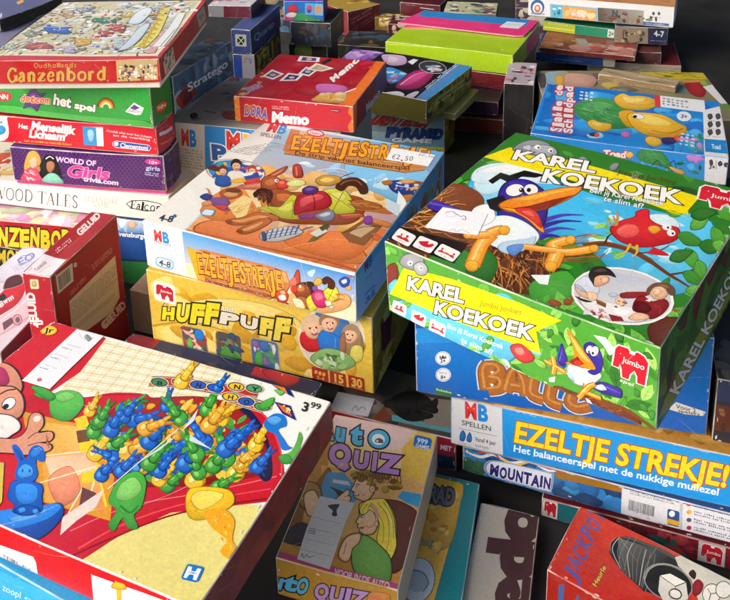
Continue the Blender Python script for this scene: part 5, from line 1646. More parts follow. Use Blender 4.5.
  'R': '''G 9c1428 a81a2e a3182c b02438 -24 1036 1563 -69 1480 1717 7 1937
P e4dcc6 100 1863 441 1830 418 1585 101 1607
P d8d0ba 131 1817 410 1802 399 1616 127 1638
B 5 137 1610 379 1601 132 1824
P dfd0b4 286 1378 1366 1368 1362 703 1224 658 1176 615 507 762 266 936
X 8a7660 12 8 286 1036 1348 951 302 1333
X 8a7660 6 9 296 915 1255 774 296 1000
X d8a0a0 3 2 842 1465 1332 1448 816 1562
X d8a0a0 2 3 336 1422 702 1434 317 1495
E e0c0b8 495 1768 33 -25 -16 -28
T 40:f0dcd8 913 497 590 -31 -68 139 GELUID
T 40:f0dcd8 938 504 273 -21 -56 130 GE
l 6a0c1c 15 15 31 1907 72 910
l b83a4a 11 11 1475 1690 1526 22''',
 },
 'auto': {
  'T': '''G e0ac5a e4a860 ecc4b4 f0d870 281 512 1227 191 1165 1850 1 1841
P eccabe -13 1852 897 1862 833 1582 764 1523 85 1504
P e2b84a 836 1569 946 1833 1174 1858 1162 1196 902 1199
P 4a9ac0 169 1076 332 1120 477 1010 544 813 423 687 182 691 158 948
P d8d8d8 246 996 404 1015 436 974 259 955
P dca860 78 1128 363 1154 663 1184 891 1246 1167 1173 1237 474 334 352
S 8a5a28 101 932 163 1125 234 968 204 627 123 294 -28 383
S d89a50 94 597 161 755 240 637 223 452 116 423
P 4a9ac0 172 1064 331 1107 471 996 544 813 432 689 192 693 158 948
P cfd6d8 246 996 404 1015 442 971 255 954
P 2a2220 224 904 404 881 365 811 307 867
P 3f9cc8 928 964 958 1044 1172 1054 1176 893 1026 921
C 2a1410 12 605 737 709 858 872 914 1031 899 1168 800 1203 465 1094 154 810 274
S 6a3526 605 737 709 858 872 914 1031 899 1168 800 1203 465 1094 154 810 274
C 1a100a 17 472 1033 470 984 462 928 491 912 516 852 568 838 639 839 686 946 656 1058 558 1118 482 1098
S f6c494 472 1033 470 984 462 928 491 912 516 852 568 838 639 839 686 946 656 1058 558 1118 482 1098
D 9a6e1e,b58c2c,7a5514,8a6420 30 35 61 31 404 1084 444 1160 574 1211 737 1214 877 1180 909 1103 847 1014 703 994 634 1065 529 1078
L 5a3c10 8 8 410 1078 423 1119 452 1087 438 1053
L 5a3c10 8 8 434 1110 448 1146 484 1091 469 1057
L 5a3c10 8 8 457 1141 484 1136 516 1094 501 1061
L 5a3c10 8 8 501 1103 509 1163 547 1098 532 1064
L 5a3c10 8 8 525 1134 545 1152 579 1102 564 1068
L 5a3c10 8 8 549 1166 570 1179 611 1105 595 1072
L 5a3c10 8 8 592 1128 606 1169 642 1109 627 1075
L 5a3c10 8 8 616 1159 631 1196 674 1113 658 1079
L 5a3c10 8 8 641 1191 667 1185 705 1116 690 1082
L 5a3c10 8 8 683 1152 692 1213 736 1120 721 1086
L 5a3c10 8 8 708 1184 728 1202 768 1123 752 1090
L 5a3c10 8 8 732 1216 753 1229 799 1127 783 1093
L 5a3c10 8 8 774 1177 788 1218 830 1130 815 1097
L 5a3c10 8 8 799 1209 814 1246 862 1134 846 1100
L 5a3c10 8 8 824 1241 849 1235 893 1138 877 1104
L 5a3c10 8 8 865 1202 875 1262 924 1141 908 1107
E 1a100a 661 992 30 8 12 -45
E f6c494 661 992 24 7 10 -38
L 5a2a1a 5 5 649 1008 669 994 662 973
L 1a100a 9 9 488 993 506 1013 529 1004
L 1a100a 6 6 490 970 503 983 520 978
L 8a1a1a 10 10 510 874 539 872 554 900
L 1a100a 5 5 486 915 507 911
L e8a070 17 17 574 915 599 898 611 925
C 1a100a 17 322 659 341 757 401 878 429 919 454 887 446 847 479 842 481 781 408 669
S f6c494 322 659 341 757 401 878 429 919 454 887 446 847 479 842 481 781 408 669
L 1a100a 5 5 417 825 450 848
C 1a100a 16 596 734 636 838 741 885 840 882 952 741 1019 540 1049 340 995 265 907 322 789 351
S e8c030 596 734 636 838 741 885 840 882 952 741 1019 540 1049 340 995 265 907 322 789 351
C 1a100a 16 620 695 623 637 611 580 638 566 640 531 665 512 681 482 741 468 807 504 821 594 796 721 705 799 632 744
S fac898 620 695 623 637 611 580 638 566 640 531 665 512 681 482 741 468 807 504 821 594 796 721 705 799 632 744
L e8a070 16 16 711 564 752 553 780 594
C 1a100a 14 610 733 637 833 740 890 822 893 938 737 996 577 1043 421 1016 267 926 322 855 453 834 620 764 712 703 750 673 701 637 677
S fbe04a 610 733 637 833 740 890 822 893 938 737 996 577 1043 421 1016 267 926 322 855 453 834 620 764 712 703 750 673 701 637 677
L a07c14 8 4 755 847 884 722 953 522 971 339
L a07c14 8 4 807 873 934 714 1001 493
L a07c14 8 4 750 776 866 628 917 428
L a07c14 8 4 663 810 641 747 639 700
L a07c14 8 4 700 832 684 777 685 731
L f8f0a0 14 6 856 805 944 650 984 531
L e8a0a8 30 30 696 817 761 766 801 673
L 1a100a 5 5 682 804 746 748 785 659
L 1a100a 10 10 631 657 644 679 668 677
C 1a100a 6 633 649 656 664 674 656 656 640
S f4f4f0 633 649 656 664 674 656 656 640
E 2a6a9a 649 649 7 2 3 -10
L 1a100a 4 4 627 563 646 564
S c8303a 656 527 683 543 706 541 686 518
E 1a100a 805 612 20 6 8 -32
E fac898 805 612 16 4 7 -27
C 1a100a 15 648 308 678 412 730 461 866 409 1029 274 1054 28 760 61
S 78b050 648 308 678 412 730 461 866 409 1029 274 1054 28 760 61
C 1a100a 15 550 198 569 395 684 470 699 376 659 294 663 181 626 143
S fac898 550 198 569 395 684 470 699 376 659 294 663 181 626 143
L c89a70 11 11 587 337 597 216
C 1a100a 15 -59 743 -5 879 116 887 198 765 167 617 58 587
S a87a3a -59 743 -5 879 116 887 198 765 167 617 58 587
C 1a100a 14 31 720 101 811 194 717 233 670 225 564 141 519
S f6c494 31 720 101 811 194 717 233 670 225 564 141 519
S 2a2a3a 9 284 80 413 201 402 234 198 10 178
P b84a78 -83 -73 1218 -75 1186 64 -142 73
T 25:f0d8dc -148 -60 391 4 -8 56 VOOR ONDERWEG
T 25:f0d8dc 571 -5 512 -2 -5 60 VOOR IN DE AUTO
T 110:1a1a1a,55:4ab4d8 109 1497 108 1 -47 234 u
T 110:1a1a1a,55:4ab4d8 284 1508 107 1 -43 242 t
T 110:1a1a1a,55:4ab4d8 -20 1490 108 4 -53 243 A
E 1a1a1a 564 1627 129 5 17 -141
E 4ab4d8 564 1627 112 4 14 -120
E f0f0f0 561 1621 71 3 9 -73
S 555 534 1580 549 1634 601 1632 621 1587
E eee 555 1597 12 3 3 -13
T 120:1a1a1a,62:c08ac4 132 1189 226 15 -44 239 Q
T 120:1a1a1a,62:c08ac4 391 1212 160 7 -30 197 U
T 120:1a1a1a,62:c08ac4 587 1224 54 5 -35 209 I
T 120:1a1a1a,62:c08ac4 676 1228 187 15 -29 210 Z
P 1a6ab4 1090 1616 1116 1626 1126 1649 1123 1749 1111 1773 1083 1783 969 1786 942 1777 933 1753 938 1652 951 1628 978 1618
T 20:dfe8f0 967 1686 119 -1 -3 65 999
T 30:dfe8f0 967 1621 149 2 -4 48 GAMES''',
  'sT1': '''P d4d2d0 186 759 538 784 515 529 519 31 200 42 179 371
l 8a8a8a 4 4 194 508 476 518
l 8a8a8a 4 4 194 384 479 395
l 8a8a8a 4 4 193 263 483 276
l 8a8a8a 4 4 193 146 486 160
S 3a3a3a 293 676 398 723 392 652 415 591 367 582 355 642
X 333 1 3 200 377 276 381 197 398
X 333 2 4 205 324 289 332 194 371
L 444 6 6 227 70 228 111 256 68 269 112 299 90 341 122''',
  'F': '''P b8862e -355 428 1274 534 1177 94 -518 -368
U 110:16161e,50:5ab0d4 A -193 53 113 12 53 188 u -68 66 111 12 51 187 t 59 89 110 12 50 186 O 179 93 109 12 49 185
U 110:16161e,55:b88ac0 Q 360 101 132 13 37 168 U 506 115 131 13 35 167 I 650 137 58 6 34 166 Z 716 136 128 12 34 166
S c87a3a 905 332 1090 370 1050 216 882 183''',
  'R': '''P b8a890 -265 866 2633 -136 1995 -179 -127 248''',
 },
 'teal': {
  'T': '''P 0f7a80 -285 2495 1366 2779 1410 972 207 837
P d9a838 -45 2423 1082 2661 1134 2630 1144 2518 1089 1783 1037 1128 328 1057
S d9a838 687 2582 1052 2653 1132 2616 1137 2491 1094 1871 820 1890
D c88a24,e0b850,b87a1c 16 21 76 5 706 2483 1091 2530 1064 1820 836 1805
T 95:141416,40:5a5a62 404 2330 657 23 2 180 BOARD
T 100:141416,40:6a6a74 800 2336 268 14 -4 201 RAD
T 10:6a7a70 777 1812 170 22 0 101 quiz
L 222 9 6 822 2251 822 2215 823 2168 839 2124
E 4a5a62 867 1453 162 10 8 -237
E c4ccd4 867 1453 153 10 8 -228
E a4b0bc 860 1441 103 27 23 -114
L 5a6a78 15 9 779 1380 787 1525 898 1533 969 1449 934 1341''',
  'R': '''P 1a8a8e 952 651 3213 -32 3853 -1123 2004 -785
l 0a5a60 49 49 1391 232 2936 -39''',
 },
 'redu': {
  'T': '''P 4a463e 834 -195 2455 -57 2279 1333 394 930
D 6a2418,70645a,3a2a1a,6a4a3a,807870 30 68 192 4 900 -42 2374 53 2139 560 860 412
P 5aa0a8 1630 63 2332 85 2326 161 1603 152
P 8a7e70 1835 548 2252 596 2359 172 2008 121
S 14110f 1512 290 1556 476 1721 599 1930 562 2038 426 2032 258 1898 134 1731 128
D 0c0a09,1a1412 8 55 96 4 1490 282 1707 560 2053 464 1946 133
P 7a3a24 1409 -9 1472 260 1599 85 1560 -24''',
  'sT1': '''P c9cacf 872 308 1335 335 1346 36 884 -31
L 7a7a86 11 11 1137 67 1155 157 1204 89 1228 164 1289 133''',
  'F': '''P a81c34 762 547 2442 599 2446 -95 717 -497
T 30:e8d0d0 1741 241 379 14 13 75 CARTOON
T 35:f0e4e4 2214 269 184 7 7 65 MET 1
P 0e2c4a 741 78 2558 221 2563 -343 710 -651
P 1a5a5a 728 -222 2561 -87 2563 -343 703 -807
T 30:7a1424 2036 -82 317 14 12 90 KAARTEN''',
 },
 'jedo': {
  'T': '''P aca396 -33 1514 937 1624 817 3411 -124 3087
T 70:3a0f0c 616 1706 -30 1410 -417 -65 jedo''',
 },
 'dice': {
  'T': '''P c02a14 -534 658 1587 2098 1847 605 49 -632
G b8260f c62e18 d03a20 c83220 -20 -4 537 -1 1496 843 -2 825
U 24:56549a J 264 50 -2 79 -134 36 A 256 140 -2 107 -136 37 C 266 255 -2 109 -137 39 K 257 379 -3 112 -139 42 P 247 506 -3 115 -141 44 O 258 630 -3 118 -142 46 T 248 763 -3 121 -144 49
T 70:222,18:f0c83a 439 86 10 250 -39 7 Heurle
P 1e1e1c 416 502 396 620 429 705 526 772 805 812 1090 795 1025 334 809 308 553 395
G 3a3a38 1a1a18 2a2a28 6a6a66 553 395 813 295 898 791 431 700
P 4e4e4a 431 700 526 772 805 812 1090 795 1081 756 799 771 531 740
L 8a8a84 4 4 406 680 394 595 434 508
L 8a8a84 4 4 529 763 503 598 531 433
L 8a8a84 4 4 582 775 562 591 593 410
L 8a8a84 4 4 771 800 746 562 771 329
L a8a8a0 8 8 440 703 428 555 561 401
L 6e6e68 6 6 483 706 476 557 594 389
L 6e6e68 6 6 526 709 524 559 626 377
L a8a8a0 8 8 569 711 571 561 659 365
L 6e6e68 6 6 611 714 619 563 691 353
L 6e6e68 6 6 653 717 666 565 722 342
L a8a8a0 8 8 695 720 712 567 754 330
L 6e6e68 6 6 737 723 758 569 785 319
L 6e6e68 6 6 778 726 804 570 816 307
E 8a8a84 957 510 206 26 -3 -193
E 141412 960 506 193 25 -3 -175
L b8b8b0 5 5 777 412 785 547 882 673 1017 707
P d8d4c8 910 377 879 531 950 602 1094 598 1151 451 1091 349 975 306
P f0ece0 879 531 950 602 1094 598 1025 504
l 2a2a2a 7 7 879 531 1025 504 1089 354
l 2a2a2a 8 8 1025 504 1094 598
E 2a2a2a 1044 433 54 10 0 -58
E e8e4d8 1044 433 44 8 0 -43
P cfcabb 942 788 992 848 1496 843 1541 628 1284 392 1127 652 990 720
S 8a1420 1150 605 1176 686 1230 660 1230 566 1187 506
S 2a0a0a 1092 693 1112 755 1149 731 1147 666
E 2a2a2a 1311 607 68 47 24 -102
E e8e4d8 1311 607 63 43 22 -94
l 2a2a2a 7 7 1269 640 1305 603 1307 528
l 2a2a2a 7 7 1305 603 1367 660
E 2a2a2a 1390 707 61 42 20 -88
E e8e4d8 1390 707 55 38 18 -80
P c9c4b6 971 790 1008 832 1091 790 1078 748''',
  'F': '''P 9a1a10 -53 479 736 525 757 179 -22 -411
T 40:3a5a9a 110 169 73 52 2 189 J
T 40:3a5a9a 268 188 72 29 2 164 A''',
 },
 'carbox': {
  'T': '''G f0d8dc e8c8cc eef0f6 d8dcec 908 11 1566 98 486 2084 -402 1674
S d9dcec 83 1302 15 1821 53 2088 370 2109 473 1728 431 1430 304 1261
L 8a9ad0 23 19 145 1801 152 1904 279 1933 330 1794 249 1725
T 20:7a8ac8 267 1656 98 272 -134 117 EO
X b8bcd0 3 3 318 1498 441 1819 172 1609
S c81830 409 799 422 1063 397 1306 485 1443 709 1175 794 890 724 623 653 485
C d88a90 28 391 1145 299 1352 402 1470 566 1322 522 1221 444 1157
S 4a1a28 391 1145 299 1352 402 1470 566 1322 522 1221 444 1157
P 2a1a24 429 932 463 1050 585 969 564 835
U 40:f4e8ea B 619 766 15 61 -94 84 w 626 843 16 62 -94 85 m 653 904 21 81 -94 86
S e8c0c8 653 485 750 589 794 890 790 1105 1125 678 1099 357 1002 34
P 6a4a58 857 494 900 625 1001 528 977 366
E 7a4a58 1013 591 65 15 74 -101
E d8a0a8 1013 591 55 13 64 -88
E 6a5a60 1018 592 30 7 37 -51
P d8d0d8 1002 257 1174 610 1363 344 1214 -23
l b88a98 16 16 977 289 1075 506 1125 678
l fff4f6 13 13 802 521 848 735 870 993''',
  'F': '''P d8d0d6 1065 1155 1796 1288 1618 131 855 -35''',
 },
 'ganz': {
  'T': '''P c81f22 -2827 113 2689 -131 2370 4314 -1919 4613
P e8e0c0 -2985 333 2499 138 2494 2954 -64 3101
P cfc8a4 -3050 423 2416 224 2455 2894 -13 2972
D d8d8d0,b8c0c4,c8b880,dcd4b0,a8b0a8,e4e0d4 120 43 145 5 -796 306 2410 245 2452 2833 -13 2972
D e8ecec,d0dce4,c0c8d0,a8bcc8 60 43 143 6 1459 319 2398 288 2428 2713 1093 2787
N 8a8a6a,6a7a6a,b8a878,4a5a5a,d8e0e0,a87a5a,c8b04a 150 261 23 7 80 40 -796 306 2410 245 2452 2833 -13 2972
D c83a38,2a5ab8,3a7a4a,d8a832,6a4a3a,f0f0ea,f8f4e8,8aa0b8,404a5a,b86a4a,e8d060 230 14 46 7 -796 306 2410 245 2452 2833 -13 2972
D 3a3a3a,5a4a3a,2a4a7a,6a2a2a,2a5a3a 130 9 32 13 -796 306 2410 245 2452 2833 -13 2972
D f4f2ec,ffffff,e0e4e8 60 23 75 9 -796 306 2410 245 2452 2833 -13 2972
D 2a62bc,f0ece0,d8d0c0,8a7a6a 16 23 69 1 24 1706 835 1670 1027 1157 247 1188
C 4a4438 14 702 1418 817 1276 731 1197 581 1252 459 1273 358 1376 277 1501 285 1627 451 1581 546 1556 707 1557
S 2a62bc 702 1418 817 1276 731 1197 581 1252 459 1273 358 1376 277 1501 285 1627 451 1581 546 1556 707 1557
N 2a2a2a,f4f0e4,8a6a4a 9 232 14 1 -17 60 248 1617 678 1598 817 1239 399 1256
D f4e8d0,e8c8a0,3a3a4a 7 12 32 2 160 1700 701 1676 840 1312 314 1334
D b84e48,f0ece0,d8d0c0,8a7a6a 16 21 63 2 131 839 798 814 966 396 322 417
C 4a4438 13 791 605 803 486 656 501 591 491 482 460 381 564 340 675 404 732 449 800 565 781 675 707
S b84e48 791 605 803 486 656 501 591 491 482 460 381 564 340 675 404 732 449 800 565 781 675 707
N 2a2a2a,f4f0e4,8a6a4a 9 185 13 2 -16 60 316 768 670 755 791 462 446 474
D f4e8d0,e8c8a0,3a3a4a 7 11 29 3 243 835 687 818 809 522 375 537
D d4a22e,f0ece0,d8d0c0,8a7a6a 16 22 65 3 782 1050 1358 1028 1509 597 954 617
C 4a4438 13 1281 815 1323 716 1266 671 1199 635 1097 679 1060 788 1039 857 964 991 1078 970 1156 952 1280 942
S d4a22e 1281 815 1323 716 1266 671 1199 635 1097 679 1060 788 1039 857 964 991 1078 970 1156 952 1280 942
N 2a2a2a,f4f0e4,8a6a4a 9 162 13 3 -17 60 943 978 1248 967 1357 665 1059 675
D f4e8d0,e8c8a0,3a3a4a 7 11 30 4 879 1047 1262 1032 1372 727 997 741
D b03c34,f0ece0,d8d0c0,8a7a6a 16 22 67 4 1133 1370 1572 1351 1682 1015 1254 1032
C 4a4438 14 1510 1186 1504 1132 1497 1071 1435 1085 1382 1118 1317 1158 1247 1246 1273 1321 1335 1354 1416 1292 1488 1263
S b03c34 1510 1186 1504 1132 1497 1071 1435 1085 1382 1118 1317 1158 1247 1246 1273 1321 1335 1354 1416 1292 1488 1263
N 2a2a2a,f4f0e4,8a6a4a 9 126 14 4 -18 60 1254 1314 1487 1304 1566 1068 1337 1077
D f4e8d0,e8c8a0,3a3a4a 7 11 31 5 1206 1366 1499 1354 1578 1117 1290 1128
D b8423a,f0ece0,d8d0c0,8a7a6a 16 23 69 5 1191 1664 1639 1644 1744 1314 1306 1332
C 4a4438 14 1603 1481 1618 1396 1580 1337 1506 1315 1419 1372 1338 1444 1382 1516 1359 1592 1390 1665 1482 1622 1571 1575
S b8423a 1603 1481 1618 1396 1580 1337 1506 1315 1419 1372 1338 1444 1382 1516 1359 1592 1390 1665 1482 1622 1571 1575
N 2a2a2a,f4f0e4,8a6a4a 9 130 14 5 -18 60 1313 1609 1551 1598 1626 1367 1392 1377
D f4e8d0,e8c8a0,3a3a4a 7 12 32 6 1266 1661 1565 1647 1640 1414 1346 1427
D 3a7c5a,f0ece0,d8d0c0,8a7a6a 16 24 72 6 705 2086 1376 2053 1503 1661 852 1690
C 4a4438 15 1328 1859 1332 1755 1235 1721 1136 1736 1061 1792 936 1828 924 1923 919 2022 1035 2020 1140 2042 1215 1938
S 3a7c5a 1328 1859 1332 1755 1235 1721 1136 1736 1061 1792 936 1828 924 1923 919 2022 1035 2020 1140 2042 1215 1938
N 2a2a2a,f4f0e4,8a6a4a 9 196 15 6 -18 60 884 2017 1240 2000 1333 1725 984 1741
D f4e8d0,e8c8a0,3a3a4a 7 12 33 7 817 2080 1264 2059 1357 1781 919 1801
D a8b8a0,f0ece0,d8d0c0,8a7a6a 16 21 64 7 -161 776 269 760 430 396 13 410
C 4a4438 13 242 579 243 518 260 432 176 478 115 470 56 548 47 616 9 701 80 687 125 713 183 639
S a8b8a0 242 579 243 518 260 432 176 478 115 470 56 548 47 616 9 701 80 687 125 713 183 639
N 2a2a2a,f4f0e4,8a6a4a 9 119 13 7 -16 60 -34 716 194 708 309 453 86 460
D f4e8d0,e8c8a0,3a3a4a 7 11 29 8 -89 773 197 762 313 506 32 515
D c8a878,f0ece0,d8d0c0,8a7a6a 16 25 76 8 38 2426 518 2401 649 2055 180 2078
C 4a4438 16 454 2233 529 2130 426 2139 389 2080 317 2163 257 2210 159 2300 244 2329 265 2396 350 2363 425 2308
S c8a878 454 2233 529 2130 426 2139 389 2080 317 2163 257 2210 159 2300 244 2329 265 2396 350 2363 425 2308
N 2a2a2a,f4f0e4,8a6a4a 9 142 16 8 -19 60 172 2367 427 2354 520 2111 269 2124
D f4e8d0,e8c8a0,3a3a4a 7 13 35 9 118 2422 438 2406 532 2161 217 2177
D 8aa0c0,f0ece0,d8d0c0,8a7a6a 16 26 77 9 292 2649 724 2626 852 2270 430 2291
C 4a4438 16 690 2451 693 2379 650 2354 622 2278 552 2385 479 2421 413 2517 490 2540 502 2610 575 2600 624 2508
S 8aa0c0 690 2451 693 2379 650 2354 622 2278 552 2385 479 2421 413 2517 490 2540 502 2610 575 2600 624 2508
N 2a2a2a,f4f0e4,8a6a4a 9 129 16 9 -19 60 414 2589 644 2577 735 2327 509 2338
D f4e8d0,e8c8a0,3a3a4a 7 13 36 10 365 2645 653 2630 744 2378 461 2393
D c8b060,f0ece0,d8d0c0,8a7a6a 16 25 75 10 1162 2391 1634 2367 1750 1980 1292 2002
C 4a4438 16 1595 2176 1588 2096 1564 2028 1486 2057 1406 2043 1329 2135 1309 2239 1366 2280 1391 2346 1467 2310 1528 2250
S c8b060 1595 2176 1588 2096 1564 2028 1486 2057 1406 2043 1329 2135 1309 2239 1366 2280 1391 2346 1467 2310 1528 2250
N 2a2a2a,f4f0e4,8a6a4a 9 140 16 10 -19 60 1292 2326 1542 2313 1626 2042 1380 2054
D f4e8d0,e8c8a0,3a3a4a 7 13 34 11 1241 2387 1556 2371 1639 2098 1331 2113
D b0a8c0,f0ece0,d8d0c0,8a7a6a 16 21 62 11 863 558 1279 543 1377 279 970 292
C 4a4438 13 1232 413 1245 352 1232 289 1148 312 1081 337 1021 388 1028 444 1015 503 1059 536 1133 534 1176 457
S b0a8c0 1232 413 1245 352 1232 289 1148 312 1081 337 1021 388 1028 444 1015 503 1059 536 1133 534 1176 457
N 2a2a2a,f4f0e4,8a6a4a 9 116 13 11 -16 60 976 514 1197 506 1267 321 1050 328
D f4e8d0,e8c8a0,3a3a4a 7 10 28 12 932 555 1210 545 1280 359 1007 368
D a0b4b8,f0ece0,d8d0c0,8a7a6a 16 21 62 12 1529 759 1993 742 2104 384 1654 399
C 4a4438 13 1945 564 1966 476 1927 418 1844 458 1791 495 1723 534 1707 608 1676 709 1746 737 1830 712 1904 648
S a0b4b8 1945 564 1966 476 1927 418 1844 458 1791 495 1723 534 1707 608 1676 709 1746 737 1830 712 1904 648
N 2a2a2a,f4f0e4,8a6a4a 9 130 13 12 -17 60 1656 700 1903 691 1983 440 1741 448
D f4e8d0,e8c8a0,3a3a4a 7 10 29 13 1606 757 1916 745 1996 492 1693 502
D 8a9a7a,f0ece0,d8d0c0,8a7a6a 16 23 68 13 -93 1371 306 1354 448 1016 61 1031
C 4a4438 14 272 1187 320 1102 293 1047 237 1023 163 1110 111 1162 89 1224 86 1280 93 1354 174 1286 241 1265
S 8a9a7a 272 1187 320 1102 293 1047 237 1023 163 1110 111 1162 89 1224 86 1280 93 1354 174 1286 241 1265
N 2a2a2a,f4f0e4,8a6a4a 9 113 14 13 -17 60 24 1315 235 1306 337 1069 129 1077
D f4e8d0,e8c8a0,3a3a4a 7 11 31 14 -26 1368 240 1357 341 1118 81 1128
D a87a6a,f0ece0,d8d0c0,8a7a6a 16 25 75 14 1535 2465 1902 2446 1999 2100 1641 2118
C 4a4438 16 1844 2276 1891 2188 1857 2136 1805 2100 1742 2192 1701 2250 1646 2332 1662 2404 1722 2405 1774 2425 1828 2348
S a87a6a 1844 2276 1891 2188 1857 2136 1805 2100 1742 2192 1701 2250 1646 2332 1662 2404 1722 2405 1774 2425 1828 2348
N 2a2a2a,f4f0e4,8a6a4a 9 110 16 14 -19 60 1637 2407 1832 2397 1901 2155 1710 2165
D f4e8d0,e8c8a0,3a3a4a 7 13 35 15 1597 2462 1841 2449 1911 2205 1670 2217
C 6a7a8a 14 1849 392 1854 747 1828 1222 1833 1625 1933 1725 1990 1313 2011 834 1971 475
S ccd8e0 1849 392 1854 747 1828 1222 1833 1625 1933 1725 1990 1313 2011 834 1971 475
C 6a7a8a 15 1567 1742 1528 2292 1614 2578 1754 2453 1786 2000 1750 1681
S dce6ec 1567 1742 1528 2292 1614 2578 1754 2453 1786 2000 1750 1681
L e4d860 201 143 2125 558 2144 1112 2068 1825 1982 2500
L d8a0a0 132 79 2366 247 2320 822 2311 1300
L e8ecea 170 113 2397 548 2380 1397 2320 2252
T 70:2a2a2a,40:d8b020 2167 468 64 86 -100 181 G
T 70:2a2a2a,40:d8b020 2143 676 68 78 -99 176 A
T 70:2a2a2a,40:d8b020 2118 891 72 70 -98 172 N
T 70:2a2a2a,40:d8b020 2091 1114 76 61 -97 167 Z
T 70:2a2a2a,40:d8b020 2064 1343 80 52 -95 161 E
T 70:2a2a2a,40:d8b020 2036 1581 85 42 -94 155 N
T 70:2a2a2a,40:d8b020 2007 1828 90 31 -92 148 B
T 70:2a2a2a,40:d8b020 1977 2083 95 20 -91 141 O
T 70:2a2a2a,40:d8b020 1946 2347 100 8 -89 133 R
T 70:2a2a2a,40:d8b020 1914 2622 106 -6 -87 125 D
c 8a8a6a 16 2428 547 2428 1395 2498 1493 2536 588
D 2a4a8a,e0c040,b83030 5 19 50 160 1755 2571 1966 2559 2077 2152 1873 2162
D 2a4a8a,e0c040,b83030 5 19 51 176 1970 2799 2183 2787 2290 2368 2083 2378
D 2a4a8a,e0c040,b83030 5 19 52 186 2116 2914 2330 2901 2434 2476 2226 2487
D 2a4a8a,e0c040,b83030 5 18 49 150 1684 2228 1890 2217 2002 1828 1801 1837''',
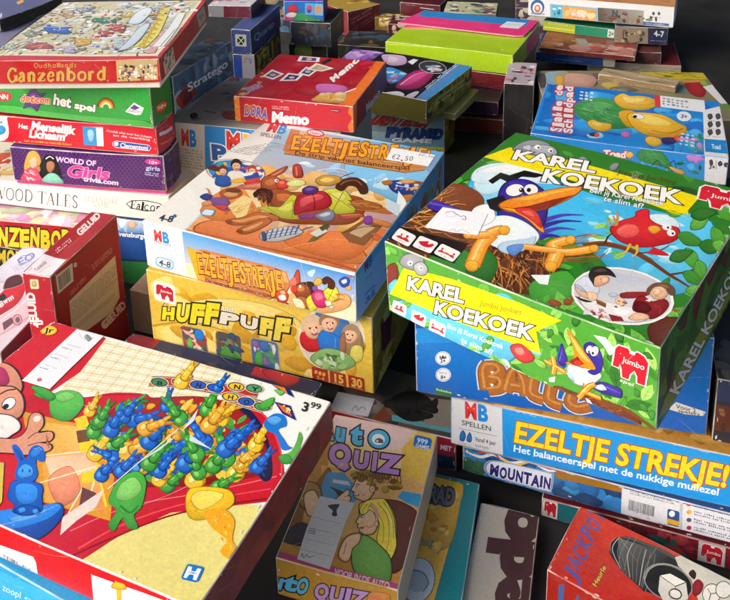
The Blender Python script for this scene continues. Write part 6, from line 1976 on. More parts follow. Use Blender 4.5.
  'F': '''P c41d24 -2722 455 2665 482 2600 -193 -2859 -151
L 6a2a14 49 49 475 189 446 232 402 222 360 162 351 103 374 40 416 34 458 75
l 6a2a14 63 63 466 124 453 39
l 6a2a14 31 31 434 124 487 125
l 6a2a14 31 31 482 233 474 183
L 6a2a14 53 53 522 135 557 167 580 136 566 41
L 6a2a14 48 48 576 112 529 103 506 67 525 36 567 65
l 6a2a14 31 31 559 41 590 41
l 6a2a14 63 63 648 38 666 165
L 6a2a14 56 56 662 133 698 169 731 142 716 39
l 6a2a14 31 31 642 164 666 165
l 6a2a14 31 31 626 38 670 39
l 6a2a14 31 31 694 39 740 40
l 6a2a14 31 31 802 163 891 165
l 6a2a14 63 63 891 165 789 45
l 6a2a14 31 31 785 44 880 46
l 6a2a14 31 31 802 163 798 135
l 6a2a14 31 31 880 46 885 78
l 6a2a14 31 31 940 110 1018 115
L 6a2a14 48 48 1018 115 1013 166 978 170 942 122 939 67 972 44 1015 72
l 6a2a14 63 63 1076 45 1093 172
L 6a2a14 55 55 1089 140 1125 176 1157 149 1144 47
l 6a2a14 31 31 1069 171 1093 172
l 6a2a14 31 31 1055 45 1098 46
l 6a2a14 31 31 1122 46 1168 47
l 6a2a14 63 63 1225 48 1251 245
L 6a2a14 48 48 1238 147 1284 179 1324 138 1314 77 1268 49 1228 68
l 6a2a14 31 31 1225 244 1251 245
L 6a2a14 48 48 1441 181 1399 159 1382 115 1388 70 1425 51 1467 72 1484 117 1478 160 1441 181
l 6a2a14 63 63 1540 53 1555 179
L 6a2a14 48 48 1550 140 1583 180 1610 164
l 6a2a14 31 31 1533 179 1555 179
l 6a2a14 31 31 1521 53 1564 54
l 6a2a14 62 62 1747 57 1770 253
L 6a2a14 48 48 1759 155 1723 186 1673 144 1669 83 1708 56 1750 76
l 6a2a14 31 31 1745 252 1770 253
l 6a2a14 31 31 1747 57 1771 57
L d8a850 35 35 475 189 446 232 402 222 360 162 351 103 374 40 416 34 458 75
l d8a850 50 50 466 124 453 39
l d8a850 18 18 434 124 487 125
l d8a850 17 17 482 233 474 183
L d8a850 40 40 522 135 557 167 580 136 566 41
L d8a850 35 35 576 112 529 103 506 67 525 36 567 65
l d8a850 18 18 559 41 590 41
l d8a850 50 50 648 38 666 165
L d8a850 42 42 662 133 698 169 731 142 716 39
l d8a850 17 17 642 164 666 165
l d8a850 18 18 626 38 670 39
l d8a850 18 18 694 39 740 40
l d8a850 17 17 802 163 891 165
l d8a850 50 50 891 165 789 45
l d8a850 18 18 785 44 880 46
l d8a850 17 17 802 163 798 135
l d8a850 18 18 880 46 885 78
l d8a850 17 17 940 110 1018 115
L d8a850 35 35 1018 115 1013 166 978 170 942 122 939 67 972 44 1015 72
l d8a850 49 49 1076 45 1093 172
L d8a850 42 42 1089 140 1125 176 1157 149 1144 47
l d8a850 17 17 1069 171 1093 172
l d8a850 17 17 1055 45 1098 46
l d8a850 17 17 1122 46 1168 47
l d8a850 49 49 1225 48 1251 245
L d8a850 35 35 1238 147 1284 179 1324 138 1314 77 1268 49 1228 68
l d8a850 17 17 1225 244 1251 245
L d8a850 35 35 1441 181 1399 159 1382 115 1388 70 1425 51 1467 72 1484 117 1478 160 1441 181
l d8a850 49 49 1540 53 1555 179
L d8a850 34 34 1550 140 1583 180 1610 164
l d8a850 17 17 1533 179 1555 179
l d8a850 17 17 1521 53 1564 54
l d8a850 49 49 1747 57 1770 253
L d8a850 35 35 1759 155 1723 186 1673 144 1669 83 1708 56 1750 76
l d8a850 17 17 1745 252 1770 253
l d8a850 17 17 1747 57 1771 57
L c89a4a 10 10 787 310 766 300 757 276 760 252 778 242 798 253 808 276 805 300 787 310
L c89a4a 11 11 833 286 829 256 845 243 861 253
l c89a4a 14 14 860 243 866 287
l c89a4a 14 14 929 244 938 312
L c89a4a 10 10 934 278 918 289 897 274 895 253 912 244 930 251
l c89a4a 5 5 927 312 938 312
l c89a4a 5 5 929 244 939 244
l c89a4a 14 14 962 245 972 312
L c89a4a 12 12 967 277 982 290 997 280 992 245
L c89a4a 10 10 1052 291 1034 283 1028 268 1030 252 1046 246 1064 253 1071 269 1068 283 1052 291
l c89a4a 22 22 1096 247 1105 314
l c89a4a 5 5 1097 314 1105 314
l c89a4a 5 5 1088 246 1103 247
l c89a4a 22 22 1124 247 1133 315
l c89a4a 5 5 1125 315 1133 315
l c89a4a 5 5 1116 247 1132 247
L c89a4a 11 11 1154 281 1168 292 1179 281 1174 249
L c89a4a 10 10 1178 273 1158 270 1149 258 1157 247 1174 257
l c89a4a 5 5 1171 249 1185 249
l c89a4a 14 14 1209 248 1215 291
L c89a4a 12 12 1213 281 1228 293 1242 284 1237 248
l c89a4a 5 5 1204 291 1215 291
l c89a4a 5 5 1200 248 1218 248
l c89a4a 5 5 1228 248 1248 249
l c89a4a 14 14 1307 249 1315 317
L c89a4a 10 10 1311 283 1296 294 1275 279 1273 258 1290 249 1308 256
l c89a4a 5 5 1305 317 1315 317
l c89a4a 5 5 1307 249 1317 250
L c89a4a 10 10 1365 284 1355 294 1342 284 1360 264 1349 250 1337 258
P d8b060 1950 349 2540 365 2522 43 1935 26
P c8b080 1976 326 2516 343 2503 66 1959 48
D e8dcc0,3a2a2a,d8d0b0,8a6a4a,2a3a6a,f0ece0,b84a3a 70 12 35 6 1982 252 2517 276 2503 66 1960 56''',
  'R': '''P b2181f -512 93 -335 602 3686 328 3435 -354
P d8c8a8 180 299 720 290 768 20 216 27
D 4a5a4a,c8c0a8,8a8a6a,3a3a3a 24 22 60 4 203 290 685 271 722 53 225 54
P c8b090 2248 315 2795 308 2856 55 2329 45
D 5a5a4a,b8a888 10 21 55 4 2280 306 2715 296 2793 93 2405 56''',
 },
 'spel': {
  'F': '''P 2f9a3c -2806 543 3913 1070 3794 -97 -3184 -854
G 2a9438 2f9a3c 35a644 2f9a3c -112 -140 3669 -47 3743 662 -12 362
S 48b04a 283 -83 1067 127 2136 100 3159 106 3668 95 3653 -49 2112 -66 277 -118
E c83a44 1166 277 162 0 -24 -84
T 40:f4e0e0 1066 227 183 4 13 75 NN
S 5a3a7a 1654 412 1767 454 1829 395 1953 406 1888 320 1947 244 1834 201 1745 78 1649 150 1499 103 1553 223 1458 296 1587 324
S 6a4a8a 1685 382 1824 362 1880 270 1721 157 1587 210
U 90:f0d8c8,40:e0623a d 1467 223 77 1 36 110 o 1555 230 77 1 35 109 t 1638 226 76 1 35 109 c 1723 228 76 1 34 109 o 1809 235 76 1 34 109 m 1893 231 98 2 34 109
T 95:3a3a3a,42:f2f0ea 2042 237 299 -36 42 165 het
T 95:3a3a3a,42:f2f0ea 2409 200 355 -29 23 107 spel
L 7a2a1a 26 26 2816 247 2843 320 2900 376 2969 400 3034 384 3077 333 3086 258
L d86a2a 26 26 2837 249 2860 311 2907 358 2967 378 3022 364 3058 320 3065 257
L f0c83a 26 26 2864 251 2881 298 2918 334 2963 348 3005 337 3033 303 3038 254
L f4f0e0 26 26 2891 254 2903 285 2928 310 2960 319 2989 311 3008 286 3011 251
L 3a9a44 26 26 2911 256 2919 276 2936 291 2957 297 2976 290 2989 273 2991 249
P f4f2f4 3264 220 3421 377 3577 306 3516 198 3432 181
P 5a4a8a 3345 283 3426 346 3511 299 3425 259
T 20:5a4a8a 3314 225 203 -19 13 41 IDENTITY''',
  'R': '''P 1f7a2e 89 1021 1948 347 1734 -905 -114 -55
S c8502a 127 295 367 290 471 182 278 136 138 196
T 40:f0d8c8 171 213 238 -29 -4 57 NN''',
 },
 'mensel': {
  'F': '''P d2192f -2663 428 3815 887 3719 -77 -2949 -684
S e4ecf2 386 443 1168 443 1215 405 1118 28 310 29
S 3a9ad8 960 252 1124 281 1164 201 1081 126 940 132
T 20:3a4a5a 969 303 158 -4 11 68 10+
T 30:f6f0f0 1394 269 163 -12 15 76 Het
T 50:f8f4f4 1610 265 730 -25 38 134 Menselijk
T 50:f8f4f4 1554 123 618 -7 37 128 Lichaam
T 14:e8b83a 1463 40 818 3 8 38 Leer en ontdek het menselijk lichaam
P dfe6ec 2627 384 2843 393 2821 73 2604 71
P 2f9ada 2502 382 2726 384 2713 72 2495 70
S 9acdea 2587 332 2671 339 2686 258 2646 140 2587 135 2568 249
T 12:f4e4e6 2892 324 733 -53 6 33 Ontdek alles over het lichaam
T 12:f4e4e6 2992 259 598 -31 4 33 en de werking
P 1f4fa8 2979 152 3032 181 3565 153 3593 107 3556 63 3019 74 2973 103
c dfe6f0 10 2979 152 3032 181 3565 153 3593 107 3556 63 3019 74 2973 103
E e8eef6 3034 132 37 3 -4 -36
T 22:eef2f8 3086 83 455 -13 15 70 Clementoni''',
  'R': '''P a81426 -112 771 1568 45 1371 -947 -294 -91
l c8c0d8 55 55 85 302 519 217
l d8685a 27 27 85 140 488 65''',
 },
 'girls': {
  'F': '''P 5f2a78 -485 657 2663 854 2570 -139 -662 -396
A 3a1a52 35 20 12 21 544 2523 537 -32 -15
S e0a848 241 365 332 523 454 548 519 418 489 212 394 137 244 161 203 226
S d84a6a 119 14 271 231 411 258 514 146 528 10
N f4e0e0,c83050 14 138 17 4 -13 20 176 53 306 233 457 107 408 1
S eec0a0 314 404 393 477 451 413 436 311 357 237 308 302
S e8b050 275 367 347 507 450 523 470 431 388 443 318 370
S 161010 509 349 631 493 776 452 822 304 845 102 714 6 504 77 455 210
S b47a56 611 357 686 412 745 349 713 245 638 189 597 254
S 1f1514 577 354 643 460 742 450 764 367 684 395
S 8ad0b8 496 25 582 151 689 192 784 148 850 17
L f0f0f0 17 17 604 424 678 471 739 433
S b47a56 489 212 433 174 431 276 485 297
T 70:8a4aa0,34:e8d0ec 767 393 659 -30 18 85 WORLD OF
T 62:f4b8dc,38:e23f98 918 149 694 -8 59 190 Girls
T 36:eed8f0 1194 93 572 -33 18 78 trivia.com
E d83a8a 2360 485 126 -5 -10 -50
T 30:f4d8e8 2277 455 158 -12 8 50 10+
T 24:b8c8f0 2235 353 221 -17 12 67 girls
X b8c8f0 2 4 2208 252 2446 236 2215 318''',
  'R': '''P 3f1c54 -372 1023 1455 153 1160 -1165 -635 -106
D 6a3a84,2a1038 20 25 74 4 156 443 520 293 443 -44 60 26''',
  'tF': '''P e0408c -572 197 2586 90 2562 -164 -632 -157
X f8c8e0 1 4 86 -33 2253 -36 91 3''',
 },
 'falcon': {
  'F': '''P efeae2 -2715 605 4196 551 4116 -303 -3043 -661
l 3a342e 23 23 987 301 1006 89
l 3a342e 8 8 1006 89 1081 281
l 3a342e 23 23 1081 281 1098 90
l 3a342e 8 8 1098 90 1182 303
l 3a342e 8 8 968 301 1016 302
l 3a342e 8 8 1061 302 1104 302
l 3a342e 8 8 1159 302 1202 303
L 3a342e 16 16 1279 303 1226 271 1199 197 1201 123 1244 91 1297 124 1324 198 1321 272 1279 303
L 3a342e 16 16 1444 304 1391 272 1365 198 1368 124 1410 93 1463 125 1489 199 1486 273 1444 304
l 3a342e 22 22 1531 94 1564 305
L 3a342e 16 16 1564 305 1622 299 1657 243 1644 158 1591 101 1531 94
l 3a342e 8 8 1542 305 1578 305
l 3a342e 8 8 1509 94 1546 94
l 3a342e 22 22 1816 92 1848 305
l 3a342e 8 8 1777 307 1918 303
l 3a342e 8 8 1777 307 1771 264
l 3a342e 8 8 1918 303 1912 261
l 3a342e 8 8 1791 92 1842 91
l 3a342e 8 8 1914 89 2002 301
l 3a342e 22 22 2002 301 2027 87
l 3a342e 8 8 1949 166 2013 164
l 3a342e 8 8 1897 90 1934 89
l 3a342e 8 8 2002 88 2050 87
l 3a342e 22 22 2091 86 2121 298
l 3a342e 8 8 2100 299 2143 298
l 3a342e 8 8 2070 86 2173 84
l 3a342e 8 8 2173 84 2183 137
l 3a342e 22 22 2231 83 2261 295
l 3a342e 8 8 2239 295 2336 293
l 3a342e 8 8 2336 293 2330 251
l 3a342e 8 8 2247 193 2297 192
l 3a342e 8 8 2210 83 2310 81
l 3a342e 8 8 2310 81 2319 128
L 3a342e 18 18 2453 248 2435 290 2400 281 2383 239 2400 198 2429 168 2437 125 2412 83 2378 80 2362 123
l b0a898 3 3 2568 214 2604 302
l b0a898 9 9 2604 302 2617 215
l b0a898 3 3 2583 246 2610 246
l b0a898 3 3 2561 214 2577 214
l b0a898 3 3 2606 214 2627 215
l b0a898 9 9 2644 215 2655 302
L b0a898 6 6 2655 302 2679 300 2695 276 2690 241 2669 218 2644 215
l b0a898 3 3 2646 302 2661 302
l b0a898 3 3 2635 215 2650 215
l b0a898 9 9 2711 302 2727 215
l b0a898 3 3 2727 215 2766 303
l b0a898 3 3 2705 302 2723 302
l b0a898 3 3 2757 303 2772 303
l b0a898 9 9 2782 216 2793 303
l b0a898 3 3 2783 303 2826 303
l b0a898 3 3 2826 303 2823 286
l b0a898 3 3 2787 261 2809 261
l b0a898 3 3 2772 216 2816 216
l b0a898 3 3 2816 216 2820 235
l b0a898 3 3 2838 216 2849 303
l b0a898 9 9 2849 303 2881 216
l b0a898 3 3 2881 216 2892 303
l b0a898 3 3 2840 303 2855 303
l b0a898 3 3 2884 303 2901 303
l b0a898 3 3 2829 216 2847 216
l b0a898 9 9 2927 217 2938 304
l b0a898 3 3 2908 303 2968 304
l b0a898 3 3 2908 303 2905 286
l b0a898 3 3 2968 304 2966 286
l b0a898 3 3 2916 217 2938 217
L b0a898 7 7 2984 304 2977 243 2995 217 3019 243 3027 304
l b0a898 3 3 2975 304 2994 304
l b0a898 3 3 3018 304 3036 304
l b0a898 9 9 3044 217 3054 304
L b0a898 5 5 3054 304 3084 300 3084 274 3049 261
l b0a898 9 9 3061 261 3086 218
l b0a898 3 3 3035 217 3055 218
l b0a898 3 3 3080 218 3093 218
l b0a898 9 9 3113 218 3123 304
l b0a898 3 3 3114 304 3156 305
l b0a898 3 3 3156 305 3154 287
l b0a898 3 3 3118 263 3140 263
l b0a898 3 3 3104 218 3147 218
l b0a898 3 3 3147 218 3150 237
L b0a898 6 6 2767 201 2753 219 2732 215 2714 189 2711 163 2722 136 2742 134 2760 151
l b0a898 9 9 2763 172 2758 136
l b0a898 3 3 2749 172 2773 173
l b0a898 3 3 2769 220 2766 198
l b0a898 3 3 2777 134 2814 220
l b0a898 9 9 2814 220 2830 134
l b0a898 3 3 2792 165 2822 165
l b0a898 3 3 2769 134 2787 134
l b0a898 3 3 2818 134 2840 135
l b0a898 3 3 2851 135 2868 220
l b0a898 9 9 2868 220 2886 143
l b0a898 3 3 2886 143 2923 221
l b0a898 9 9 2923 221 2918 135
l b0a898 3 3 2841 135 2862 135
l b0a898 3 3 2905 135 2928 135
l b0a898 9 9 2947 135 2958 221
l b0a898 3 3 2948 221 2993 221
l b0a898 3 3 2993 221 2991 204
l b0a898 3 3 2953 180 2976 180
l b0a898 3 3 2937 135 2984 136
l b0a898 3 3 2984 136 2988 155
P 1a1a1a 3614 138 3818 160 3911 219 3915 238 3844 300 3650 328 3588 329 3382 308 3287 248 3283 229 3354 167 3551 139
P f6f2ea 3615 156 3807 174 3894 223 3897 238 3828 289 3645 312 3586 313 3393 295 3305 247 3302 231 3370 180 3556 157
l 141414 24 24 3362 161 3394 301
l 141414 9 9 3377 302 3452 300
l 141414 9 9 3452 300 3444 267
l 141414 9 9 3379 234 3419 233
l 141414 9 9 3422 247 3416 219
l 141414 9 9 3345 162 3382 161
L 141414 19 19 3470 230 3494 252 3506 229 3491 162
L 141414 17 17 3502 212 3472 207 3455 182 3465 160 3493 179
l 141414 9 9 3486 162 3506 162
l 141414 39 39 3541 158 3573 297
l 141414 9 9 3562 298 3573 297
l 141414 9 9 3530 158 3552 158
L 141414 17 17 3650 226 3629 249 3597 227 3584 185 3608 157 3641 176
L 141414 17 17 3727 247 3699 232 3685 202 3685 170 3706 155 3734 169 3748 200 3748 231 3727 247
l 141414 24 24 3778 154 3798 243
L 141414 21 21 3793 221 3818 245 3836 225 3820 153
l 141414 9 9 3783 243 3798 243
l 141414 9 9 3765 154 3792 154
l 141414 9 9 3807 153 3835 153''',
  'T': '''P e8e2d0 -975 1494 310 1718 1535 -99 426 -304
D c8452a,d8b86a,8aa86a,e8dcc0 24 49 146 5 103 874 658 973 1269 82 754 -13
S d05a3a 421 704 636 892 762 765 607 445''',
 },
 'ravens': {
  'F': '''P 1a4f9e -54 1390 1150 1308 1004 -203 -260 -253
G 4a86c8 4a86c8 dfe8f0 cfdcec 62 884 945 952 968 1179 97 1169
D e8f0f4,a8c4e0 8 35 87 4 411 1147 931 1156 917 1017 391 970
P 2f8a44 -185 345 1069 468 1004 -203 -260 -253
T 30:eef4fa 270 836 649 33 10 82 Ravensburger
P 16386e -180 382 1072 504 1069 468 -186 336
S d8b89a 581 1103 690 1154 714 1054 605 1003''',
 },
 'ganzl': {
  'F': '''P b01526 -1335 483 4385 577 4295 -205 -1627 -675
U 120:2a1a10,58:e6cf2a G 1897 14 169 13 48 307 A 2086 41 166 2 54 291 N 2266 15 166 13 47 321 Z 2454 48 164 2 54 305 E 2635 48 164 13 39 288 N 2819 74 161 2 53 317 B 2994 49 162 13 39 301 O 3177 81 160 2 46 286 R 3354 80 160 13 38 314 D 3533 107 158 2 45 298''',
  'T': '''P c8a0b4 -1333 -3 4043 666 4396 -42 -684 -674
D e0b8cc,f0e4ea,b8c0a0,d8d0b0,c888a8,e8dca8 50 43 174 4 1775 334 3687 364 3831 35 2043 -52
S e890c0 2591 66 2631 223 2777 156 2719 28''',
 },
 'darkl': {
  'F': '''P 1d1a14 -2134 35 4281 710 4164 -262 -2456 -1125
U 50:c8b02a M 1985 182 183 17 42 241 O 2188 210 145 13 41 240 N 2348 216 144 13 40 239 O 2510 240 143 13 39 238''',
 },
 'mbp': {
  'F': '''P cfcac2 -54 2577 552 2631 464 786 -241 694
P 2389d2 532 2494 3641 2510 3620 1112 434 1053
T 45:d0443a 88 2009 141 -4 17 266 M
T 45:1788d6 234 2004 114 -4 16 266 B
X 8a867e 7 5 1 1610 437 1587 26 1964
X 8a867e 6 6 -4 1288 435 1268 4 1557
T 115:f2f2f2,55:e03a30 867 2024 243 -18 13 282 M
T 115:f2f2f2,55:2a5fb0 603 1815 239 -9 3 242 P
T 115:f2f2f2,55:f0b830 1160 2012 199 -13 3 272 D
P 8a5a2a 1093 2005 1428 2040 1406 1696 1067 1658''',
  'T': '''P c2bcb0 1 -144 3621 81 2906 3379 -427 2742
D 8a8478,a89a88,6a6458 18 40 133 6 194 166 172 1822 1459 1886 1789 421
l 3a3630 26 26 280 505 508 470
S 1f1c1a 125 311 186 404 287 265 226 173
S b0604a 604 490 796 611 983 330 763 285
X 7a7468 1 4 101 1808 385 1768 78 1951
P b84a3a 137 1815 330 1902 237 2032 96 1954''',
 },
 'memo': {
  'T': '''P b3182c 52 -580 2654 10 2021 2562 -1140 1912
D c02238,a81226 20 106 319 4 103 27 1853 136 1889 1716 157 1753
P e8742a 1700 23 1969 64 1945 2025 1762 1987 1763 1310 1755 772 1760 436
S e8742a 1736 109 1706 507 1793 867 1770 1404 1831 1802 1937 1923 1952 119
D d8a860,8a4a6a,c89030 14 26 79 8 24 51 47 1035 214 977 195 48
P f0ece8 119 863 157 1203 425 1069 349 775
P 6a5a7a 165 899 192 1129 373 1039 322 839
E d8b090 263 976 49 11 21 -51
P f0ece8 462 755 474 1127 751 1092 741 838
P 2f3a7a 508 817 517 1070 705 1047 699 874
E d8b090 607 951 48 10 19 -51
P f0ece8 653 1118 670 1458 916 1364 871 1048
P 3a4a8a 693 1159 705 1389 872 1326 842 1111
E d8b090 778 1245 49 10 19 -53
P f0ece8 719 1322 779 1654 1156 1488 1005 1312
P c8a87a 782 1361 823 1586 1079 1473 977 1353
E d8b090 916 1443 49 11 19 -54
P f0ece8 433 1657 395 1907 764 1906 813 1712
P 4a3a8a 487 1701 462 1871 712 1870 746 1738
E d8b090 602 1795 51 11 21 -57
P 1a1420 838 1692 942 1917 1008 1829 937 1613
T 55:f4f0ec 1340 878 33 242 -113 155 M
T 55:f4f0ec 1374 1138 34 250 -114 161 e
T 55:f4f0ec 1409 1407 35 258 -116 168 m
T 55:f4f0ec 1445 1686 36 268 -117 175 o
S d8a860 1241 158 1433 447 1676 501 1736 109 1339 60
S c86ab0 1108 718 1313 806 1601 738 1646 494 1281 413
D d8a860,c8963a,e0c080 12 49 99 3 1220 400 1621 572 1694 140 1327 97
l f0e8e4 40 40 1661 497 1779 692
E e0503a 1761 1616 39 8 18 -63
T 90:e8c860,45:8a6ad0 175 169 117 283 -100 148 DORA''',
  'F': '''P b81a2e -134 505 2053 537 2032 -108 -190 -177
P e8862a -38 430 97 425 95 -45 -42 -59
N f0b050,d8662a 12 102 24 4 -0 30 -23 398 95 392 80 -30 -22 -23
S e87428 1787 465 1896 459 1860 328 1919 237 1852 101 1894 -25 1940 -53 1989 468 1881 474
U 115:e8b84a,50:6a5ac8 D 163 121 88 -2 24 162 O 262 130 86 -11 33 161 R 356 107 87 -2 23 162 A 450 91 85 -11 32 161
S e06a3a 203 252 274 308 321 263 251 223
T 60:f6f2f0 615 50 607 12 19 160 Memo
X e8c0c0 2 3 637 260 933 263 641 326
P 7a1a2c 1579 365 1752 366 1734 308 1593 310
X c8a0a8 1 3 1593 318 1735 316 1595 359''',
  'R': '''P 8e1022 -202 -25 -131 581 2187 555 2110 -335
P e87428 -43 481 213 473 100 -65 -51 -29
P 5a2a5a 437 84 669 187 951 139 819 -12
S 5a2a6a 1171 566 2041 425 2004 3 1251 156
T 55:c8b8b8 654 41 193 -7 3 134 M
T 55:c8b8b8 853 36 199 -7 2 135 e
T 55:c8b8b8 1058 29 204 -7 2 137 m
T 55:c8b8b8 1268 23 210 -7 1 139 o''',
 },
 'strat': {
  'R': '''P 37607e -188 -186 -42 760 2129 725 1988 -362
D 4a7896,2a4a62,5a8aa4,8aa0ac 26 46 159 4 37 565 1827 563 1756 30 -40 57
S a8282a 41 227 284 335 459 337 608 140 355 31 181 33
S 6a1a20 162 281 393 293 485 118 245 76
T 60:24384a,22:d8e0e4 384 228 1260 -8 -8 141 Stratego''',
  'T': '''P 6f879a 491 -573 895 1423 -622 4089 -2425 3540
D 8aa0b0,5a7288,a8b4b8 20 61 182 4 490 118 376 1911 -146 2583 -213 1608
S b0662e 42 1690 20 2028 169 2194 320 2007 286 1657 146 1556
D c8a04a,4a6a5a,8a3a2a 6 30 73 4 131 1387 217 1974 353 1678 308 1231''',
 },
 'polly': {
  'T': '''P 1c1a22 -732 1815 1928 3136 3498 -565 1407 -1663
P 5f8fc8 1849 -83 2171 0 2090 2145 1708 2212
P 3a9ad8 2018 -17 2123 17 2086 1766 2108 2103 1929 2115 1922 1560
S c8a8d0 47 1920 520 2018 781 1615 582 1386 322 1516
S e0c8d8 220 1869 466 1855 554 1606 396 1553
S 3a8ac8 529 1231 799 1240 1132 1038 1125 560 946 526
D 7ac0e8,d8e8f0,c86aa0 12 33 104 4 603 1141 1011 1099 1041 633 920 572
C 5a1030 38 1199 424 1136 1286 1429 1496 1593 1272 1661 604 1462 334
S a82a68 1199 424 1136 1286 1429 1496 1593 1272 1661 604 1462 334
S d84a90 1235 477 1232 1186 1429 1409 1481 1215 1412 591
L e8b0e0 32 19 1249 507 1237 1091 1338 1326
E a8b0b8 1380 1685 311 27 149 -344
E 3a3a44 1380 1685 294 25 132 -304
D d8dce4,8aa0c0,c8b0a0 12 40 108 5 1206 1764 1483 1839 1571 1567 1369 1528
P f0eef4 763 1737 790 1950 910 1943 935 1628
S d8d4e4 1157 -44 1376 178 1583 67 1504 -135 1284 -195
S c8c4d4 1622 33 1675 332 1763 322 1786 -42
X dfe8f4 2 0 1829 522 1829 861 1722 635
X dfe8f4 2 1 1825 836 1824 1186 1715 954
X dfe8f4 2 2 1820 1160 1820 1521 1709 1282
X dfe8f4 2 3 1815 1494 1815 1866 1702 1622
X dfe8f4 2 4 1810 1839 1810 2223 1695 1972
L e0c0d8 23 17 1734 -100 1881 -67 2027 -33''',
  'R': '''P 756a20 -101 331 -95 634 2224 569 2241 -344
D 3a3416,8a8030,2a2a3a,a09440 26 63 158 4 -15 441 2123 424 2130 16 65 143
X c8c080 2 4 412 217 1822 172 370 400''',
 },
 'olive': {
  'R': '''P a8a060 -756 120 -755 734 1726 238 1756 -469''',
  'T': '''P 98904e 2063 -914 774 2664 2025 3219 2946 521''',
 },
 'advent': {
  'F': '''P 7f9aa0 965 795 3613 1018 3643 -946 618 -1622
S 8a9a7a 1359 773 2003 920 2127 771 1355 578
S b0a89a 1402 737 1748 853 2001 801 1746 686
U 80:5a1414,45:a82a26 A 1048 350 140 18 226 235 B 1217 384 139 17 224 234 E 1357 389 138 17 222 233 N 1523 423 136 17 219 231 T 1662 428 135 17 217 231 E 1825 460 134 17 215 229 U 1961 465 133 17 213 228 E 2122 498 132 17 210 227 R 2256 503 131 17 209 226
G 4aa0d8 4aa0d8 a8b8bc a8b8bc 937 -179 2786 102 2786 420 948 179
U 110:101c40,55:1f3f8a P 1506 146 172 24 47 205 Y 1696 165 171 24 46 204 R 1887 200 169 24 45 202 A 2073 218 167 23 44 201 M 2262 252 207 29 43 200 I 2484 275 74 10 42 199 D 2572 295 163 23 41 198
T 90:2a3a5a,48:f0f4f6 1627 46 891 134 15 90 GAME
P d8c832 1560 -63 2786 145 2786 -26 1558 -196
T 45:2a3a6a 1732 -163 972 142 23 83 FÜR FAMILY''',
  'T': '''P 8a8a70 1054 236 2937 543 3203 -486 1486 -1190
D b0a080,6a7a80,c8b890,4a4a3a 24 64 192 4 1180 58 2753 579 2786 0 1390 -408''',
  'R': '''P 8a7a2c -273 -462 -273 1065 952 794 990 -1088
D a89a40,5a4a1a 8 74 149 4 20 729 570 722 458 -361 85 -299''',
 },
 'lime': {
  'T': '''P a9cc1c 133 -620 3120 -297 3022 3540 -599 2418
P d8c86a 100 930 1118 1348 2081 1418 2867 1315 2874 1471 2083 1578 1068 1496 39 1083
P e0307c 28 1113 1070 1489 2085 1571 2874 1471 3140 2779 -42 2404
P e8a05a 57 1039 1093 1422 2060 1490 2849 1386 2861 1467 2079 1593 1063 1511 22 1127
P 2a86cc -65 2033 -18 2412 3140 2779 2986 2185 2106 2196 1137 2059
P e6367f -3 1525 -1 2008 1147 2028 2115 2165 3017 2154 2973 1738 2224 1769 1007 1677
N f0a0c0,f4d0a0 22 264 31 4 -1 14 683 1872 2127 2118 2146 1875 763 1641
P dfe6ee 2376 1656 2404 2376 2797 2373 2799 1682
l 8aa0b8 69 69 2455 1811 2581 2263
X d0e480 1 4 279 -25 714 59 261 81
E d0e480 2675 299 29 10 12 -45''',
  'F': '''P aad01a -127 592 3149 704 3162 -216 -165 -529
l d0e860 17 17 43 400 2977 502''',
  'R': '''P 7a9614 -632 0 -662 905 3651 427 3769 -688
P a8286a 1185 31 1160 427 2342 401 2382 -69
P 2a5a8a 2386 -122 2347 349 3427 386 3494 -272''',
 },
 'turtle': {
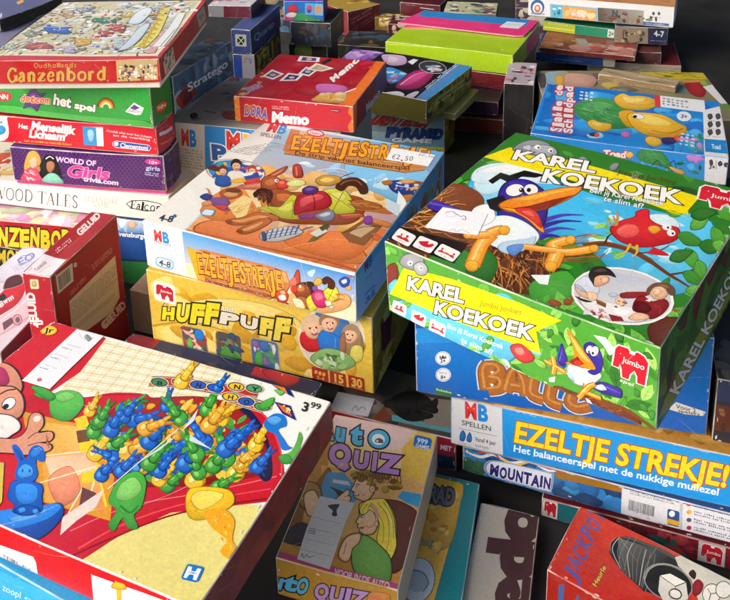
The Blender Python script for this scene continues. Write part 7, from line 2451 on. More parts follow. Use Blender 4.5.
  'T': '''G 1a7ad6 2a9ae0 1f86dc 0f66c8 -42 21 3059 -38 2960 2303 -73 2314
D 2a9ae6,1a70cc,4ab0f0 40 77 307 5 -73 1859 2846 1998 2565 20 82 176
L 2a8ee6 65 49 8 83 26 1044 32 2159
C 7ac08a 16 575 1204 665 1584 975 1842 1233 1748 1451 1459 1547 1073 1508 765 1186 598 885 729 675 945
S 3c9450 575 1204 665 1584 975 1842 1233 1748 1451 1459 1547 1073 1508 765 1186 598 885 729 675 945
S 58a860 675 1394 933 1689 1190 1571 1104 1292 813 1207
N 2f7a40,8ad088,6ab46a 50 237 21 4 -31 50 652 1360 1137 1638 1450 1133 1412 834 883 904
C 8a6a1a 17 1202 1865 1330 2116 1475 2043 1675 2101 1876 2018 1925 1798 1732 1540 1489 1496 1315 1553
S e8b83a 1202 1865 1330 2116 1475 2043 1675 2101 1876 2018 1925 1798 1732 1540 1489 1496 1315 1553
S f4d878 1324 1999 1527 1973 1726 2031 1679 1850 1432 1751
L b8862a 16 16 1433 1723 1681 1713 1876 1852
C 8a6a1a 15 834 764 908 886 1032 822 1200 809 1205 603 1100 453 957 494 863 624
S e8b83a 834 764 908 886 1032 822 1200 809 1205 603 1100 453 957 494 863 624
S f4d878 883 753 985 808 1085 738 996 638
S d8a428 1299 1309 1489 1470 1639 1252 1600 804 1437 793
C 8a6a1a 15 1448 1222 1540 1379 1781 1423 2020 1389 2249 1117 2361 992 2331 746 2170 559 1923 509 1696 582 1529 844
S e8b430 1448 1222 1540 1379 1781 1423 2020 1389 2249 1117 2361 992 2331 746 2170 559 1923 509 1696 582 1529 844
S f6d86a 1567 1283 1781 1346 2018 1236 2156 1053 1924 936 1690 1015
S c8922a 1741 642 2059 666 2287 803 2170 571 1923 521
L 8a3a1a 18 18 1832 740 2105 703 2313 930
E 7a5a1a 1615 1245 99 -18 -5 -115
E f2f0ea 1615 1245 94 -17 -5 -102
E 1a1a1a 1568 1219 33 10 1 -63
C 8a6a1a 14 1735 373 1810 499 1945 447 1989 280 1901 121 1790 165
S e8b83a 1735 373 1810 499 1945 447 1989 280 1901 121 1790 165
S 2a2a6a 1990 483 2148 553 2234 442 2099 257 2002 284
S e04a3a 2170 583 2261 632 2279 455 2198 409
S c86ab8 1368 485 1439 577 1515 481 1482 333 1400 354
S 9ad0f0 855 263 1057 393 1112 223 934 125
S 2a2a2a 886 295 988 373 1019 242 928 215
S d84a3a 968 320 1035 363 1046 250 993 211
E e8ecf0 2336 1418 111 -10 -16 -204
T 130:c8283e,45:f2eaec 457 216 -1 191 -166 -25 S
T 130:c8283e,45:f2eaec 439 414 -2 196 -148 -19 j
T 130:c8283e,45:f2eaec 421 617 -2 201 -158 -21 a
T 130:c8283e,45:f2eaec 402 827 -2 207 -139 -15 k
T 130:c8283e,45:f2eaec 382 1042 -3 213 -150 -17 i
T 130:c8283e,45:f2eaec 362 1263 -3 219 -131 -11 e
T 130:c8283e,45:f2eaec 320 1724 -4 232 -121 -6 d
T 130:c8283e,45:f2eaec 298 1965 -4 238 -132 -8 e
T 130:c8283e,45:f2eaec 630 220 -7 188 -131 -15 S
T 130:c8283e,45:f2eaec 613 417 -7 193 -144 -18 c
T 130:c8283e,45:f2eaec 597 620 -7 198 -130 -14 h
T 130:c8283e,45:f2eaec 580 828 -8 204 -145 -17 i
T 130:c8283e,45:f2eaec 562 1042 -8 209 -130 -12 l
T 130:c8283e,45:f2eaec 544 1262 -8 215 -145 -15 d
T 130:c8283e,45:f2eaec 526 1488 -9 222 -130 -10 p
T 130:c8283e,45:f2eaec 507 1721 -9 228 -145 -13 a
T 130:c8283e,45:f2eaec 487 1961 -10 235 -130 -8 d
X d8e8f8 3 4 619 1654 911 1627 606 2083
T 30:2a4a7a 2282 1339 102 -8 13 157 3+
D 3aa0b0,c88ab8,2a8a6a,58b0e0 16 35 98 6 2354 788 2595 685 2546 67 2314 158
X bfe0f0 4 5 2231 285 2510 216 2269 798
P e8e8ea 2643 1740 2983 2064 2954 -69 2765 -126 2582 -58
P 1f86d2 2613 600 2973 594 2970 141 2604 137
T 30:cfe4f4 2705 274 127 -5 0 152 Toad
S 4a4a50 2705 1564 2769 1634 2778 1459 2718 1366
S 4a4a50 2828 1600 2892 1670 2900 1494 2839 1401
X 778 1 0 2678 1305 2896 1295 2676 1354
S 4a4a50 2689 1234 2751 1301 2760 1133 2702 1044
S 4a4a50 2809 1269 2872 1337 2879 1168 2820 1079
X 778 1 1 2663 985 2876 977 2661 1032
S 4a4a50 2673 917 2734 982 2743 821 2686 735
S 4a4a50 2790 952 2852 1017 2860 856 2802 769
X 778 1 2 2648 678 2857 672 2645 723''',
  'sT1': '''P e6e8ec 1966 2227 2689 2197 2677 1659 1974 1717
P d8383a 1865 2270 1966 2242 1974 1717 1886 1719
X 889 3 5 1998 1805 2455 1751 1995 2165
X 99a 1 6 2503 1765 2643 1740 2505 2103''',
  'F': '''G 2a86d2 3a96dc 2a8ee0 1f86d8 -22 2 3112 -40 2978 491 -41 534
D 4ab0ea,2a8a5a,3a9a4a,1f6a3a 30 24 85 6 952 302 2576 332 2602 31 961 146
T 115:c8283e,45:e8e4e0 1129 233 341 29 11 116 Toad
S e8b040 1457 322 1533 384 1590 331 1524 259
S 3a8a4a 1624 346 1747 476 1921 490 2084 336 2141 165 1987 193 1721 231
N 58a860,2a6a3a 26 122 12 4 -23 40 1666 378 1923 465 2090 260 1763 263
S b884d0 2333 448 2439 453 2499 491 2566 441 2634 391 2531 365 2495 289 2431 341 2362 351
L 1a3a3a 14 9 1857 174 1936 288 1988 183
L 1a3a3a 14 9 2114 238 2172 323 2214 176
S d8a050 2116 213 2337 144 2298 87 2142 155
P e4e4e8 2594 510 3059 502 3117 -90 2628 -67
S 444 2663 395 2703 411 2719 328 2678 317
T 30:333333 2667 254 85 -7 1 81 3+
S 444 2782 372 2820 408 2851 347 2804 315
S 444 2865 374 2913 392 2920 323 2879 316
l 888 9 9 2754 408 2768 250''',
 },
 'jumborear': {
  'T': '''P 8a8060 -481 3015 4671 3136 3614 -45 -731 -217
D 6a5a48,a89a6a,b8a850,7a8a90 30 100 299 4 -30 2287 2920 2194 2626 1053 -135 1273
S 8aa8b8 223 2294 596 2269 568 1620 294 1367 152 1690
S c89a8a 652 2217 1184 2059 1026 1471 497 1535
S 4a4a4a 14 2112 181 2204 143 1607 -15 1277 -88 1436
S d8a838 379 2036 546 2127 508 1618 365 1450
P c8b428 2163 2347 3465 2417 3438 2005 2148 2001
N 3a3414,2a2410 30 164 25 4 -15 30 2279 2315 3333 2378 3321 2119 2224 2071
S a8202a 2943 1823 3200 1897 3276 1541 3084 1068 2897 1215
P c8944a 2909 1922 3348 2002 3369 1869 2904 1789
P e4e4e4 3240 1620 3583 1793 3559 787 3327 750
S 8ab040 3241 1832 3359 1935 3391 1738 3274 1638
P 5a9a38 3313 706 3522 670 3468 496 3269 560''',
 },
 'acA': {
  'F': '''P e4e6ea -234 934 3656 714 3730 -306 -199 -431
E 3a68a8 238 242 179 15 6 -204
E e8eaee 239 215 128 11 5 -149
E d8703a 240 201 77 7 3 -109
E f0e0d0 239 215 41 4 2 -54
T 20:3a68a8 76 37 361 11 -2 55 Ravensburger
P 8ab8d0 554 363 1750 359 1761 -105 581 -40
P 58b8d8 606 327 872 323 884 15 630 18
P eaa860 885 324 1703 315 1709 -57 897 2
D f0c080,e89848,f4d8a8 12 51 129 4 912 273 1657 258 1670 -7 920 58
T 80:d84a7a,45:f2f0f4 1095 90 374 -4 6 97 WOORD
D 3a8ab0,e8f0f4,2a6a90 6 21 52 4 634 276 836 266 844 78 640 87
G 4f4742 8a8578 b0ada0 5a524c 1773 -104 2854 -80 2848 389 1749 372
D 3a342e,9a8a78,6a4a3a 16 38 100 5 1805 244 2761 277 2734 -39 1820 -73
T 40:2a3a5a 2099 178 145 0 -8 157 N
X 7a9ab0 2 3 2382 269 2761 277 2376 374
D 4a4a40,8a8a70 8 25 59 8 2763 251 3232 216 3004 143 2769 148
P 4a68a8 2843 102 3449 94 3453 30 2849 11
E 555 3074 331 32 3 3 -46
E 555 3201 342 32 3 3 -46
X 667 1 3 3069 227 3278 220 3067 266
X c8d0e0 1 3 2918 31 3384 33 2915 78''',
  'T': '''P d89a6a -2180 6364 4002 7917 4121 -133 -416 -1486
D e0a878,c88a5a 10 144 385 4 790 65 3432 189 3383 1305 655 924''',
 },
 'acB': {
  'F': '''P 8a7e68 -144 720 798 761 858 -153 -95 -205
C 3a3028 25 210 342 359 244 547 280 652 100 420 9 226 79
D 2a2420,b0a080,4a4034 12 25 65 4 163 340 733 315 753 0 181 23
P 1a2142 760 629 1501 662 1577 -378 827 -421
T 30:c8d0e0 927 219 235 -15 -9 144 4-7
X 7a88a8 1 4 842 84 1241 78 840 123''',
 },
 'acG': {
  'F': '''P 0f8a66 -363 510 2205 560 2252 -231 -339 -329
P b8c832 -89 405 848 386 846 -162 -71 -151
P d8e068 28 114 821 123 823 82 29 73
X e8f0c0 2 4 133 184 661 198 130 266
P d0dcd8 1847 35 1861 42 1868 59 1878 242 1873 258 1859 265 1700 265 1686 258 1679 242 1669 58 1674 41 1687 35
T 35:0f6a4c 1702 80 124 4 6 122 2+''',
 },
 'acC': {
  'T': '''P 8e3a34 -44 -990 2454 -909 2504 2152 -454 1274
D a84a40,7a2e2a,b86a5a,c89888 26 85 256 4 28 734 2079 554 2073 26 129 118
S b8683a 9 240 198 458 435 210 282 -70
S c88a80 670 282 932 519 1248 302 1007 -77
P a8a09a 752 951 997 984 1176 514 951 367
N d8b0a8,c89890 20 497 41 4 -1 30 1696 593 2171 582 2213 -5 1797 15
P b87a72 1849 484 2176 507 2258 9 1938 -16''',
  'F': '''P 6a2a26 -228 291 2609 321 2641 -184 -213 -241''',
 },
 'acD': {
  'F': '''P 17366e -144 411 1661 382 1692 -217 -125 -258
l 4a6aa0 18 18 431 102 1131 86
P 9a9484 1612 429 2008 412 2041 -183 1641 -143''',
 },
 'acE': {
  'F': '''P a09680 294 297 2383 432 2432 -217 327 -372
N c0b6a0,7a7060 16 247 20 4 1 6 895 177 2175 158 2185 28 907 -35''',
  'T': '''P 6a1420 -2208 407 2774 1267 2597 -211 -2082 -1050''',
 },
 'quarto': {
  'F': '''P 2a3c78 -121 773 710 816 650 -123 -194 -178
P a8a89a 95 457 357 460 349 178 86 174
E 1a1a1a 223 312 86 5 -7 -104
l a8c8a8 19 19 162 390 294 233
l a8c8a8 19 19 305 399 150 225''',
  'T': '''P 3f5288 -371 -822 1769 -456 545 3333 -2072 2946
l c0c8d8 24 24 39 38 396 40''',
  'R': '''P 24335f -400 11 -265 772 2784 586 2666 -168
T 10:8a98b8 188 226 1329 -51 27 157 Quarto''',
 },
 'qbase': {
  'F': '''P 1f3f8f -172 1573 217 1522 191 630 -246 602
P 8a8a94 222 1593 706 1618 646 659 191 630
D a85a4a,6a6a74 4 24 48 3 273 1477 462 1464 452 1321 262 1310''',
  'R': '''P 3a3830 -403 815 -237 1692 2737 1444 2518 176
U 90:2a2414,50:a89232 Y 188 1017 286 -19 3 384 E 507 1035 295 -19 1 390 L 835 974 305 -20 -1 397 L 1174 992 315 -20 -3 403 O 1525 928 325 -22 -5 410 W 1891 946 456 -29 -7 417
D 6a3a2a,a88a30,3a4a6a 14 59 169 4 72 1201 2168 1103 2115 806 159 927''',
 },
 'wmar': {
  'T': '''P c8c4cc 67 -393 1225 -299 466 2278 -853 2192
D c86a7a,8a8a9a,e0dce0 10 45 136 4 112 173 970 157 721 986 -146 923''',
  'F': '''P 5f1a30 -63 411 1265 440 1228 -163 -113 -201
P 7f7f86 -69 338 377 275 363 -65 -103 -78''',
 },
 'toys': {
  'F': '''P 2a78d0 -75 643 1115 641 1089 -99 -115 -102
S c83040 74 272 152 396 296 396 337 248 190 198
S e8d8d0 45 173 192 223 333 173 282 99 65 98
P d84a98 -6 123 208 74 180 -14 -13 -14
S 3a9a5a 232 74 384 223 619 124 902 25 900 -25 228 -26
P 6ab4e8 513 445 728 435 716 149 501 161
P 88c4ee 740 435 941 421 930 137 728 149
E c85a7a 614 297 72 0 -4 -99
E e0a060 829 285 72 0 -4 -99
E 3a5ab8 600 248 48 0 -2 -50
P 5a2a9a -76 618 1114 592 1110 479 -83 500''',
  'R': '''P 4a2580 -709 11 -477 778 3447 -262 3222 -1003''',
 },
 'toyb': {
  'F': '''P 232934 -249 615 1119 684 1091 -64 -292 -147
D 3a4454,4a3a34,2a3a4a 14 50 125 4 250 540 943 551 926 127 228 112''',
 },
 'toyc': {
  'F': '''P 1a1d16 -212 1276 1151 1325 1114 301 -271 236
S 6a7a2a 125 1033 259 1217 484 1250 574 1050 515 843 215 830''',
 },
 'redk': {
  'F': '''P 7a2230 -253 1139 1959 698 1936 -566 -303 -52
X c87a7a 2 3 142 305 960 529 114 524
X b06a6a 2 4 169 55 1105 344 139 214''',
  'T': '''P a88a3a -262 505 1236 -864 3375 1690 1704 3268
D c8a850,7a5a2a 8 85 226 3 410 435 1188 281 1431 785 916 1113''',
 },
 'maro': {
  'F': '''P 5a1220 -153 643 1388 771 1390 -149 -168 -302
L c8b8b8 25 25 626 480 872 470 1055 462
X a88a8a 1 3 191 517 502 512 191 560''',
 },
 'magz': {
  'T': '''P b4b898 -13 -737 1565 -540 1428 2419 -347 2222
D 8a4a5a,6a8a6a,c8c8b0,3a3a4a,d8d4c0 40 52 177 4 -6 187 1380 -21 1319 1132 -44 1075''',
 },
 'blackt': {
  'T': '''P 4f4d78 2501 -2237 5373 -1258 -1020 6268 -6124 4879
P d8a818 1806 1040 1761 1250 1912 1147 1954 940
P c8c8d4 2127 295 2063 410 2316 156 2328 94''',
 },
 'lettr': {
  'R': '''P 8a8aa8 -717 403 3685 -121 3915 497 -493 1035
U 80:5a4a7a,40:b8b4c8 H 553 633 185 -5 -91 125 E 758 627 189 -6 -93 127 X 969 621 194 -6 -96 128 A 1185 614 200 -6 -99 130
S c85a3a 56 742 317 747 360 620 173 590''',
  'T': '''P 7a7a98 1084 -397 4272 -611 1117 9241 -4398 9963''',
 },
 'purp': {
  'T': '''P 6a3a94 61 -525 1474 -51 818 1782 -748 1273
S b08ad0 23 376 190 847 584 836 516 404 204 233
D 8a5ab0,c8a8dc 10 77 191 3 -32 222 809 501 536 961 -113 748''',
 },
 'u1': {
  'F': '''P 7a1420 1270 564 2624 748 2649 -180 1276 -400
N a83a40,5a0c14 10 279 23 3 6 8 1622 185 2304 238 2308 50 1625 -30''',
 },
 'u2': {
  'F': '''P 3a1838 1151 369 2641 500 2656 -187 1151 -338''',
 },
 'u3': {
  'F': '''P 5a1812 1255 324 2736 447 2749 -128 1255 -266''',
 },
 'greyp': {
  'T': '''P b8aab4 -140 -412 731 -246 651 1481 -304 1308
D 7a3a4a,e0d8dc,4a3a4a,c86a7a 18 34 103 4 33 113 559 45 544 1087 44 995''',
  'F': '''P 2b2a2c -180 1351 716 1416 759 94 -156 7''',
 },
 'rock': {
  'F': '''P 2a2a34 -160 796 524 931 608 31 -95 -135
P 23365a -47 704 371 732 391 507 -30 475
P 5a2e1c -9 433 396 451 422 153 14 131
D 8a5a3a,3a2014 8 20 61 4 12 391 310 432 331 179 30 158''',
  'T': '''P 3a3a3c -265 -226 715 16 994 1489 -141 1220
D 56565a,2a2a2c,6a6660 20 47 142 4 -28 26 382 71 476 688 90 594''',
 },
 'navytray': {
  'T': '''P 141e48 -566 292 2932 209 3053 -82 -247 -120
P 8a1a2a -540 258 425 228 437 -10 -309 -41
P b0202c 1803 223 2415 211 2354 64 1812 79
S b0202c 1932 160 2057 261 2281 270 2422 196 2287 39''',
 },
 'slab': {
  'T': '''P b09a78 -67 -1020 1966 41 1656 1767 -574 628
N c8b492,8a7454,d8c8a8 24 463 40 4 1 8 10 384 1523 404 1520 42 29 -122''',
  'F': '''P 8a7250 -382 154 1956 358 1988 -54 -356 -404
N a88c64,6a5438 14 289 21 4 1 6 -124 22 1494 104 1501 -1 -118 -111''',
 },
 'dk7': {
  'T': '''D c8a030,8a2a2a,e8d8b0 16 24 88 3 0 0 800 0 800 400 0 400''',
  'F': '''D c8a030,8a2a2a,e8d8b0 16 24 88 3 0 0 800 0 800 400 0 400
T 30:e8d8b0 120 160 480 0 0 112 Monopoly''',
 },
 'dk9': {
  'T': '''D 8a3a5a,d8b0c0,f0e0e8 16 36 132 3 0 0 800 0 800 600 0 600''',
  'F': '''D 8a3a5a,d8b0c0,f0e0e8 16 30 110 3 0 0 800 0 800 500 0 500
T 30:f0e0e8 120 200 480 0 0 140 Party''',
 },
 'dk1': {
  'T': '''D 2a2420,6a5a3a,3a4a5a 16 72 264 3 0 0 1300 0 1300 1200 0 1200''',
  'F': '''D 2a2420,6a5a3a,3a4a5a 16 30 110 3 0 0 1300 0 1300 500 0 500
T 30:3a4a5a 195 200 780 0 0 140 DOMINO''',
 },
 'dk2': {
  'T': '''D 5a1a20,8a3a3a,c8b8a8 16 48 176 3 0 0 900 0 900 800 0 800''',
  'F': '''D 5a1a20,8a3a3a,c8b8a8 16 36 132 3 0 0 900 0 900 600 0 600
T 30:c8b8a8 135 240 540 0 0 168 Memory''',
 },
 'dk4': {
  'T': '''D 1f2a3a,3a5a7a,8a7a5a 16 84 308 3 0 0 1300 0 1300 1400 0 1400''',
  'F': '''D 1f2a3a,3a5a7a,8a7a5a 16 60 220 3 0 0 1300 0 1300 1000 0 1000
T 30:8a7a5a 195 400 780 0 0 280 Loto''',
 },
 'dk5': {
  'T': '''D 4a3a4a,8a6a7a,c8c0b0 16 72 264 3 0 0 900 0 900 1200 0 1200''',
  'F': '''D 4a3a4a,8a6a7a,c8c0b0 16 54 198 3 0 0 900 0 900 900 0 900
T 30:c8c0b0 135 360 540 0 0 252 Lexicon''',
 },
}

AXES = {  # face: (normal axis, sign, u axis, u sign, v axis, v sign)
    'T': (2, 1, 0, 1, 1, 1), 'F': (1, -1, 0, 1, 2, 1), 'R': (0, 1, 1, 1, 2, 1),
    'L': (0, -1, 1, -1, 2, 1), 'K': (1, 1, 0, -1, 2, 1), 'B': (2, -1, 0, 1, 1, -1)}

def card_box(mb, dims, z0, cols, wear=0.35, bev=0.9, seed=1, wearcol='e6e2d8', bow=0.0):
    """Rounded cardboard box, mm; returns its printable faces."""
    W, D, H = dims; half = (W / 2, D / 2, H / 2); rn = random.Random(seed); wc = srgb(wearcol)
    bev = min(bev, H * .2)
    faces = {}
    k_ = bow * min(1.2, max(W, D) / 270)
    at, af, ab, al, ar = rn.uniform(-2.4, .2) * k_, rn.uniform(-.4, 2.2) * k_, rn.uniform(-.4, 2) * k_, rn.uniform(-.4, 2) * k_, rn.uniform(-.4, 2.2) * k_
    ef, er = rn.uniform(-1.6, .4) * k_, rn.uniform(-1.6, .4) * k_; cj = [rn.uniform(-1.5, .5) * k_ for _ in range(4)]; ph = rn.uniform(0, 6)
    def bend(p):
        u, v, t = p.x / W + .5, p.y / D + .5, (p.z - z0) / H
        bu, bv = 1 - (2 * u - 1) ** 2, 1 - (2 * v - 1) ** 2
        side = .35 + .65 * (1 - t)
        dz = t * (at * bu * bv + ef * bu * (1 - v) ** 2 + er * bv * u * u + .35 * k_ * math.sin(9 * u + ph) * math.cos(8 * v + ph)
                  + cj[0] * ((1 - u) * (1 - v)) ** 3 + cj[1] * (u * (1 - v)) ** 3 + cj[2] * ((1 - u) * v) ** 3 + cj[3] * (u * v) ** 3)
        dx = (ar * u ** 4 * bv - al * (1 - u) ** 4 * bv) * side; dy = (ab * v ** 4 * bu - af * (1 - v) ** 4 * bu) * side
        return Vector((dx, dy, dz))
    nw, nd, nh = (max(2, int(W / 45)), max(2, int(D / 45)), 2) if bow else (1, 1, 1)
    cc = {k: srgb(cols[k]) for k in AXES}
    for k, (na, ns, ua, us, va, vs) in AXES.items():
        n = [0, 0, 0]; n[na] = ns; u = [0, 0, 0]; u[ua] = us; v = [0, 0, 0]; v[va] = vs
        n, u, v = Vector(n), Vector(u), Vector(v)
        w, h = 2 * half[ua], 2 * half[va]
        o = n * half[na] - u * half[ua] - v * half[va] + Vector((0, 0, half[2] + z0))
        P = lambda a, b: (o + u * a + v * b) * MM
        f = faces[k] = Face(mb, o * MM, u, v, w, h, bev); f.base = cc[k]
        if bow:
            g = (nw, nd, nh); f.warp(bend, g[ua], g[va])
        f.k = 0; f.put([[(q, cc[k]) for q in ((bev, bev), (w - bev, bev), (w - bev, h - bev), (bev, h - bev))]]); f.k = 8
    # worn rounded edges
    ks = list(AXES)
    for i in range(6):
        for j in range(i + 1, 6):
            A, B = AXES[ks[i]], AXES[ks[j]]
            if A[0] == B[0]: continue
            third = 3 - A[0] - B[0]; N = max(3, int(half[third] / 6))
            ws = []
            x = 0.0
            for q in range(N + 1):
                x = .6 * x + rn.uniform(-.25, .45); ws.append(max(0, min(1, wear + x + (.35 if q in (0, N) else 0))))
            dn = [max(0, rn.gauss(-.1, .45)) if 0 < q < N else .5 for q in range(N + 1)]; dn = [min(1, x) for x in dn]
            ca, cb = cc[ks[i]], cc[ks[j]]
            def ring(q):
                t = -half[third] + bev + (2 * half[third] - 2 * bev) * q / N
                out = []
                for a in (0, .5, 1):
                    p = [0, 0, 0]; p[third] = t
                    th = a * math.pi / 2; dent = .75 * dn[q] if a == .5 else 0
                    p[A[0]] = A[1] * (half[A[0]] - bev + bev * math.cos(th) * (1 - dent)); p[B[0]] = B[1] * (half[B[0]] - bev + bev * math.sin(th) * (1 - dent))
                    p = Vector(p) + Vector((0, 0, half[2] + z0))
                    out.append(((p + bend(p)) * MM, mix(mix(ca, cb, a), wc, ws[q] * (.95 if a == .5 else .45))))
                return out
            for q in range(N):
                r0, r1 = ring(q), ring(q + 1)
                for a in (0, 1):
                    vs = [r0[a], r0[a + 1], r1[a + 1], r1[a]]
                    nn = (vs[1][0] - vs[0][0]).cross(vs[3][0] - vs[0][0]); mid = sum((x[0] for x in vs), Vector()) / 4 - Vector((0, 0, (half[2] + z0) * MM))
                    out = Vector((0, 0, 0)); out[A[0]] = A[1]; out[B[0]] = B[1]
                    if nn.dot(out) < 0: vs = vs[::-1]
                    mb.quad([x[0] for x in vs], [x[1] for x in vs])
    for sx in (-1, 1):
        for sy in (-1, 1):
            for sz in (-1, 1):
                sg = (sx, sy, sz); vs = []
                c0 = mix(cc['T' if sz > 0 else 'B'], wc, min(1, wear + .45))
                for ax in range(3):
                    p = [sg[i] * (half[i] - bev) for i in range(3)]; p[ax] = sg[ax] * half[ax]
                    p = Vector(p) + Vector((0, 0, half[2] + z0)); vs.append((p + bend(p)) * MM)
                if sx * sy * sz < 0: vs = vs[::-1]
                mb.quad(vs, [c0] * 3)
    return faces

def root(name, label, cat, c, ang, group=None):
    o = bpy.data.objects.new(name, None); COL.objects.link(o)
    o.empty_display_size = .05
    o.rotation_mode = 'YXZ'; o.rotation_euler = (math.radians(ang[1]), math.radians(ang[2]), math.radians(ang[0]))
    o.location = c; o['label'] = label; o['category'] = cat
    if group: o['group'] = group
    return o

def game_box(key, name, label, cat='board game', cols=None, tray=None, mat=None, wear=.36, group=None, bev=1.1, lip=0):
    """cols: string of face colours T,F,R[,L,K]; tray: (visible mm, colour) of a bottom box peeping out under the lid."""
    x, y, z, yaw, tx, ty, w, d, h = BOX[key]
    r = root(name, label, cat, (x, y, z), (yaw, tx, ty), group)
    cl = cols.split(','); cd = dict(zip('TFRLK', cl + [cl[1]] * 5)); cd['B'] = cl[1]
    mb = MB(); th = 0
    if tray:
        tb = MB(); th = tray[0]
        tf = card_box(tb, (w - 5, d - 5, max(th + 4, h * .55)), 0, {k: tray[1] for k in AXES}, .2, .8, len(key) * 7)
        for k, dat in ART.get(key, {}).items():
            if k[0] == 't': tf[k[1]].run(dat)
        tb.build('tray', mat or M_PRINT, r)
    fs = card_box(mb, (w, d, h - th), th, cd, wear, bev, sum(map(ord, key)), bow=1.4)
    for k, dat in ART.get(key, {}).items():
        if k in fs: fs[k].run(dat)
    rn = random.Random(sum(map(ord, key)) + 5)          # nicks and rubbed spots along the edges of the lid
    for k in 'TFR':
        f = fs[k]; f.k += 2
        for _ in range(int((f.w + f.h) / 22)):
            along = rn.random(); near = abs(rn.gauss(0, 2.2)) + 1; side = rn.randint(0, 3)
            p = [(along * f.w, near), (along * f.w, f.h - near), (near, along * f.h), (f.w - near, along * f.h)][side]
            l = rn.uniform(.5, 3.2); wd = rn.uniform(.3, 1.1); c = mix(srgb('e8e4da'), f.base, rn.uniform(.1, .6))
            q = [(p[0] + (l if side < 2 else wd) * math.cos(t) * rn.uniform(.6, 1.2), p[1] + (wd if side < 2 else l) * math.sin(t) * rn.uniform(.6, 1.2)) for t in (i * 1.047 for i in range(6))]
            f.poly(c, q)
        for _ in range(3):                              # long faint scratches
            p = (rn.uniform(.1, .9) * f.w, rn.uniform(.1, .9) * f.h); a = rn.uniform(0, 6.28); l = rn.uniform(8, 45)
            f.stroke(mix(srgb('e8e4da'), f.base, .55), smooth([p, (p[0] + l * .5 * math.cos(a) + 1, p[1] + l * .5 * math.sin(a)), (p[0] + l * math.cos(a), p[1] + l * math.sin(a) + 2)], False, 3), .12, .3)
    mb.build('lid', mat or M_PRINT, r)
    for k, dat in ART.get(key, {}).items():     # stickers: a thin sheet of its own on a face
        if k[0] == 's':
            sb = MB(); f = fs[k[1]]
            g = Face(sb, f.o, f.u, f.v, f.w, f.h, f.e); g.k = f.k + 220; g.nodes = f.nodes
            if f.nodes: g.nu, g.nv = f.nu, f.nv
            g.run(dat); so = sb.build('price_sticker', M_PAPER, r)
    return r

# ------------------------------------------------------------------ the things on the table
B = game_box
# centre
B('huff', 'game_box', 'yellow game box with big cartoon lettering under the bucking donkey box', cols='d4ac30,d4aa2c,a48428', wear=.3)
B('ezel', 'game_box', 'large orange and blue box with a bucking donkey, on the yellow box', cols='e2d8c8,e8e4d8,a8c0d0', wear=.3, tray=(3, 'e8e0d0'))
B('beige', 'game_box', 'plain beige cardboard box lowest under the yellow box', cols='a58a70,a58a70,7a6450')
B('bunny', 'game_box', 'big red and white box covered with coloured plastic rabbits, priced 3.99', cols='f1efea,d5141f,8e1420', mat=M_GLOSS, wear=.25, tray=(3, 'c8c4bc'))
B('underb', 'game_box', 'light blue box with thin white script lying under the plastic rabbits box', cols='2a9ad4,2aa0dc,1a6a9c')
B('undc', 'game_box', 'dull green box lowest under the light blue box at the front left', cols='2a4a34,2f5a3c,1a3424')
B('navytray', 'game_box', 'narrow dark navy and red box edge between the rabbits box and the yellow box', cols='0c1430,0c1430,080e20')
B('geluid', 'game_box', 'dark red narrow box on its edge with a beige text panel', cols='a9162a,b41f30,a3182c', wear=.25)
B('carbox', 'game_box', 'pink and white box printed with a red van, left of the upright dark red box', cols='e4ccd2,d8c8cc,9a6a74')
# left stack
g = 'boxes of the left-hand stack'
B('ravens', 'game_box', 'blue and green box at the very bottom of the left stack', cols='2a5a9a,1a4f9e,123a70', group=g)
B('ganzl', 'game_box', 'red box with bold yellow lettering under the white box of the left stack', cols='c8a0b4,b01526,7a0f1c', group=g)
B('darkl', 'game_box', 'blackish box with yellow letters, lowest on the far left of the table', cols='2a261c,1d1a14,14120e', group=g)
B('falcon', 'game_box', 'long white box with grey serif lettering and an oval black badge', cols='e4dfd4,efeae2,b8b2a8', group=g, tray=(2.5, 'c8c0b0'))
B('girls', 'game_box', 'purple diamond-patterned box with two girls on its side and a pink rim', cols='5f2a78,5f2a78,3f1c54', tray=(6, 'e0408c'), group=g, bev=1.6)
B('mensel', 'game_box', 'red box with white lettering between the green box and the purple box', cols='b8182a,d2192f,a81426', group=g, tray=(2.5, 'b8b0a8'))
B('spel', 'game_box', 'green box with a small rainbow on its side, in the left stack', cols='2f9a3c,2f9a3c,1f7a2e', group=g, tray=(2.5, 'd8d4c8'))
B('ganz', 'game_box', 'red-edged board game with a crowded goose-race picture, topmost of the left stack', cols='c81f22,c41d24,b2181f', tray=(9, 'e6e0d4'), group=g, wear=.2)
B('mbp', 'game_box', 'tall white and blue box under the small red memory box', cols='c2bcb0,cfcac2,8a867e', wear=.3)
B('memo', 'game_box', 'small crimson memory game box with orange edges and picture cards on its lid', cols='b3182c,b81a2e,8e1022', tray=(2.5, '8a1426'))
B('strat', 'game_box', 'slate blue box with a red figure wedged behind the left stack', cols='6f879a,37607e,37607e')
B('polly', 'game_box', 'black box with a pink oval toy picture, beneath the lime green box', cols='1c1a22,5a5420,756a20', mat=M_GLOSS, tray=(2.5, '3a3a30'))
B('olive', 'game_box', 'thin olive yellow box sticking out under the black toy picture box', cols='98904e,98904e,a8a060')
B('advent', 'game_box', 'box with red and dark blue block lettering behind the bucking donkey box', cols='8a8a70,7f9aa0,8a7a2c', mat=M_GLOSS)
lime = B('lime', 'game_box', 'lime green, pink and blue box with a white price sticker, high at the back', cols='a9cc1c,aad01a,7a9614', wear=.15)
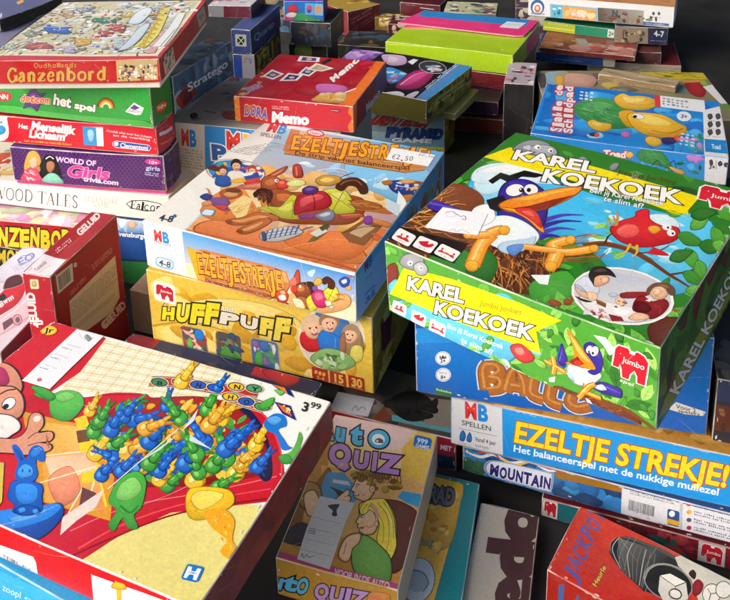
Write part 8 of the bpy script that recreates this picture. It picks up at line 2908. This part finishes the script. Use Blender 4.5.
def flap(r, z, pts, th, col, art):
    """a loose sheet of card lying on a lid, its edge sticking out"""
    mb = MB(); c = srgb(col); top = [Vector((p[0] * MM, p[1] * MM, (z + th + p[2]) * MM)) for p in pts]; bot = [v - Vector((0, 0, th * MM)) for v in top]
    mb.quad(top, [c] * len(top)); mb.quad(bot[::-1], [c] * len(bot))
    for i in range(len(top)): mb.quad([bot[i - 1], bot[i], top[i], top[i - 1]], [mix(c, srgb('ffffff'), .3)] * 4)
    f = Face(mb, Vector((pts[0][0] * MM, pts[0][1] * MM, (z + th) * MM)), Vector((1, 0, 0)), Vector((0, 1, 0)), 900, 900, -900); f.run(art)
    mb.build('flap', M_PRINT, r)
lx, ly, lz = BOX['lime'][6] / 2, BOX['lime'][7] / 2, BOX['lime'][8]
flap(lime, lz + .5, [(-lx - 22, 6, 0), (lx - 26, -6, 0), (lx - 8, 2, 0), (lx - 2, ly - 4, 0), (-lx + 4, ly - 4, 0)], 3, 'e6367f',
     'P 2a86cc 260 640 3020 620 2980 1160 260 1160\nP e6367f 0 0 2960 -60 3120 40 3130 520 240 560\nN f0a0c0,f4d0a0 40 90 6 4 2 12 500 180 2300 120 2300 380 500 420\nP dfe6ee 2440 380 2900 400 2960 900 2500 880\nP c8d0da 2500 620 2880 640 2890 720 2510 700')
B('turtle', 'game_box', 'bright blue box with a green turtle behind the cuckoo box', cols='1f86dc,2a86d2,1a6ab0', wear=.3, tray=(2.5, '1a5a9a'))
B('jumborear', 'game_box', 'wide olive box with a yellow title strip behind the turtle box', cols='8a8060,6a6048,5a5040')
# right
B('karel', 'game_box', 'big green box with a blue cuckoo and a yellow banner', cols='2f7d2a,4f9f36,33601f', wear=.3, tray=(3, '3a7a2e'))
B('balloon', 'game_box', 'dark blue box with brown doughy letters beneath the cuckoo box', cols='1a84d8,0f57b4,0c4a98', wear=.25, tray=(3, '0a3a80'))
B('long', 'game_box', 'long bright blue box with yellow capitals and a white corner panel', cols='d89a3c,1494e4,0f6aa8', wear=.25, tray=(3, 'c8a060'))
B('mount', 'game_box', 'blue box with letters on a pale cloud and a barcode, under the long blue box', cols='1a4f8e,1a4f8e,123a6a', tray=(2.5, '8a94a8'))
B('logo', 'game_box', 'dark red and teal box with small elephant emblems, lowest under the long blue box', cols='5a1420,7a1626,5a0f1c')
B('teal', 'game_box', 'teal edged yellow quiz box half hidden under the car quiz box', cols='0f7a80,0f7a80,1a8a8e')
B('auto', 'game_box', 'small car quiz box with a cartoon blonde woman on its lid', cols='c48a3a,b8862e,b8a890', tray=(2.5, 'b0a48c'))
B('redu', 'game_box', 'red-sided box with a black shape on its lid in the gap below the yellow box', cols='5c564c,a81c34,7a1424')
B('jedo', 'game_box', 'beige box with very large dark brown letters in the shaded gap', cols='aca396,8a8276,6a645a')
B('dice', 'game_box', 'red dice game box with a black shaker cup and white dice on its lid', cols='c02a14,9a1a10,8a160e', wear=.3, tray=(2.5, '8a1a12'))
B('rock', 'game_box', 'dark grey and blue box at the right edge beside the dark blue box', cols='3a3a3c,2a2a34,22222a')
# rear right stack
g = 'boxes of the rear right-hand stack'
B('acE', 'game_box', 'beige fronted box with a maroon lid, at the bottom of the rear right stack', cols='6a1420,a09680,7a7060', group=g)
B('acD', 'game_box', 'navy blue box under the reddish brown box of the rear stack', cols='17366e,17366e,9a9484', group=g)
B('acF', 'game_box', 'small dull maroon box at the right of the rear stack', cols='5a2a28,4a2624,3a1e1c', group=g)
B('acC', 'game_box', 'flat reddish brown box wrapped in plastic in the rear stack', cols='8e3a34,6a2a26,5a2220', mat=M_GLOSS, group=g)
B('acB', 'game_box', 'navy and beige box marked 4-7 under the topmost white box', cols='1a2142,1a2142,12182e', group=g)
B('acG', 'game_box', 'thin green and yellow box under the topmost white box', cols='0f8a66,0f8a66,0a5a44', group=g)
B('acA', 'game_box', 'white puzzle box with an orange lid, topmost at the rear right', cols='d89a6a,e4e6ea,b8bac0', group=g, tray=(2.5, 'c8ccd4'))
# rear left and centre
B('qbase', 'game_box', 'upright box with yellow side lettering below the navy box', cols='3a3a48,5a5a66,3a3830')
B('quarto', 'game_box', 'navy blue box with a black crossed square emblem on its narrow end', cols='3f5288,2a3c78,24335f')
B('wmar', 'game_box', 'white topped maroon box lying on the navy box', cols='c8c4cc,5f1a30,3f1020')
B('toys', 'game_box', 'small sky blue and purple toy box at the top centre', cols='5a2a9a,2a78d0,4a2580')
B('toyb', 'game_box', 'dark slate box directly beneath the sky blue and purple toy box', cols='1c222c,232934,181c24')
B('toyc', 'game_box', 'tall blackish box with an olive blob, lowest beneath the toy box', cols='14160f,1a1d16,101208')
B('redk', 'game_box', 'dark pinkish red box with a yellow top at the back, turned sideways', cols='a88a3a,7a2230,4a141c')
B('maro', 'game_box', 'maroon box at the back behind the lime green box', cols='4a0e1a,5a1220,3a0c14')
B('magz', 'game_box', 'pale printed box at the back just right of the maroon box', cols='b4b898,6a6a5a,5a5a4a')
B('blackt', 'game_box', 'lavender topped box with a black side in the top left corner', cols='4f4d78,14141a,0c0c10')
B('lettr', 'game_box', 'grey lilac box with pale letters on its side, under the black sided box', cols='7a7a98,8a8aa8,8a8aa8')
B('purp', 'game_box', 'purple box behind the crimson memory box', cols='6a3a94,4a2a6a,5a2a6a')
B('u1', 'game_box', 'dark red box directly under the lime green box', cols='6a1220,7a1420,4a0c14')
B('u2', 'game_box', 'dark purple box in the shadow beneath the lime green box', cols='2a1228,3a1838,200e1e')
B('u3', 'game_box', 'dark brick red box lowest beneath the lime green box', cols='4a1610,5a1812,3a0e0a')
B('greyp', 'game_box', 'charcoal box with a pale pink printed top beside the lime green box', cols='b8aab4,2b2a2c,222')

AW = (-.8, -1.2)
B('slab', 'game_box', 'thin beige box lying on the olive box behind the turtle box', cols='b09a78,8a7250,6a5638')
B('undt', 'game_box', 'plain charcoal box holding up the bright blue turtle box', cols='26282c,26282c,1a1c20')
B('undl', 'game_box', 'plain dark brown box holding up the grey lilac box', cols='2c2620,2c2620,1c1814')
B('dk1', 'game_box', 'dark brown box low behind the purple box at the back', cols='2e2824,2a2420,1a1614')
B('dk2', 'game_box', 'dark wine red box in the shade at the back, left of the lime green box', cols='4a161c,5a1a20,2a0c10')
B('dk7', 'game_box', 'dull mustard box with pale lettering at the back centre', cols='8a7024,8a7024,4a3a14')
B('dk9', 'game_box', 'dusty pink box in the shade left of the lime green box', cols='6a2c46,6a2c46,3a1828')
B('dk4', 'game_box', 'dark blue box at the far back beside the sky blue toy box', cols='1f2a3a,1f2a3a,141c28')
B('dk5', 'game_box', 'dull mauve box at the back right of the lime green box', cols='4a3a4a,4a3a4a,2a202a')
# ------------------------------------------------------------------ the trestle table under a dark cloth
def table_material():
    m = bpy.data.materials.new('dark_table_cloth'); m.use_nodes = True; nt = m.node_tree; b = nt.nodes['Principled BSDF']
    tc = nt.nodes.new('ShaderNodeTexCoord'); n = nt.nodes.new('ShaderNodeTexNoise'); n.inputs['Scale'].default_value = 9; n.inputs['Detail'].default_value = 7
    nt.links.new(tc.outputs['Object'], n.inputs['Vector'])
    r = nt.nodes.new('ShaderNodeValToRGB'); r.color_ramp.elements[0].color = (.008, .008, .008, 1); r.color_ramp.elements[1].color = (.03, .029, .028, 1)
    r.color_ramp.elements[0].position = .35; r.color_ramp.elements[1].position = .7
    nt.links.new(n.outputs['Fac'], r.inputs[0]); nt.links.new(r.outputs[0], b.inputs['Base Color']); b.inputs['Roughness'].default_value = .75
    n2 = nt.nodes.new('ShaderNodeTexNoise'); n2.inputs['Scale'].default_value = 5; n2.inputs['Detail'].default_value = 4
    nt.links.new(tc.outputs['Object'], n2.inputs['Vector'])
    bp = nt.nodes.new('ShaderNodeBump'); bp.inputs['Strength'].default_value = .4; bp.inputs['Distance'].default_value = .02
    nt.links.new(n2.outputs['Fac'], bp.inputs['Height']); nt.links.new(bp.outputs['Normal'], b.inputs['Normal'])
    return m
tm = bpy.data.meshes.new('table_surface')
tm.from_pydata([(-4, -1, 0), (4, -1, 0), (4, 6, 0), (-4, 6, 0)], [], [(0, 1, 2, 3)])
tm.materials.append(table_material())
to = bpy.data.objects.new('table_surface', tm); COL.objects.link(to); to['kind'] = 'structure'

# ------------------------------------------------------------------ unseen awning, added to cut the sky light: roof and back cloth
am = bpy.data.materials.new('dark_canvas'); am.use_nodes = True; nt = am.node_tree; b = nt.nodes['Principled BSDF']; b.inputs['Roughness'].default_value = .9
n = nt.nodes.new('ShaderNodeTexNoise'); n.inputs['Scale'].default_value = 30; r = nt.nodes.new('ShaderNodeValToRGB')
r.color_ramp.elements[0].color = (.02, .02, .022, 1); r.color_ramp.elements[1].color = (.04, .04, .044, 1)
nt.links.new(n.outputs['Fac'], r.inputs[0]); nt.links.new(r.outputs[0], b.inputs['Base Color'])
ar = bpy.data.objects.new('unseen_awning', None); COL.objects.link(ar); ar.location = (1.3, 1.5, 0)
ar['label'] = 'unseen dark canvas awning added overhead and behind the table to cut sky light'; ar['category'] = 'awning'
def sheet(name, x0, x1, y0, y1, z0, z1):
    bm = bmesh.new(); bmesh.ops.create_cube(bm, size=1)
    for v in bm.verts:
        v.co = Vector(((x0 + x1) / 2 + v.co.x * (x1 - x0) - 1.3, (y0 + y1) / 2 + v.co.y * (y1 - y0) - 1.5, (z0 + z1) / 2 + v.co.z * (z1 - z0)))
    me = bpy.data.meshes.new(name); bm.to_mesh(me); bm.free(); me.materials.append(am)
    o = bpy.data.objects.new(name, me); COL.objects.link(o); o.parent = ar
sheet('unseen_roof', AW[0], 3.4, AW[1], 4.2, 1.9, 1.92)
sheet('unseen_back_cloth', AW[0], 3.4, 4.2, 4.22, .01, 1.9)

# ------------------------------------------------------------------ light
w = bpy.data.worlds.new('World'); SC.world = w; w.use_nodes = True
nt = w.node_tree; bg = nt.nodes['Background']
sky = nt.nodes.new('ShaderNodeTexSky'); sky.sky_type = 'NISHITA'; sky.sun_disc = False
EL, AZ = math.radians(33), math.radians(243)      # light from the left and a little behind the viewer
sky.sun_elevation = EL; sky.sun_rotation = AZ; sky.air_density = 1.0; sky.dust_density = 4.0
nt.links.new(sky.outputs[0], bg.inputs['Color']); bg.inputs['Strength'].default_value = 0.15
sl = bpy.data.lights.new('sun', 'SUN'); sl.energy = 1.15; sl.angle = math.radians(50); sl.color = (1, .96, .9)
so = bpy.data.objects.new('sun', sl); COL.objects.link(so)
sd = Vector((math.sin(AZ) * math.cos(EL), math.cos(AZ) * math.cos(EL), math.sin(EL)))
so.rotation_euler = sd.to_track_quat('Z', 'Y').to_euler()

# ------------------------------------------------------------------ camera
F, PITCH, ROLL, PX, PY = CAM
fw = Vector((0, math.cos(PITCH), -math.sin(PITCH))); u0 = Vector((0, math.sin(PITCH), math.cos(PITCH))); r0 = Vector((1, 0, 0))
rt = r0 * math.cos(ROLL) + u0 * math.sin(ROLL); up = u0 * math.cos(ROLL) - r0 * math.sin(ROLL)
cd = bpy.data.cameras.new('camera'); cam = bpy.data.objects.new('camera', cd); COL.objects.link(cam)
cam.matrix_world = Matrix(((rt.x, up.x, -fw.x, 0), (rt.y, up.y, -fw.y, 0), (rt.z, up.z, -fw.z, .79), (0, 0, 0, 1)))
cd.sensor_fit = 'HORIZONTAL'; cd.sensor_width = 36; cd.lens = F / 730 * 36
cd.shift_x = (365 - PX) / 730; cd.shift_y = -(300 - PY) / 730
cd.clip_start = .02; cd.clip_end = 100
SC.camera = cam
SC.render.engine = 'CYCLES'
SC.view_settings.view_transform = 'Standard'; SC.view_settings.look = 'None'; SC.view_settings.exposure = 0.68; SC.view_settings.gamma = 1
